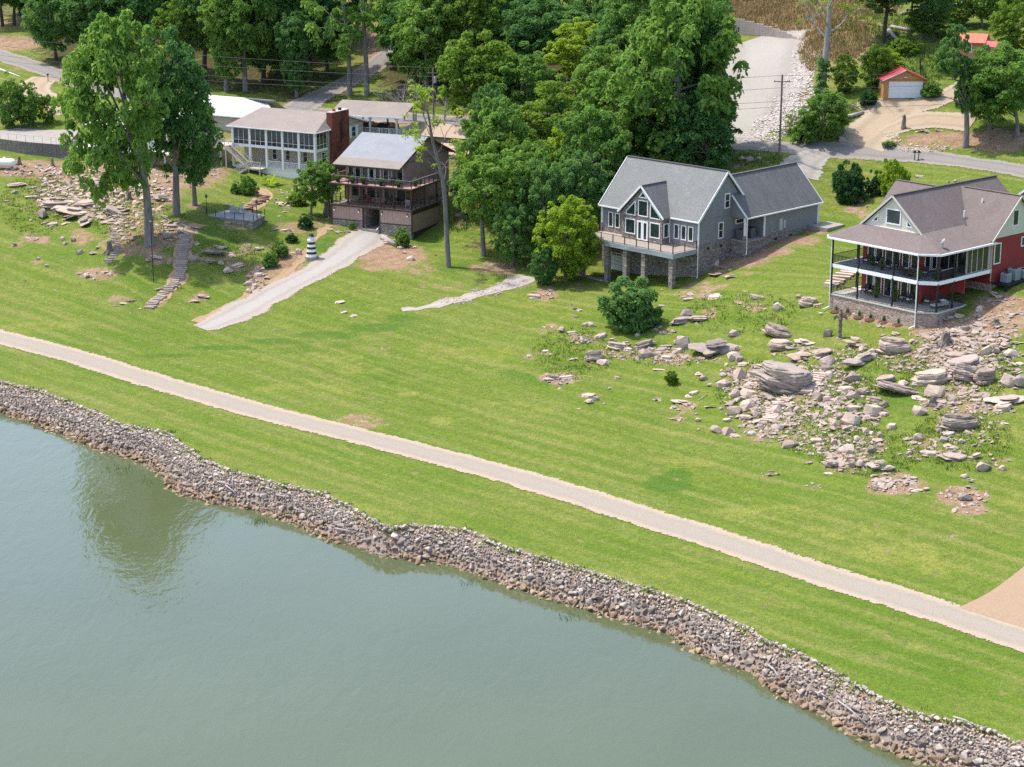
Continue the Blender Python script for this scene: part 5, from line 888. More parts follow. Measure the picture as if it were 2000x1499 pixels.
# second row that fills the forest behind
rgf = random.Random(77)
for u, v in [(40,30),(100,40),(150,70),(205,60),(265,60),(330,80),(390,70),(440,100),(500,60),(545,150),(620,70),(640,150),(570,60),(660,90),(780,120),(850,70),(905,60),(960,60),(800,160),(1000,160),(1050,160),(1130,140),(1090,110),(1200,130),(1280,120),(1340,200),(1180,260),(1290,260),(1050,420),(1110,330),(960,330),(1200,200),(870,20),(1000,30),(460,20),(300,20),(1230,60),(1310,40)]:
    w = rgf.uniform(42, 66); tree(u, v, v-rgf.uniform(120, 175), u-w, u+w, v-rgf.uniform(18, 38), rgf.choice('ddmm'), 'leafy tree crowded in the dense forest behind the houses', group=FG, bark=M_BARKD)
for (u, vb, vt, l, r_, cb, lb) in ((683,187,-75,592,738,108,'tall slim tree at the left of the two bare trunks by the hill lane'), (717,188,-60,655,748,60,'tall slim tree at the right of the two bare trunks by the hill lane')): tree(u, vb, vt, l, r_, cb, 'm', lb, crowns=SPARSE, tr=.42)
tree(1886, 287, 58, 1824, 1886, 215, 'd', 'leaning ivy covered tree on the bank above the upper road', crowns=COLUMN, tr=.4)
for (u, vb, vt, l, r_, key, lb) in [(1662,393,320,1626,1694,'c','large dark shrub on the lawn behind the grey garage'),(1706,382,335,1692,1724,'c','narrow dark shrub between the two larger lawn shrubs'),(1741,380,314,1714,1776,'y','yellow green shrub on the lawn behind the red house'),(1229,640,545,1174,1284,'d','big round bush on the slope below the grey house deck'),
  (595,446,418,582,612,'c','small bush under the little tree left of the brown cabin'),(546,502,472,530,564,'m','upper bush of the pair beside the dirt track'),(528,521,492,514,544,'m','lower bush of the pair beside the dirt track'),(569,472,456,557,582,'c','small bush beside the driftwood near the lighthouse'),(786,482,446,771,801,'m','round bush at the right corner of the brown cabin'),(688,450,434,682,695,'m','tiny bush at the left corner of the brown cabin'),(458,378,354,449,469,'m','clipped bush left of the timber steps'),(484,380,344,466,502,'m','taller bush beside the timber steps'),
  (1311,751,725,1298,1323,'b','small bright conifer among the rocks on the slope'),(1745,108,68,1734,1796,'b','bush above the orange garage roof'),(1572,278,232,1549,1602,'m','low bush at the foot of the bushy tree by the short pole'),(1690,208,178,1678,1712,'c','dark bush at the left corner of the orange garage'),(1735,286,276,1722,1750,'m','low weed clump beside the garage driveway mouth'),(700,340,310,690,720,'m','bush hidden between the sunroom house and brown cabin'),(1815,190,160,1800,1838,'m','bush right of the orange garage'),(575,400,372,560,600,'b','bush against the white block wall by the little tree')]:
    tree(u, vb, vt, l, r_, vb-1, key, lb, 'shrub', None, SHRUBS, cat='shrub')
# broad-leaved clump beside the white stairs
g = ground_px(528, 362); t = thing('banana_plant', 'broad leaved plant clump beside the white outside stairs', 'plant', g)
lm = M_LEAF['y']
for k in range(16):
    a = k*2.4; L = random.uniform(1.2, 2.1); tilt = random.uniform(.5, 1.15); d = Vector((math.cos(a)*math.sin(tilt), math.sin(a)*math.sin(tilt), math.cos(tilt))); s = d.cross(Vector((0, 0, 1))).normalized()*.26; b0 = Vector((math.cos(a)*.6, math.sin(a)*.4, .2)); dr = Vector((0, 0, -.35))
    MB().add([b0-s*.2, b0+s*.2, b0+d*L*.5+s, b0+d*L*.5-s, b0+d*L+s*.5+dr, b0+d*L-s*.5+dr, b0+d*L*1.15+dr*1.6], [(0, 1, 2, 3), (3, 2, 4, 5), (5, 4, 6)]).build('leaf', lm, t)
# bare and half-dead trees: branching skeletons
def branch(b, p, d, L, r0, lvl, rg, ends, spread=.6):
    n = 4; pts = [p]; q = p.copy(); dd = d.copy()
    for i in range(n):
        dd = (dd+Vector((rg.gauss(0, .13), rg.gauss(0, .13), rg.gauss(.03, .1)))).normalized(); q = q+dd*(L/n); pts.append(q.copy())
    b.tube(pts, [r0*(1-.6*i/n) for i in range(n+1)], 6 if lvl < 2 else 4, False); ends.append((q.copy(), lvl))
    if lvl >= 4: return
    for k in range(rg.randint(2, 4) if lvl else 6):
        f = rg.uniform(.45, 1); i = min(n-1, int(f*n)); s = pts[i].lerp(pts[i+1], f*n-i); ax = Vector((rg.gauss(0, 1), rg.gauss(0, 1), rg.gauss(.25, .5))).normalized(); nd = (dd*(1-spread*.5)+ax*spread*1.25).normalized()
        branch(b, s, nd, L*rg.uniform(.42, .66), r0*.45, lvl+1, rg, ends, spread)
def bare_tree(pts_px, radii, label, seed, mat, leaves=None, limb=6., start=.55, lift=1.):
    g = ground_px(*pts_px[0]); ppm = to_px(g)[2]*.975; t = thing('bare_tree', label, 'tree', g); P = [Vector(((u-pts_px[0][0])/ppm, 0, (pts_px[0][1]-v)/ppm)) for u, v in pts_px]
    rg = random.Random(seed); b = MB(); b.tube([P[0]-Vector((0, 0, .6))]+P, [radii[0]*1.5]+list(np.interp(np.linspace(0, 1, len(P)), np.linspace(0, 1, len(radii)), radii)), 10); b.build('trunk', mat, t, True)
    ends = []; q = MB()
    for k in range(11):
        f = start+(1-start)*k/10; x = f*(len(P)-1); i = min(len(P)-2, int(x)); s = P[i].lerp(P[i+1], x-i); a = rg.uniform(0, 6.28)
        branch(q, s, Vector((math.cos(a), math.sin(a)*.8, lift*.75)).normalized(), limb*(1.15-.55*f)*rg.uniform(.7, 1.1), radii[-1]*.6+radii[0]*.07, 1, rg, ends)
    q.build('branches', mat, t)
    if leaves:
        E = [e for e, lv in ends if lv >= 2 and rg.random() < leaves[0]]; r = np.random.default_rng(seed); V, Fq = leaf_cloud(np.array([e[:] for e in E]), np.full(len(E), .5), 20, .16, r); o = link(bpy.data.objects.new('crown', np_mesh('crown', V, Fq, M_LEAF['y'])), t)
    return t, P
bare_tree([(876,522),(874,480),(872,430),(870,385),(866,350),(857,315),(848,280),(843,245),(838,212)], [.36, .31, .27, .19, .09], 'tall leaning half dead tree with sparse leaves beside the brown cabin', 4, M_BARK, (.24,), 5.2, .42)
dt, P = bare_tree([(1606,190),(1607,150),(1609,110),(1611,70),(1612,35),(1613,0),(1614,-40)], [.48, .44, .38, .3, .2], 'dead grey tree with ivy round its foot beside the gravel lot', 9, M_DEADW, (.13,), 6, .45)
r = np.random.default_rng(5); zz_ = r.uniform(0, 5.5, 60); C = np.c_[r.normal(size=60)*.45, r.normal(size=60)*.45, zz_]; V, Fq = leaf_cloud(C, np.full(60, .55), 60, .15, r); link(bpy.data.objects.new('ivy', np_mesh('ivy', V, Fq, M_LEAF['d'])), dt)
bare_tree([(812,238),(813,215),(815,190),(818,170)], [.16, .12, .07], 'leafless grey shrub tree left of the transformer pole', 12, M_DEADW, None, 3.2, .2); bare_tree([(868,236),(869,220),(870,205)], [.14, .1, .06], 'leafless grey thicket right of the transformer pole', 14, M_DEADW, None, 4, .15); bare_tree([(790,236),(790,215),(788,195)], [.14, .1, .06], 'leafless grey thicket behind the carport roof', 17, M_DEADW, None, 4, .15)

# single out the forest trees by their place in their part of the wood
ORD = 'first second third fourth fifth sixth seventh eighth ninth tenth eleventh twelfth thirteenth fourteenth fifteenth sixteenth seventeenth eighteenth nineteenth twentieth'.split()
for lo, hi, place in ((-99, 340, 'wood above the tall left trees'), (340, 690, 'wood left of the hill lane'), (690, 1035, 'wood right of the hill lane'), (1035, 1170, 'grove left of the grey house roof'), (1170, 1460, 'grove behind the grey house roof'), (1460, 2200, 'trees along the top right edge')):
    for back, row in ((True, 'back row'), (False, 'front row')):
        L = sorted([q for q in FTREES if lo <= q[0] < hi and (q[1] < 112) == back], key=lambda q: q[0])
        for i, q in enumerate(L): q[3]['label'] = ('dark' if q[2] == 'd' else 'lighter')+f' tree {ORD[i]} from left in {row} of {place}'
# ================================================================ BOULDERS AND LOOSE ROCKS  (cx, cy, w, h in photograph pixels, look)
BIG = [np_mesh('boulder', *craggy(*(ledge_rock(30+i, 3+i % 2) if i % 2 == 0 else block_rock(30+i, 4)), i, 3), None) for i in range(9)]
SLB = [np_mesh('slab', *craggy(*(ledge_rock(50+i, 1+i % 2, 9, .3) if i % 2 else block_rock(50+i, 3, .3)), i+20, 1, .04), None) for i in range(8)]
RND = [np_mesh('rock', *hull_rock(70+i, 20, .62), None) for i in range(10)]
for me in BIG+SLB+RND: me.materials.append(M_ROCK)
RMAT = {'s': M_ROCK, 'g': M_ROCKG, 'p': M_ROCKP}; ROCK_XY = []; RK = 0
MARKS = [(1640,640,'totem pole'),(1229,600,'big round bush'),(1846,664,'large soil stump'),(1311,738,'small conifer'),(1540,740,'huge layered ledge'),(1390,672,'largest cracked boulder'),(1962,775,'mushroom shaped boulder'),(1760,755,'overhanging ledge'),(1880,720,'stacked ledge'),(1715,908,'flat faced boulder'),(1740,945,'lowest bare patches'),(1700,610,'patio wall'),(1400,520,'grey house corner'),(1312,569,'right stone pillar'),(1105,530,'yellow green tree'),(1160,697,'triangular slab'),(1440,815,'lower rock pile'),(1877,823,'smooth grey slab'),(609,485,'striped lighthouse'),(460,430,'wooden terrace'),(350,560,'long stone steps'),(225,500,'short stone steps'),(292,470,'tallest left tree'),(140,405,'left outcrop ledge'),(90,350,'retaining wall'),(740,450,'cabin gravel drive'),(786,465,'cabin corner bush'),(440,505,'dark bare patch rock'),(700,600,'middle lawn'),(1662,357,'large dark shrub'),(1523,300,'roadside pole'),(1780,270,'garage driveway'),(1561,545,'white topped rock'),(1090,740,'low central stones'),(1860,960,'lone lowest boulder'),(1980,690,'right edge boulder'),(1060,575,'swale end')]
TONE = {'p': 'pale pinkish', 'g': 'dark grey', 's': 'brownish grey'}
def rock_label(u, v, w, h, look):
    du, dv, nm = min(((u-a, v-b, n) for a, b, n in MARKS), key=lambda q: q[0]**2+(q[1]*1.4)**2)
    side = ('right of' if du > 0 else 'left of') if abs(du) > abs(dv)*1.3 else ('below' if dv > 0 else 'above')
    sz = 'tiny' if w < 11 else 'small' if w < 18 else 'medium' if w < 26 else 'broad'
    return f"{sz} {TONE[look]} {'slab' if h < w*.5 else 'rock'} {side} the {nm}"
def rock(u, v, w, h, look, label, name='loose_rock', group=None, parent=None, cat='rock'):
    global RK
    RK += 1; rg = random.Random(RK*7+3); g = ground_px(u, v+h*.28); ppm = to_px(g)[2]; W = w/ppm; Hh = h/ppm; flat = h/w
    W *= 1.34 if name == 'boulder' else 1.24; pool = BIG if W > 2.4 else (SLB if flat < .62 else RND); me = pool[rg.randrange(len(pool))]; o = link(bpy.data.objects.new(name, me), parent)
    dim = W/2/1.0; hs = max(.22, min(1.1, (Hh-.18*W)/max(W, .1)*1.9)); base = .62 if pool is BIG else (.36 if pool is SLB else .6)
    o.scale = (dim*1.06, dim*rg.uniform(.7, 1.0), dim*hs/base*.95); o.rotation_euler = (rg.gauss(0, .12), rg.gauss(0, .14), rg.choice([0, math.pi])+rg.gauss(0, .35))
    o.location = (g[0], g[1], g[2]+dim*hs*.28); o.material_slots[0].link = 'OBJECT'; o.material_slots[0].material = RMAT[look]; ROCK_XY.append((g[0], g[1], W))
    return tag(o, label, cat, group)
def crop(x0, y0, k): return lambda x, y, w, h: (x0+x*k, y0+y*k, w*k, h*k)
cr = crop(1500, 560, .2936); cm = crop(1000, 560, .25); cl = crop(0, 300, .2268)
NAMED = [ (cl,480,430,230,90,'s','wide weathered ledge in the upper middle of the left outcrop'), (cl,900,270,220,85,'s','broad ledge under the overhanging crown of the tallest tree'), (cl,1000,500,190,80,'g','grey ledge at the right end of the left outcrop'), (cl,760,420,190,70,'s','flat weathered ledge right of the broad layered ledge'), (cr,120,610,330,215,'g','huge layered grey ledge below the wooden totem pole'), (cr,130,535,115,65,'g','dark slab lying on top of the huge layered ledge'), (cr,75,295,165,95,'s','wide flat topped boulder left of the totem pole'), (cr,605,470,225,130,'g','long dark boulder below and right of the totem pole'), (cr,592,365,140,100,'s','pale boulder resting on the long dark boulder'),
 (cr,850,395,175,125,'s','split pink boulder in front of the patio wall'), (cr,880,670,240,90,'g','overhanging flat ledge in the middle of the right slope'), (cr,790,608,135,60,'s','slab stacked on the overhanging ledge'), (cr,1075,605,215,120,'s','tilted layered boulder right of the overhanging ledge'), (cr,1110,695,115,95,'p','square pink block below the tilted layered boulder'), (cr,1005,825,92,80,'s','single rounded boulder alone on the grass of the right slope'), (cr,1285,898,195,125,'g','large smooth grey slab lying in the bright grass'),
 (cr,1290,495,215,85,'g','top plate of the stacked ledge right of the stump'), (cr,1310,585,150,125,'g','bulky base block of the stacked ledge right of the stump'), (cr,1240,452,130,60,'s','small plate crowning the stacked ledge'), (cr,1445,600,155,115,'s','block right of the stacked ledge'), (cr,1575,735,260,85,'s','mushroom shaped layered boulder near the right edge'), (cr,1560,800,100,60,'p','pedestal stone under the mushroom shaped boulder'), (cr,1600,625,95,110,'s','upright stone left of the right edge boulder'), (cr,1675,620,100,130,'g','boulder cut by the right edge of the photograph'),
 (cr,550,885,115,100,'p','pale upright block in the middle of the rock scatter'), (cr,690,825,100,95,'p','pointed pale block right of the middle scatter'), (cr,735,1180,160,105,'g','flat faced boulder at the lower end of the rock scatter'), (cr,430,1170,115,62,'s','low boulder left of the flat faced boulder'), (cr,685,1085,95,62,'g','rounded grey boulder above the flat faced boulder'), (cr,140,1045,100,70,'p','lone pale boulder at the lower left of the scatter'), (cr,525,1075,105,68,'s','cracked boulder above the low boulder'), (cr,1435,1195,100,75,'s','brown boulder in the lower right grass'), (cr,1305,1395,95,62,'g','lone boulder in the lowest patch of bare soil'), (cr,265,105,110,75,'s','boulder at the downspout corner of the red house'), (cr,70,135,70,62,'p','white topped rock between the two houses'), (cr,400,315,62,55,'g','small dark upright rock left of the totem pole'),
 (cm,1560,450,345,195,'g','largest cracked boulder on the central slope'), (cm,1345,455,120,110,'s','ledge leaning on the left of the largest cracked boulder'), (cm,1730,362,95,68,'s','rock just above the right end of the largest cracked boulder'), (cm,1330,258,165,75,'g','dark low rock below the grey house deck'), (cm,1365,215,90,78,'g','dark upright rock behind the dark low rock'), (cm,1465,245,130,60,'p','pale slab right of the dark rocks below the deck'), (cm,645,545,145,100,'s','triangular grey slab on the left of the central slope'), (cm,715,588,85,55,'s','small slab touching the triangular slab'), (cm,820,462,150,80,'s','left plate of the ledge row below the round bush'), (cm,1030,450,145,75,'g','middle plate of the ledge row below the round bush'), (cm,1042,515,125,88,'s','tilted plate under the ledge row below the round bush'), (cm,1205,460,95,48,'g','dark plate at the right of the ledge row'), (cm,1595,1112,105,68,'s','rounded boulder at the lower left of the rock pile'), (cm,1345,892,155,62,'s','long brown slab right of the small conifer'), (cm,1650,758,115,85,'s','round boulder at the left edge of the rock pile'), (cm,1740,968,125,80,'p','pale slab in the lower rock pile'), (cm,1845,925,115,95,'p','upright pale slab in the lower rock pile'), (cm,1345+435,690,95,105,'p','pink block at the top of the rock pile'),
 (cl,590,540,210,85,'g','long dark ledge of the left outcrop'), (cl,715,582,210,95,'g','undercut ledge at the bottom of the left outcrop'), (cl,620,465,250,115,'s','broad layered ledge at the centre of the left outcrop'), (cl,365,525,95,100,'g','dark tilted block at the left end of the outcrop'), (cl,830,350,170,60,'s','layered ledge at the top right of the left outcrop'), (cl,1390,370,175,100,'g','grey rock mass between the trunks of the tall left trees'), (cl,1840,845,165,70,'g','dark rock in a bare patch right of the long stone steps'), (cl,1745,1225,115,52,'s','low pale rock near the foot of the long stone steps'), (cl,150,265,135,42,'s','flat rock at the far left below the retaining wall') ]
for f, x, y, w, h, lk, lb in NAMED: rock(*f(x, y, w, h), lk, lb, 'boulder', None, cat='boulder')
GR = ('loose rocks on the slope below the red house', 'loose rocks on the central slope below the grey house', 'loose rocks on the left slope')
LB = ('pale loose rock among the scatter on the slope below the red house', 'pale loose rock on the central slope below the grey house', 'weathered loose rock on the slope below the tall left trees')
SMALL = [(cr,[(80,385,155,80),(245,360,125,62),(210,450,165,82),(375,435,140,62),(390,490,110,80),(390,538,80,60),(405,585,55,58),(560,605,92,75),(515,680,112,58),(560,718,100,66),(637,695,82,62),(335,735,92,72),(390,745,66,46),(775,780,52,66),(560,805,85,46),(485,865,52,42),(900,645,75,48),(1355,430,105,52),(1450,425,74,72),(1515,425,52,62),(1620,445,95,62),(1310,275,85,46),(1380,310,62,42),(690,435,75,56),(630,415,55,40),(320,1020,75,42),(555,1140,62,42),(560,1188,58,52),(610,1180,62,72),(720,1025,95,46),(825,930,62,52),(655,960,56,42),(590,1010,52,42),(745,985,52,42),(1000,1000,62,56),(1170,1015,62,46),(1195,1060,84,48),(1240,1125,165,55),(1080,1105,125,38),(1375,1125,92,56),(1310,1260,52,36),(1355,1285,62,36),(1560,1205,52,42),(785,1300,82,42),(775,1325,72,36),(955,1270,82,40),(980,1350,75,40),(715,1335,62,36),(1040,1345,72,36),(205,65,42,32),(350,178,42,20),(340,122,62,30),(1085,465,80,40),(1160,555,50,45),(770,400,60,40),(1480,360,80,40),(1400,380,70,35),(1320,355,80,40),(1270,190,70,35),(1200,205,85,42),(1410,150,50,45),(1510,50,95,52),(1250,285,70,25),(1030,270,60,22),(1130,300,60,24),(860,720,0,0),(990,735,110,45),(1230,735,120,30),(1390,760,60,30),(1420,720,45,55),(1385,805,30,25),(1140,955,40,50),(1210,980,70,35),(1290,1030,50,40),(1230,1080,60,35),(945,1105,40,30),(450,910,60,55),(365,915,70,40),(395,800,80,36),(195,820,48,42),(135,815,52,40),(150,852,52,32),(265,850,70,32),(385,855,40,32),(60,930,85,60),(40,970,60,24),(110,770,130,90),(60,820,90,70),(260,690,110,45),(320,640,90,40),(350,600,70,40),(520,960,0,0),(470,750,50,40),(720,745,80,40),(770,850,60,36),(1450,520,0,0),(1330,970,50,30),(1575,910,60,26),(1480,1120,30,20),(270,1170,60,30),(400,1240,55,22),(440,1030,50,50),(435,1080,45,30),(600,1075,40,26),(690,975,36,30),(760,320,40,24),(850,310,60,28),(1560,530,50,24),(1650,570,80,40),(1600,545,90,34),(1660,510,90,40),(1480,530,90,36),(1650,370,90,30)],0,'psps'),
 (cm,[(905,440,85,50),(905,490,85,42),(790,415,85,52),(565,410,115,62),(700,385,95,46),(1200,555,105,56),(1310,500,55,62),(1735,540,112,76),(1780,565,75,46),(1810,600,95,32),(1750,485,55,62),(575,297,62,36),(620,295,68,48),(385,340,62,52),(530,185,46,26),(180,75,105,52),(330,705,82,46),(430,705,105,46),(595,845,102,40),(600,895,66,42),(650,875,56,42),(1425,830,75,36),(1370,855,62,36),(1260,945,52,32),(1255,1030,72,26),(1840,830,125,82),(1740,835,92,82),(1700,900,88,42),(1490,710,74,48),(1450,680,74,42),(1545,760,72,42),(1690,1130,95,72),(1745,1165,84,32),(1865,1150,62,42),(1455,1040,46,36),(1820,1020,84,52),(1910,1000,62,62),(1680,1040,84,42),(1945,1045,115,60),(1150,645,84,30),(980,375,42,32),(1915,615,105,52),(1165,150,52,26),(1580,80,135,36),(1375,95,82,36),(1395,60,72,36),(1290,430,80,40),(1320,395,90,40),(1380,600,0,0),(135,540,60,26),(265,500,70,24),(480,565,60,34),(495,235,46,26),(285,720,80,34),(470,360,80,40),(820,710,46,26),(765,795,30,22),(375,798,30,22),(720,915,24,20),(525,955,34,16),(1440,995,32,22),(1460,1115,32,22),(1560,935,80,26),(1630,955,50,30),(1860,1065,40,30),(1960,1170,36,26),(1850,760,100,50),(1900,740,80,50),(1700,650,70,40),(1680,610,40,30),(1650,690,60,40)],1,'sppp'),
 (cl,[(1020,480,165,82),(880,250,200,80),(780,250,145,82),(560,295,145,62),(450,380,155,52),(640,245,64,36),(390,275,62,32),(270,370,92,46),(460,605,95,42),(125,330,64,42),(960,580,160,48),(1000,330,82,52),(690,850,56,52),(810,855,95,40),(850,805,82,30),(540,735,42,42),(560,775,42,32),(635,745,42,36),(240,725,62,26),(310,735,62,32),(130,785,72,36),(1435,720,84,62),(1480,625,125,30),(1600,675,135,46),(1650,630,125,36),(1430,545,105,36),(1350,890,115,36),(1280,915,84,42),(1455,945,36,32),(1695,775,46,36),(1635,820,42,26),(1895,800,95,40),(1670,905,92,72),(1805,930,92,46),(1900,945,52,46),(1960,1000,92,60),(1670,1270,92,36),(1375,1165,62,36),(1130,1265,82,22),(1060,1290,62,18),(1205,1335,40,16),(990,1312,40,14),(55,410,50,22),(265,577,30,22),(385,595,60,30),(690,520,110,40),(780,540,120,46),(560,600,80,30),(520,420,110,50),(700,430,90,40),(880,540,110,40),(600,420,100,46),(480,480,90,50),(330,905,50,30),(405,965,40,30),(740,1040,70,26),(690,1030,60,26),(220,1095,26,16),(475,1180,30,12)],2,'sgsp'),
 (crop(370,380,.16),[(735,620,60,110),(830,665,90,60),(890,660,40,46),(965,632,42,46),(385,840,80,60),(580,860,160,60),(520,735,100,60),(440,710,50,30),(165,1230,160,60),(60,1295,120,50),(90,600,70,46),(1040,425,90,30),(1160,435,90,40),(1215,435,70,40),(850,980,110,60),(720,1090,110,70),(800,1110,90,60),(760,1060,80,60),(720,1180,90,60),(1330,710,90,90),(1260,710,80,30),(1160,215,90,24),(1095,262,60,24),(480,130,140,60),(670,105,60,26)],2,'psps'),
 (crop(600,180,.2134),[(280,1275,70,40),(370,1280,62,34),(215,1260,60,30),(745,1365,130,60),(850,1425,60,40),(890,1470,40,26),(960,1420,90,30),(1000,1440,0,0),(1430,1130,140,50),(1390,1130,60,40),(1180,1490,40,20)],2,'psp'),
 (crop(350,350,.25),[(1250,960,100,36),(1285,1040,50,22),(1365,1068,60,30),(740,1180,24,14),(1810,620,70,50)],2,'pp'),
 (crop(1100,280,.275),[(1200,775,70,30),(1140,805,70,40),(1075,855,70,60),(1135,878,62,30),(1095,925,130,46),(1205,940,84,40),(1190,900,34,20),(1020,900,40,20),(700,1040,30,14),(1380,1090,100,46),(1275,110,60,40),(1315,115,90,50),(1385,105,40,26),(1490,85,40,18),(1290,1050,30,18),(1250,1082,24,16)],1,'psps'),
 (crop(1560,320,.2268),[(1040,105,90,30),(1290,155,40,24),(1345,148,36,24),(1405,120,30,14),(590,370,30,18),(410,410,30,12),(540,315,80,40)],0,'ps'),
 (crop(1400,0,.3),[(815,905,70,40),(1325,850,60,26),(1370,855,46,22),(1440,850,50,24),(470,840,40,26),(510,830,36,26)],1,'sp')]
n_loose = 0
for f, L, gi, looks in SMALL:
    for i, (x, y, w, h) in enumerate(L):
        if w: q = f(x, y, w, h); rock(*q, looks[i % len(looks)], rock_label(*q, looks[i % len(looks)]), 'loose_rock', GR[gi]); n_loose += 1
seen = {}
for ob in [o for o in COL.objects if o.name.startswith('loose_rock')]: seen.setdefault(ob['label'], []).append(ob)
for lb, L in seen.items():
    if len(L) > 1:
        for i, ob in enumerate(sorted(L, key=lambda o: to_px(np.array(o.location))[0])): ob['label'] = f'{ORD[i]} from left {lb}'
# rubble that nobody could count: one mass
def rubble(name, label, ells, n, smin, smax, mat, seed, cat='rubble', power=1.6):
    r = np.random.default_rng(seed); w = np.array([e[2]*e[3] for e in ells], float); k = r.choice(len(ells), n, p=w/w.sum()); a = r.uniform(0, 6.283, n); q = np.sqrt(r.random(n)); VV = []; FF = []; off = 0
    U = np.array([ells[i][0]+ells[i][2]*q[j]*math.cos(a[j]) for j, i in enumerate(k)]); Vv = np.array([ells[i][1]+ells[i][3]*q[j]*math.sin(a[j]) for j, i in enumerate(k)])
    # march all pixels to the terrain grid together
    Zg = GZ.reshape(ny, nx); d = V_F+((U-1000)/FOC)[:, None]*np.array([1, 0, 0])+((749.5-Vv)/FOC)[:, None]*V_U; d = d/d[:, 1:2]; t = np.full(n, 130.)
    for _ in range(60):
        P = t[:, None]*d; z = P[:, 2]+CAM_Z; ix = np.clip(np.searchsorted(GX, P[:, 0]), 0, nx-1); iy = np.clip(np.searchsorted(GY, P[:, 1]), 0, ny-1); gap = z-Zg[iy, ix]; t = t+np.clip(gap/(.35), -2, 12)
    P = t[:, None]*d; hgt = height(P[:, :2]); s = smin+(smax-smin)*r.random(n)**power
    for i in range(n):
        Pm_, Fc = RV[i % 8]; VV.append((Pm_*[1, 1, .6]*s[i]*.6)@rotm(r.uniform(0, 6.28), r.normal()*.2, r.normal()*.2).T+[P[i, 0], P[i, 1], hgt[i]+s[i]*.06]); FF.append(Fc+off); off += len(Pm_)
    return tag(link(bpy.data.objects.new(name, np_mesh(name, np.concatenate(VV), np.concatenate(FF), mat))), label, cat, kind='stuff')
rubble('slope_rubble', 'small broken stones strewn over the rocky slope below the red house', [e for e in SOIL if e[0] > 1040 and e[1] > 560 and e[1] < 1010]+[(1600,800,120,90,1),(1880,690,90,50,1),(1500,800,60,60,1),(1950,740,50,40,1),(1900,830,60,40,1),(1960,690,40,30,1),(1780,700,80,30,1)], 4000, .14, .75, M_MIXR, 3); rubble('slab_scatter', 'flat broken pinkish slabs lying thick between the boulders below the red house', [(1470,750,50,40,1),(1510,800,50,40,1),(1440,790,30,30,1),(1880,690,80,40,1),(1930,650,60,30,1),(1840,665,60,20,1),(1870,770,60,30,1),(1660,890,50,20,1),(1750,945,50,12,1),(1600,740,60,30,1),(1560,690,50,20,1),(1310,690,40,12,1),(1650,800,80,40,1)], 780, .4, 1.3, M_MIXR, 13)
rubble('outcrop_rubble', 'broken layered stones covering the left rocky outcrop', [(130,380,60,34,1),(200,400,50,30,1)]+[(150,375,90,48,1),(250,395,70,45,1),(60,332,70,14,1),(150,334,60,14,1),(300,360,50,30,1),(330,450,40,20,1),(190,535,30,10,1),(240,455,25,30,1),(505,545,20,24,1),(380,335,50,14,1),(600,375,60,8,1),(560,395,30,10,1)], 1700, .2, 1.1, M_ROCK, 4)
rubble('gravel_bank', 'pale broken stone bank between the gravel lot and the bushes', [(1570,120,26,40,1),(1560,180,34,44,1),(1535,215,34,36,1),(1505,250,36,26,1),(1470,268,24,10,1),(1590,110,14,30,1)], 3800, .18, .6, M_PALER, 5); rubble('roadside_stones', 'strip of small pale stones along the upper road bank', [(1800,288,60,8,1),(1745,270,14,14,1),(1690,205,30,10,1)], 500, .15, .5, M_ROCKP, 6)
rubble('swale_stones', 'pale stones lining the drainage swale', [(1000,556,34,8,1),(950,570,34,7,1),(890,586,34,6,1)], 700, .12, .4, M_ROCKG, 8)
# ---------------------------------------------------------------- stone and timber steps
M_STEP = m_rock('step_stone', [(.2, (.2, .17, .15)), (.5, (.36, .30, .26)), (.8, (.48, .41, .36))]); M_TIMB = m_plain('dark_timber', (.10, .07, .055), .9, .2)
def steps(name, label, pts, n, w, d, h, mat, soil=True):
    g = ground_many(pts); L = smooth_line(np.c_[g[:, :2], np.zeros(len(g))], n)[:, :2]; T = np.gradient(L, axis=0); z = height(L); t = thing(name, label, 'steps', (L[0, 0], L[0, 1], z[0]))
    for i in range(n):
        tg = Vector(T[i]).normalized(); a = math.atan2(tg.y, tg.x)+random.gauss(0, .15); o = MB().prism([(-d/2*random.uniform(.8, 1.1), -w/2*random.uniform(.8, 1.1), -.25), (d/2, -w/2*random.uniform(.85, 1.1), -.25), (d/2*random.uniform(.9, 1.15), w/2*random.uniform(.85, 1.1), -.25), (-d/2, w/2*random.uniform(.8, 1.1), -.25)], [(-d/2*.95, -w/2*.95, h), (d/2*.95, -w/2*.93, h), (d/2*.95, w/2*.95, h), (-d/2*.93, w/2*.95, h)]).build('step', mat, t)
        sl = random.gauss(0, .12); o.location = (L[i, 0]-L[0, 0]-tg.y*sl, L[i, 1]-L[0, 1]+tg.x*sl, z[i]-z[0]+random.uniform(-.02, .06)); k_ = random.uniform(.75, 1.1); o.scale = (random.uniform(.7, 1.15), k_, 1); o.rotation_euler = (0, 0, a)
ribbon('steps_bed', np.c_[ground_many([cl(*p, 0, 0)[:2] for p in [(1285,1335),(1350,1270),(1430,1190),(1520,1110),(1555,1050),(1560,950),(1570,850),(1585,760),(1590,705),(1650,650),(1720,610)]])[:, :2], [2.1]*11], 0, M_DIRT, up=.03, jag=.5)
steps('stone_steps', 'long curving flight of stone steps down the left lawn', [cl(*p, 0, 0)[:2] for p in [(1285,1335),(1350,1270),(1430,1190),(1520,1110),(1555,1050),(1560,950),(1570,850),(1585,760),(1590,705)]], 42, 1.5, .42, .2, M_STEP)
steps('stone_steps', 'short flight of stone steps beside the old stump on the left', [cl(*p, 0, 0)[:2] for p in [(930,945),(980,885),(1025,835),(990,770),(980,690),(985,640)]], 20, 1.15, .42, .2, M_STEP)
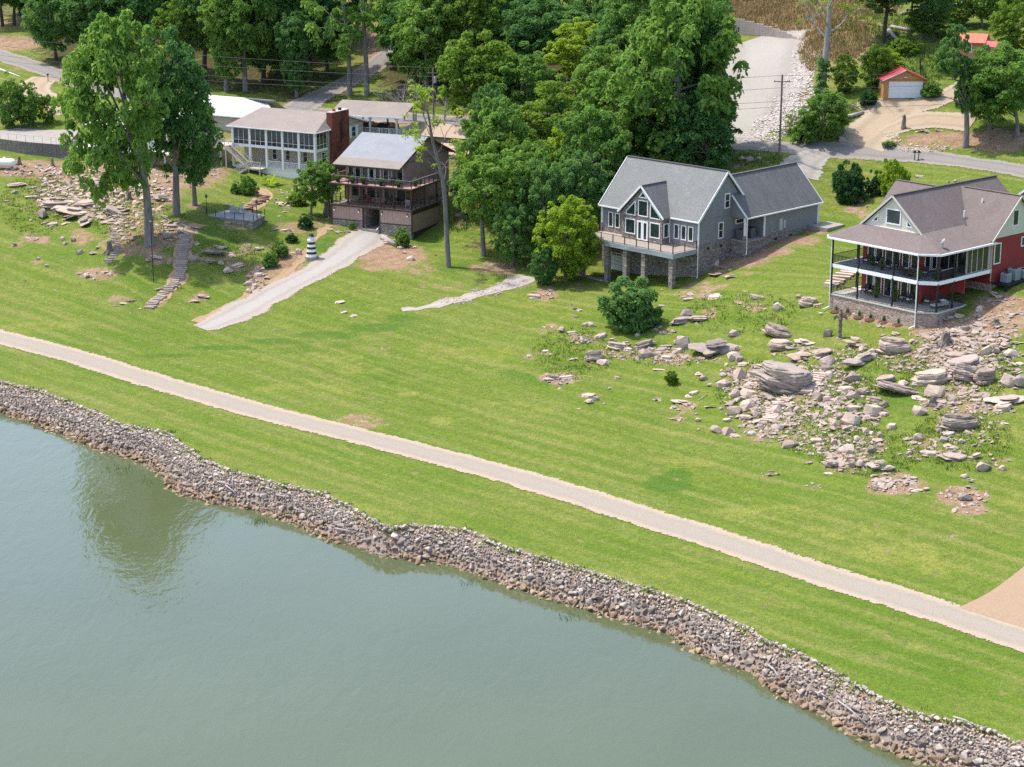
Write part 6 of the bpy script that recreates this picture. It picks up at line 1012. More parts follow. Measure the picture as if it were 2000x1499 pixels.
ribbon('timber_steps_bed', np.c_[ground_many([(474,414),(490,405),(508,393),(520,382),(512,373),(500,368)])[:, :2], [2.6]*6], 0, M_DIRT, up=.03, jag=.4)
steps('timber_steps', 'wide curving timber steps up to the sunroom house', [(476,413),(490,405),(507,394),(519,384)], 12, 2.1, .22, .12, M_TIMB)
steps('stone_steps', 'stone steps between the boulders right of the huge layered ledge', [cr(*p, 0, 0)[:2] for p in [(255,700),(300,660),(335,625),(345,590)]], 9, 1.5, .5, .22, M_ROCKP)
steps('stone_steps', 'pale stone steps at the left end of the lower rock pile', [cr(*p, 0, 0)[:2] for p in [(5,900),(30,850),(70,800),(120,755)]], 12, 1.7, .5, .22, M_ROCKP)
steps('stone_steps', 'stone slab steps behind the patio left of the red house', [(1625,560),(1640,548),(1655,540),(1668,530)], 8, 2.2, .7, .35, M_ROCKP)
# ---------------------------------------------------------------- wooden terrace with stone wall and chairs
gB = ground_px(495, 449); zt = gB[2]+1.15; A, B, Cc, D, E_ = [at_z(u, v, zt) for u, v in ((403,421),(495,432),(517,421),(470,411),(424,411))]
T = thing('wooden_terrace', 'grey wooden terrace on a curved stone wall above the left lawn', 'terrace', gB); rel = lambda p, dz=0: tuple(np.array(p)-gB+np.array([0, 0, dz]))
poly = [A, B, Cc, D, E_]; MB().prism([rel(p, -3.0) for p in poly], [rel(p, -.12) for p in poly]).build('stone_wall', M_FIELD, T); cen = sum(poly)/5; big = [cen+(p-cen)*1.03 for p in poly]
MB().prism([rel(p, -.12) for p in big], [rel(p, .0) for p in big]).build('board_floor', m_lines('grey_boards', (.24, .235, .235), .28, 'y', .7, .1), T)
for p, q, k in ((A, B, 5), (B, Cc, 3), (Cc, D, 2)):
    for i in range(k): c = p+(q-p)*i/k; MB().box(-.04, .04, -.04, .04, 0, .9).build('rail_post', M_BLACK, T, loc=rel(c))
for i in range(5): c = A+np.array([-.35*i-.2, -.3*i-.1, -.22*i]); MB().box(-.2, .2, -.6, .6, -.25, -.05).build('stair_tread', M_DGREY, T, loc=rel(c)).rotation_euler = (0, 0, rad(35))
def adirondack(world, rz, label, m):
    t = thing('garden_chair', label, 'chair', world, rz, 'garden chairs on the wooden terrace')
    for i in range(5): MB().prism([(-.3+i*.125, .2, .36), (-.2+i*.125, .2, .36), (-.2+i*.125, .24, .36), (-.3+i*.125, .24, .36)], [(-.32+i*.13, .52, 1.08-abs(i-2)*.05), (-.22+i*.13, .52, 1.08-abs(i-2)*.05), (-.22+i*.13, .56, 1.08-abs(i-2)*.05), (-.32+i*.13, .56, 1.08-abs(i-2)*.05)]).build('back_slat', m, t)
    MB().prism([(-.32, -.35, .38), (.32, -.35, .38), (.32, .25, .28), (-.32, .25, .28)], [(-.32, -.35, .43), (.32, -.35, .43), (.32, .25, .33), (-.32, .25, .33)]).build('seat', m, t)
    for s in (-1, 1):
        MB().box(s*.4-.07, s*.4+.07, -.42, .3, .58, .63).build('armrest', m, t)
        for y in (-.36, .22): MB().box(s*.36-.04, s*.36+.04, y-.05, y+.05, 0, .58).build('leg', m, t)
M_GCH = m_plain('grey_plastic', (.33, .36, .38), .6, .06)
for u, v, lb, a in ((456,416,'left grey adirondack chair on the wooden terrace',.25), (470,417,'right grey adirondack chair on the wooden terrace',-.1)): adirondack(at_z(u, v, zt), a, lb, M_GCH)
def lamp_post(u, v, h, label, name='lamp_post', z=None):
    g = at_z(u, v, z) if z else ground_px(u, v); t = thing(name, label, 'lamp post', g); MB().lathe((0, 0, -.2), [(0, .07), (.3, .06), (h, .04)], 8).build('post', M_BLACK, t)
    lt = MB().lathe((0, 0, h-.2), [(0, .08), (.06, .16), (.3, .2), (.34, .22), (.5, .03)], 8).build('lantern', M_DGREY, t); return t
lamp_post(404, 418, 2.4, 'black lamp post at the left end of the wooden terrace', z=zt); lamp_post(502, 426, 2.2, 'black lamp post at the right end of the wooden terrace', z=zt)
t = lamp_post(300, 551, 7.6, 'very tall thin dark pole on the lawn in front of the tallest tree', 'yard_pole')
# ---------------------------------------------------------------- striped lighthouse
g = ground_px(609, 506); t = thing('garden_lighthouse', 'black and white striped model lighthouse beside the gravel drive', 'lighthouse', g); M_BAND = m_plain('black_band', (.03, .025, .03), .5, .1)
MB().lathe((0, 0, -.5), [(0, .95), (.85, .9), (.86, .8)], 8).build('plinth', M_CONCR, t)
hb = [(.35, .72), (.68, .68), (1.0, .64), (1.32, .6), (1.64, .56), (1.96, .52), (2.28, .49), (2.45, .47)]
for i, ((z0, r0), (z1, r1)) in enumerate(zip(hb[:-1], hb[1:])): MB().lathe((0, 0, 0), [(z0, r0), (z1, r1)], 10).build('band', M_WHITE if i % 2 == 0 else M_BAND, t)
MB().lathe((0, 0, 0), [(2.45, .52), (2.55, .54)], 10).build('gallery', M_WHITE, t); MB().lathe((0, 0, 0), [(2.55, .4), (2.95, .4)], 8).build('lantern_room', M_WHITE, t); MB().lathe((0, 0, 0), [(2.95, .46), (3.1, .3), (3.3, .26), (3.4, .05)], 10).build('cap', M_BAND, t)
# ---------------------------------------------------------------- totem pole
g = ground_px(1640, 661); t = thing('totem_pole', 'carved wooden totem pole with outstretched wings below the red house', 'totem pole', g); M_TOT = m_bark('carved_wood', (.10, .075, .065), (.27, .215, .19))
prof = [(-.3, .22)]+[(i*.3+.0, .2+.035*((i % 2)*2-1)) for i in range(11)]+[(3.2, .17)]; MB().lathe((0, 0, 0), prof, 10).build('carved_trunk', M_TOT, t)
for s in (-1, 1): MB().prism([(s*.1, -.05, 2.25), (s*.45, -.05, 2.6), (s*.75, -.05, 2.35), (s*.72, -.05, 1.95), (s*.4, -.05, 2.2)], [(s*.1, .05, 2.25), (s*.45, .05, 2.6), (s*.75, .05, 2.35), (s*.72, .05, 1.95), (s*.4, .05, 2.2)]).build('wing', M_TOT, t)
MB().lathe((0, 0, 0), [(-.25, .45), (.06, .4)], 8).build('foot_pad', M_CONCR, t)
# ---------------------------------------------------------------- stumps and logs
M_STMP = m_bark('weathered_stump', (.09, .07, .06), (.24, .19, .165))
def stump(u, v, w, h, label):
    g = ground_px(u, v); p = to_px(g)[2]; r = w/p/2; hh = h/p; t = thing('tree_stump', label, 'stump', g); b = MB(); n = 11; rg = random.Random(u); ring = lambda z, k: [(math.cos(6.283*i/n)*r*k*rg.uniform(.75, 1.2), math.sin(6.283*i/n)*r*k*rg.uniform(.75, 1.2), z) for i in range(n)]
    R_ = [ring(-.3, 1.35), ring(.08*hh, 1.15), ring(.35*hh, .8), ring(.8*hh, .68), [(x, y, z+rg.uniform(-.1, .1)*hh) for x, y, z in ring(hh, .62)]]
    b.add([p_ for q in R_ for p_ in q], [(k*n+i, k*n+(i+1) % n, (k+1)*n+(i+1) % n, (k+1)*n+i) for k in range(4) for i in range(n)]+[tuple(range(4*n, 5*n))]); b.build('bole', M_STMP, t); q = MB()
    for k in range(6): a = k*1.05+rg.random(); q.tube([(math.cos(a)*r*.6, math.sin(a)*r*.6, .25*hh), (math.cos(a)*r*1.3, math.sin(a)*r*1.3, .02), (math.cos(a)*r*2.0, math.sin(a)*r*2.0, -.15)], [r*.25, r*.18, r*.06], 5)
    q.build('roots', M_STMP, t)
for a in [(1846,674,24,26,'large stump in the bare soil right of the split pink boulder'),(1945,634,16,12,'low stump on the soil bank beside the red house'),(1914,600,8,20,'thin broken trunk stub beside the patio corner'),(1822,792,18,20,'dark stump below the tilted layered boulder'),(214,494,15,22,'old stump beside the short stone steps'),(103,326,8,16,'stump below the middle of the retaining wall'),(38,322,8,16,'stump right of the white propane tank'),(252,390,13,16,'stump in the upper left outcrop'),(640,420,18,24,'thick stump between the small tree and the brown cabin'),(1765,252,9,26,'pointed grey stump on the grass island by the driveways'),(1311,566,0,0,'')]:
    if a[2]: stump(*a)
def log(pts, r, label, name='fallen_log', cat='log', m=None, up=.8, group=None):
    g = ground_many(pts); o = g[0]; t = MB().tube([(p[0]-o[0], p[1]-o[1], p[2]-o[2]+r*up) for p in g], [r]*(len(g)-1)+[r*.7], 8).build(name, m or M_DEADW, None, True, o); tag(t, label, cat, group)
log([(746,468),(758,474),(772,482)], .38, 'thick pale fallen log at the right corner of the gravel drive'); log([(1655,233),(1670,229),(1686,223)], .35, 'grey fallen log left of the garage driveway'); log([(736,458),(743,450),(752,441)], .1, 'white plank leaning by the cabin passage', m=M_WHITE, up=6)
log([(1365,783),(1373,777),(1381,773)], .06, 'thin pale branch lying on the central slope', 'branch', 'branch'); log([(0,136),(15,142),(40,151)], .11, 'white pipe lying beside the back road', 'white_pipe', 'pipe', M_WHITE)
for i, p in enumerate([[(1740,55),(1775,62),(1800,60)],[(1725,75),(1745,68),(1770,72)],[(1760,30),(1790,24),(1822,28)],[(1850,15),(1880,10),(1910,14)],[(1735,62),(1750,78),(1765,82)],[(1860,22),(1885,16),(1900,24)]]): log(p, .28, ['longest log of the brush pile above the orange garage','lower left log of the brush pile above the orange garage','upper log across the hillside brush','left log of the brush heap near the top right','steep log at the end of the brush pile','right log of the brush heap near the top right'][i], group='logs in the brush piles')
DW = [[(386,962),(392,956),(400,950)],[(425,948),(440,952),(458,958)],[(440,955),(452,964),(462,972)],[(520,960),(528,963),(536,966)],[(575,1000),(583,1004),(591,1008)],[(655,1040),(675,1044),(695,1048)],[(726,1024),(735,1030),(744,1036)],[(540,974),(552,977),(566,979)],[(1360,1250),(1372,1256),(1376,1262)],[(1392,1268),(1396,1278),(1405,1292)],[(1500,1308),(1512,1318),(1522,1336)],[(1588,1360),(1605,1366),(1616,1372)],[(1636,1378),(1660,1396),(1692,1424)],[(972,1104),(985,1112),(1000,1118)],[(1860,1414),(1885,1420),(1905,1430)]]
for i, p in enumerate(sorted(DW)): log(p, .07, f'bleached driftwood stick on the riprap, {ORD[i]} from the left', 'driftwood', 'driftwood', M_DEADW, 5.5, 'driftwood sticks on the riprap')
# ---------------------------------------------------------------- utility poles and wires
M_POLE = m_bark('pole_wood', (.13, .10, .085), (.27, .22, .19)); M_WIRE = m_plain('cable', (.10, .10, .11), .5, .05)
def pole(u, v, vt, label, r=.16, arm=True, trafo=False, g=None):
    g = ground_px(u, v) if g is None else np.array(g); ppm = to_px(g)[2]*.97; h = (v-vt)/ppm; t = thing('utility_pole', label, 'utility pole', g); MB().lathe((0, 0, -.5), [(0, r), (h+.5, r*.75)], 9).build('pole', M_POLE, t)
    if arm: MB().box(-1.1, 1.1, -.06, .06, h-.9, -.78+h).build('crossarm', M_POLE, t)
    for x in (-1., 0, 1.): MB().lathe((x, 0, h-.78 if x else h), [(0, .05), (.2, .04)], 6).build('insulator', M_DGREY, t)
    if trafo: MB().lathe((.3, -.1, h-2.4), [(0, .24), (.95, .24), (1.02, .2)], 12).build('transformer', M_AC, t); MB().box(-.5, -.1, -.2, .1, h-3.6, h-3.2).build('junction_box', M_AC, t)
    return Vector(g), h
p1, h1 = pole(847, 236, 136, 'utility pole with transformer behind the brown cabin', trafo=True); p2, h2 = pole(1522, 307, 153, 'bare utility pole beside the upper road'); p3, h3 = pole(1604, 273, 187, 'short old utility pole in the bushes by the gravel bank', .13, False)
gl = np.array([-128., 372., 0]); gl[2] = hz(-128, 372); p0 = (Vector(gl), 9.5); gr_ = np.array([92., 270., 0]); gr_[2] = hz(92, 270); p4 = (Vector(gr_), 9.)
def wire(a, b, sag, label, name='overhead_wire'):
    pts = [a.lerp(b, k/14)+Vector((0, 0, -sag*4*(k/14)*(1-k/14))) for k in range(15)]; o = pts[0]; tag(MB().tube([p-o for p in pts], .022, 5).build(name, M_WIRE, None, loc=o), label, 'wire', 'overhead wires')
Z = lambda p, h: p+Vector((0, 0, h))
for dz, s, nm in ((0, 1.6, 'top'), (-1.4, 1.8, 'upper'), (-2.9, 2.0, 'middle'), (-3.5, 2.3, 'lowest')): wire(Z(p0[0], p0[1]+dz), Z(p1, h1+dz), s, f'{nm} overhead wire running left from the transformer pole'); wire(Z(p1, h1+dz), Z(p2, h2+dz*1.2), s*.8, f'{nm} overhead wire between the transformer pole and the roadside pole'); wire(Z(p2, h2+dz*1.2), Z(p4[0], p4[1]+dz), s*.6, f'{nm} overhead wire running right from the roadside pole')
# ---------------------------------------------------------------- block retaining wall by the gravel lot
M_BLOCK = m_lines('grey_wall_block', (.33, .285, .25), .42, 'x', .8, .12); bl = [ground_px(u, v)+np.array([0, 0, .3]) for u, v in ((1395,62),(1430,66),(1470,70),(1510,73),(1540,76),(1562,79))]; o = np.array(bl[0]); T = thing('block_wall', 'stepped grey block retaining wall at the top of the gravel lot', 'wall', o); BL = np.array(bl); seg_ = np.r_[0, np.cumsum(np.hypot(*np.diff(BL[:, :2], axis=0).T))]
for k in range(11):
    Lk = seg_[-1]*(1-(k/11)**1.25) if k else seg_[-1]; n = max(3, int(Lk/1.2)); s = np.linspace(0, Lk, n); X = np.interp(s, seg_, BL[:, 0])-o[0]; Y = np.interp(s, seg_, BL[:, 1])-o[1]+.03*k; b = MB(); Zb = np.interp(s, seg_, BL[:, 2])-o[2]
    for i in range(n-1): zb = k*.27-.4; b.prism([(X[i], Y[i], zb), (X[i+1], Y[i+1], zb), (X[i+1], Y[i+1]+.5, zb), (X[i], Y[i]+.5, zb)], [(X[i], Y[i], zb+.255), (X[i+1], Y[i+1], zb+.255), (X[i+1], Y[i+1]+.5, zb+.255), (X[i], Y[i]+.5, zb+.255)])
    b.build('block_course', M_BLOCK, T)
# ---------------------------------------------------------------- propane tanks, mailboxes, trailer, fence
def tank(world, rz, label, r=.55, L=2.6, m=None):
    t = thing('propane_tank', label, 'propane tank', world, rz, 'propane tanks'); n = 7; prof = [(-L/2+r*(1-math.cos(a))*1.0, r*math.sin(a)) for a in np.linspace(.15, math.pi/2, n)]; prof += [(-x, q) for x, q in prof[::-1]]
    MB().tube([(x, 0, r+.3) for x, q in prof], [q for x, q in prof], 16).build('shell', m or M_WHITE, t, True); MB().lathe((0, 0, 2*r+.25), [(0, .2), (.22, .18), (.26, .1)], 10).build('valve_dome', m or M_WHITE, t)
    for x in (-L*.3, L*.3): MB().box(x-.1, x+.1, -.35, .35, -.3, .4).build('saddle', M_CONCR, t)
tank(ground_px(10, 330), rad(-6), 'white propane tank below the retaining wall at the left edge', .62, 3.4); tank(ground_px(1150, 45), rad(10), 'pale blue propane tank beside the hidden blue house', .6, 3, m_plain('pale_blue_paint', (.38, .48, .52), .5, .05))
def mailbox(u, v, label, n=1):
    g = ground_px(u, v); t = thing('mailbox', label, 'mailbox', g)
    for k in range(n):
        x = k*.55; MB().box(x-.05, x+.05, -.05, .05, -.2, 1.1).build('post', M_BLACK, t); pr = [(-.14, 1.1), (.14, 1.1), (.14, 1.28), (.08, 1.36), (-.08, 1.36), (-.14, 1.28)]; MB().prism([(x+a, -.3, z) for a, z in pr], [(x+a, .3, z) for a, z in pr]).build('box', M_BLACK, t)
    if n > 1: MB().box(-.3, n*.55-.2, -.1, .1, 1.04, 1.1).build('shelf', M_BLACK, t)
mailbox(1786, 314, 'pair of black mailboxes beside the upper road', 2); mailbox(94, 160, 'black mailbox beside the back road on the left', 1)
g = ground_px(118, 206); t = thing('boat_trailer', 'empty dark blue boat trailer parked by the left driveway', 'trailer', g, rad(-28)); M_TRL = m_plain('dark_blue_steel', (.03, .05, .09), .5, .1)
for s in (-1, 1): MB().bar((-2.4, s*.7, .55), (1.2, s*.7, .55), .12).build('side_rail', M_TRL, t); MB().bar((1.2, s*.7, .55), (2.6, 0, .55), .12).build('tongue_rail', M_TRL, t); MB().tube([(-1.2, s*.85, .35), (-1.2, s*1.08, .35)], .34, 12).build('wheel', M_BLACK, t); MB().bar((-2.2, s*.4, .8), (-.2, s*.4, .8), .1).build('bunk', M_TRL, t)
for x in (-2.3, -.6, 1.0): MB().bar((x, -.7, .55), (x, .7, .55), .1).build('crossbar', M_TRL, t)
MB().bar((1.9, 0, .55), (1.7, 0, 1.5), .1).build('winch_post', M_TRL, t)
fp = ground_many([(1798,150),(1796,128),(1806,112),(1822,118),(1834,140)]); t = thing('wire_fence', 'black wire mesh fence on the grass behind the orange garage', 'fence', fp[0])
for a, b_ in zip(fp[:-1], fp[1:]):
    a, b_ = a-fp[0], b_-fp[0]
    for f in (0, .5): c = a+(b_-a)*f; MB().box(-.04, .04, -.04, .04, -.2, 1.7).build('fence_post', M_BLACK, t, loc=c)
    for h in (.1, .9, 1.65): MB().bar(a+[0, 0, h], b_+[0, 0, h], .035).build('fence_rail', M_BLACK, t)
    q = MB(); L = np.linalg.norm(b_-a)
    for k in range(int(L/.25)): c = a+(b_-a)*(k*.25/L); q.bar(c+[0, 0, .1], c+[0, 0, 1.65], .012)
    q.build('fence_mesh', M_BLACK, t)['kind'] = 'stuff'
o_ = at_z(1195, 62, 25.5); H = thing('blue_house', 'blue grey house almost hidden by the grove at the top', 'house', o_, rad(-24)); MB().box(-5, 5, 0, 7, -2, 2.6).build('wall', m_lines('blue_siding', (.24, .29, .34), .2), H); gable_wall([(0, 2.5), (7, 2.5), (3.5, 4.2)], plane('s', 5), 10).build('gable_wall', m_lines('blue_gable', (.24, .29, .34), .2), H)
r = MB(); r.slab([(-5.4, -.4, 2.45), (5.4, -.4, 2.45), (5.4, 3.5, 4.4), (-5.4, 3.5, 4.4)]); r.slab([(5.4, 7.4, 2.45), (-5.4, 7.4, 2.45), (-5.4, 3.5, 4.4), (5.4, 3.5, 4.4)]); r.build('roof', M_TANR, H); MB().box(-3.2, -2.8, 1, 1.4, 3, 5.5).build('flue', M_AC, H)
for x in (-3.5, -.5, 2.5): window(H, plane('f', 0), rect(x, x+1, .6, 2.0))
# ---------------------------------------------------------------- porch furniture and pots
M_WICK = m_plain('dark_wicker', (.045, .035, .035), .8, .2, 8); M_CUSH = m_plain('white_cushion', (.66, .64, .62), .9, .05); M_PATT = m_plain('patterned_cushion', (.42, .36, .30), .9, .4, 9); M_TERRA = m_plain('terracotta', (.33, .15, .09), .8, .1)
def chair(world, rz, label, m=M_WICK, c=M_CUSH, w=.6, group='porch chairs', name='porch_chair'):
    t = thing(name, label, 'chair', world, rz, group)
    for x in (-w/2+.04, w/2-.04):
        for y in (-.25, .25): MB().box(x-.03, x+.03, y-.03, y+.03, 0, .62 if y < 0 else .42).build('leg', m, t)
        MB().box(x-.04, x+.04, -.28, .28, .6, .65).build('armrest', m, t)
    MB().box(-w/2, w/2, -.28, .28, .36, .42).build('seat', m, t); MB().prism([(-w/2, .24, .4), (w/2, .24, .4), (w/2, .3, .4), (-w/2, .3, .4)], [(-w/2, .38, .98), (w/2, .38, .98), (w/2, .44, .98), (-w/2, .44, .98)]).build('backrest', m, t)
    if c: MB().box(-w/2+.05, w/2-.05, -.26, .22, .42, .52).build('cushion', c, t)
def pot(world, label, r=.22, h=.4, m=M_BLACK, key='m', ph=.7, group='potted plants'):
    t = thing('potted_plant', label, 'potted plant', world, 0, group); MB().lathe((0, 0, 0), [(0, r*.75), (h, r), (h, r*.8)], 10).build('pot', m, t); crown_obj(SHRUBS[0][0], key, t, (0, 0, h*.8), (r*1.6, r*1.6, ph*.6), 0)
RL = lambda x, y, z: loc(RO, RZ, x, y, z)
for i, (x, y, z, a, c, lb) in enumerate([(-8.9, 2.7, 4.68, 0, M_CUSH, 'white cushioned chair leftmost along the upper red porch wall'), (-7.4, 2.7, 4.68, 0, M_CUSH, 'second white cushioned chair along the upper red porch wall'), (-5.2, 2.7, 4.68, 0, M_CUSH, 'third white cushioned chair along the upper red porch wall'), (-3.1, 1.6, 4.68, math.pi, None, 'dark wicker chair left of the small porch table'), (-1.5, 1.1, 4.68, math.pi, None, 'dark wicker chair right of the small porch table'), (-2.6, 2.7, 4.68, 0, M_CUSH, 'cushioned wicker chair behind the small porch table'), (-.9, 2.4, 4.68, .3, M_CUSH, 'cushioned wicker chair at the porch corner by the flowers'),
  (-9.0, 2.7, 1.36, 0, M_CUSH, 'leftmost cushioned chair on the lower patio'), (-8.1, 2.7, 1.36, 0, M_CUSH, 'second cushioned chair on the lower patio'), (-3.9, 2.7, 1.36, 0, M_CUSH, 'third cushioned chair on the lower patio'), (-2.9, 2.6, 1.36, 0, M_CUSH, 'fourth cushioned chair on the lower patio'), (-1.2, 3.4, 1.36, .6, M_CUSH, 'cushioned chair beside the patio corner of the red wall'), (-.4, 4.9, 1.36, .8, M_CUSH, 'cushioned chair farthest right on the lower patio')]): chair(RL(x, y, z), RZ+a, lb, M_WICK, c, .8 if c is None else .62)
t = thing('porch_table', 'small dark square table between the wicker chairs', 'table', RL(-2.3, 1.3, 4.68), RZ); MB().box(-.4, .4, -.4, .4, .42, .48).build('tabletop', M_BLACK, t); MB().box(-.34, .34, -.34, .34, 0, .42).build('wicker_base', M_WICK, t)
t = thing('outdoor_sofa', 'long dark sofa with patterned cushions on the upper red porch', 'sofa', RL(.85, 3.6, 4.68), RZ+rad(90)); MB().box(-1.2, 1.2, -.45, .45, 0, .4).build('base', M_WICK, t); MB().box(-1.2, 1.2, -.5, -.32, .4, .85).build('backrest', M_WICK, t)
for s in (-1, 1): MB().box(s*1.2-.1, s*1.2+.1, -.48, .45, .4, .65).build('armrest', M_WICK, t)
for i in range(3): MB().box(-1.05+i*.7, -.4+i*.7, -.3, .42, .4, .56).build('seat_cushion', M_CUSH, t); MB().box(-1.05+i*.7, -.4+i*.7, -.34, -.18, .56, .98).build('back_cushion', M_PATT, t)
t = thing('chaise_lounge', 'white cushioned daybed on the right end of the lower patio', 'lounger', RL(.55, 3.3, 1.36), RZ+rad(78)); MB().box(-.95, .95, -.4, .4, .26, .34).build('frame', M_DGREY, t); MB().box(-.95, .95, -.38, .38, .34, .46).build('mattress', M_CUSH, t); MB().prism([(.5, -.38, .46), (.95, -.38, .46), (.95, .38, .46), (.5, .38, .46)], [(.7, -.38, .8), (.85, -.38, .8), (.85, .38, .8), (.7, .38, .8)]).build('headrest', M_CUSH, t)
for x in (-.85, .85):
    for y in (-.33, .33): MB().box(x-.03, x+.03, y-.03, y+.03, 0, .27).build('leg', M_DGREY, t)
for x, y, z, lb, key in ((-6.9, 2.0, 1.36, 'potted palm left of the lower sliding door', 'm'), (-4.4, 2.0, 1.36, 'potted palm right of the lower sliding door', 'm'), (-6.0, 1.6, 4.68, 'green potted plant in front of the upper sliding door', 'm'), (-.6, .8, 4.68, 'flower pot at the upper porch corner post', 'y'), (.9, 2.0, 4.68, 'small potted plant at the end of the long sofa', 'd'), (-8.0, 2.5, 4.68, 'little plant on the upper porch between chairs', 'd')): pot(RL(x, y, z), lb, key=key, ph=1.3 if z < 2 else .8)
BL_ = lambda x, y, z: loc(BO, BZ, x, y, z)
for x, y, z, lb in ((-11.6, .5, 7.6, 'pot at the left end of the cabin upper deck'), (-9.3, .45, 7.6, 'pot second from the left on the cabin upper deck'), (-7.6, .45, 7.6, 'big pot near the middle of the cabin upper deck'), (-4.9, .45, 7.6, 'pot right of the cabin french doors'), (-2.2, .45, 7.6, 'pot near the right end of the cabin upper deck'), (-.6, 2.2, 7.6, 'pot on the right side of the cabin upper deck')): pot(BL_(x, y, z), lb, .28, .5, M_BLACK, 'd', .6)
for x, y, z, a, lb, m in ((-10.9, 2.2, 7.6, 0, 'dark chair at the left of the cabin upper deck', M_BRWN), (-3.6, 1.6, 7.6, .4, 'dark chair right of the doors on the cabin upper deck', M_BRWN), (-1.0, 4.2, 7.6, -1.2, 'dark chair on the right wing of the cabin upper deck', M_BRWN), (-1.4, 1.5, 4.7, .6, 'pale chair at the right corner of the cabin lower deck', m_plain('faded_pink_plastic', (.42, .30, .30), .6, .08)), (-9.0, 2.4, 4.7, 0, 'dark chair at the left of the cabin lower deck', M_BRWN), (-8.1, 2.3, 4.7, 0, 'red backed chair in the middle of the cabin lower deck', m_plain('dull_red_paint', (.22, .03, .03), .6, .1))): chair(BL_(x, y, z), BZ+a, lb, m, None, .65)
t = thing('porch_bench', 'dark slatted bench on the cabin lower deck', 'bench', BL_(-4.6, 2.4, 4.7), BZ); MB().box(-.8, .8, -.25, .25, .4, .46).build('seat', M_BRWN, t); MB().box(-.8, .8, .22, .28, .5, .95).build('backrest', M_BRWN, t)
for x in (-.7, .7): MB().box(x-.04, x+.04, -.22, .24, 0, .4).build('leg', M_BRWN, t)
M_MULCH = m_plain('dark_mulch', (.10, .05, .035), .95, .3, 6)
for k, (u, v) in enumerate(((1633,608),(1655,613),(1678,619),(1700,624),(1726,629),(1755,634))):
    g = ground_px(u, v); t = thing('garden_seedling', f'small seedling in dark mulch below the red patio wall, {ORD[k]} from the left', 'plant', g, 0, 'row of seedlings below the patio wall'); MB().lathe((0, 0, -.1), [(0, .7), (.18, .5), (.24, .2)], 10).build('mulch_mound', M_MULCH, t); crown_obj(SHRUBS[k % 3][0], 'm', t, (0, 0, .1), (.16, .16, .3), k)
def weeds(u, v, n, label, sp=1.):
    g = at_z(u, v, 0); r = random.Random(u); b = MB()
    for k in range(n): x, y = r.gauss(0, .5*sp), r.gauss(0, .5*sp); b.bar((x, y, -.05), (x+r.gauss(0, .12), y+r.gauss(0, .12), r.uniform(.08, .35)), .03, .012)
    tag(b.build('water_weed', M_LEAF['d'], None, loc=g), label, 'weeds', kind='stuff')
weeds(506, 1021, 60, 'green water weeds near the shore left of the middle'); weeds(1110, 1207, 34, 'thin reeds in the water below the path'); weeds(916, 1140, 26, 'dry reed tuft just off the riprap'); weeds(235, 920, 40, 'weeds in the water under the tree reflection', 1.6); weeds(290, 942, 30, 'weeds beside the riprap point', 1.2)

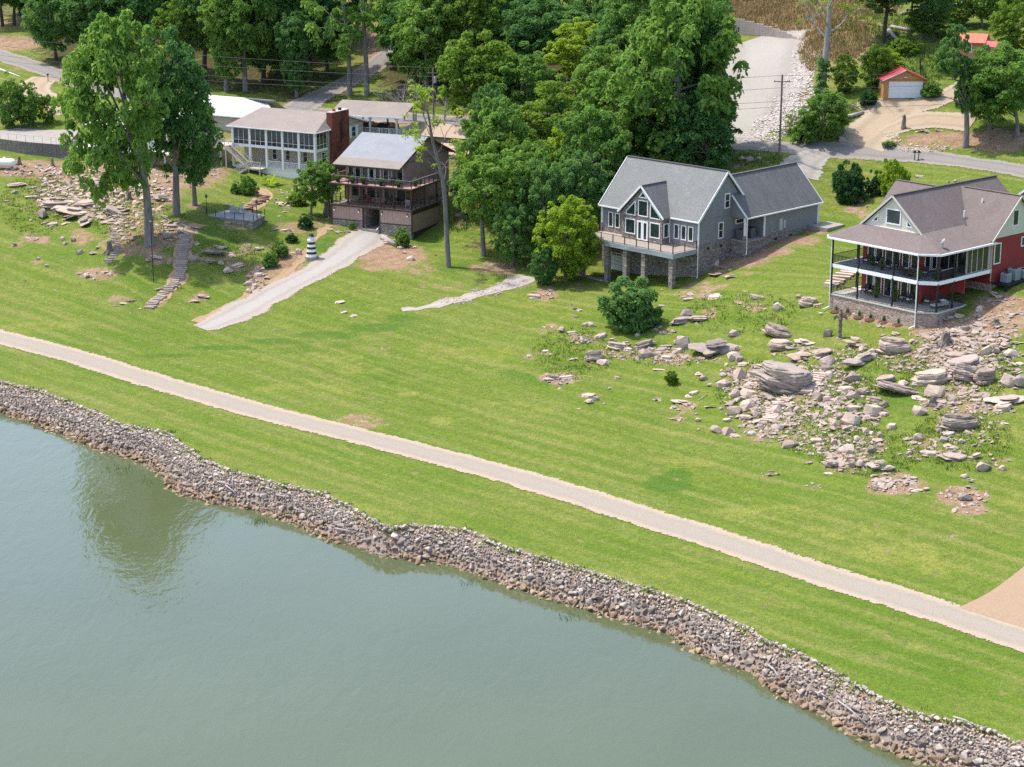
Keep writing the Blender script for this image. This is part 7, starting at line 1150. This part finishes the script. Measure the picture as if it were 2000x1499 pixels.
# tall dry grass on the hill field: tufts nobody could count
def tufts(name, label, ells, n, h, key, seed):
    r = np.random.default_rng(seed); w = np.array([e[2]*e[3] for e in ells], float); k = r.choice(len(ells), n, p=w/w.sum()); a = r.uniform(0, 6.283, n); q = np.sqrt(r.random(n))
    U = np.array([ells[i][0]+ells[i][2]*q[j]*math.cos(a[j]) for j, i in enumerate(k)]); Vv = np.array([ells[i][1]+ells[i][3]*q[j]*math.sin(a[j]) for j, i in enumerate(k)])
    Zg = GZ.reshape(ny, nx); d = V_F+((U-1000)/FOC)[:, None]*np.array([1, 0, 0])+((749.5-Vv)/FOC)[:, None]*V_U; d = d/d[:, 1:2]; t = np.full(n, 200.)
    for _ in range(70):
        P = t[:, None]*d; gap = P[:, 2]+CAM_Z-Zg[np.clip(np.searchsorted(GY, P[:, 1]), 0, ny-1), np.clip(np.searchsorted(GX, P[:, 0]), 0, nx-1)]; t = t+np.clip(gap/.35, -2, 10)
    P = t[:, None]*d; P[:, 2] = height(P[:, :2]); B = np.repeat(P, 7, axis=0); m = len(B); B[:, :2] += r.normal(size=(m, 2))*.22; ang = r.uniform(0, 6.283, m); hh = h*r.uniform(.5, 1.3, m); s = np.c_[np.cos(ang), np.sin(ang), np.zeros(m)]*.05; lean = np.c_[r.normal(size=(m, 2))*.3, np.ones(m)]*hh[:, None]
    V = np.stack([B-s, B+s, B+lean], 1).reshape(-1, 3); return tag(link(bpy.data.objects.new(name, np_mesh(name, V, np.arange(m*3).reshape(m, 3), key))), label, 'grass', kind='stuff')
def m_straw(name, a, b, c):
    t = NT(name); g = t.node('ShaderNodeNewGeometry'); return t.done(t.ramp(t.math('ADD', t.math('MULTIPLY', g.outputs['Random Per Island'], .6), t.math('MULTIPLY', t.noise(g.outputs['Position'], .25, 3), .5)), [(.25, a), (.5, b), (.8, c)]), .9, .1)
tufts('dry_grass', 'tall straw coloured grass on the hill above the gravel lot', [(1520,15,150,45,1),(1640,75,60,45,1),(1590,100,30,40,1),(1450,0,110,30,1),(1700,10,60,25,1)], 5200, .75, m_straw('straw', (.10, .13, .03), (.34, .23, .10), (.50, .34, .18)), 21)
tufts('rough_grass', 'rough green grass and weeds on the banks around the upper road', [(1590,255,60,20,1),(1560,240,25,25,1),(1640,220,40,20,1),(1800,130,70,30,1),(1700,60,90,40,1),(1480,310,50,16,1),(900,430,40,20,1)], 2600, .45, m_straw('green_weeds', (.05, .12, .02), (.12, .2, .035), (.2, .27, .06)), 22)

tufts('slope_weeds', 'green weeds and grass tufts growing between the rocks of the right slope', [(1470,760,70,60,1),(1600,800,120,90,1),(1700,720,110,50,1),(1880,720,110,70,1),(1700,880,110,50,1),(1880,860,100,60,1),(1300,690,110,24,1),(1120,690,80,50,1),(1450,610,110,40,1)], 4200, .22, m_straw('slope_green', (.07, .15, .02), (.14, .23, .03), (.26, .30, .07)), 31)
tufts('outcrop_weeds', 'grass tufts growing between the ledges of the left outcrop', [(150,380,100,50,1),(260,420,80,60,1),(70,400,70,60,1),(450,500,60,40,1)], 2200, .22, bpy.data.materials['slope_green'], 32)
tufts('bank_weeds', 'weeds along the top edge of the shoreline riprap', [(u, v-4, 14, 3, 1) for u, v in GRASS_EDGE if 0 < u < 2000], 420, .24, bpy.data.materials['slope_green'], 33)
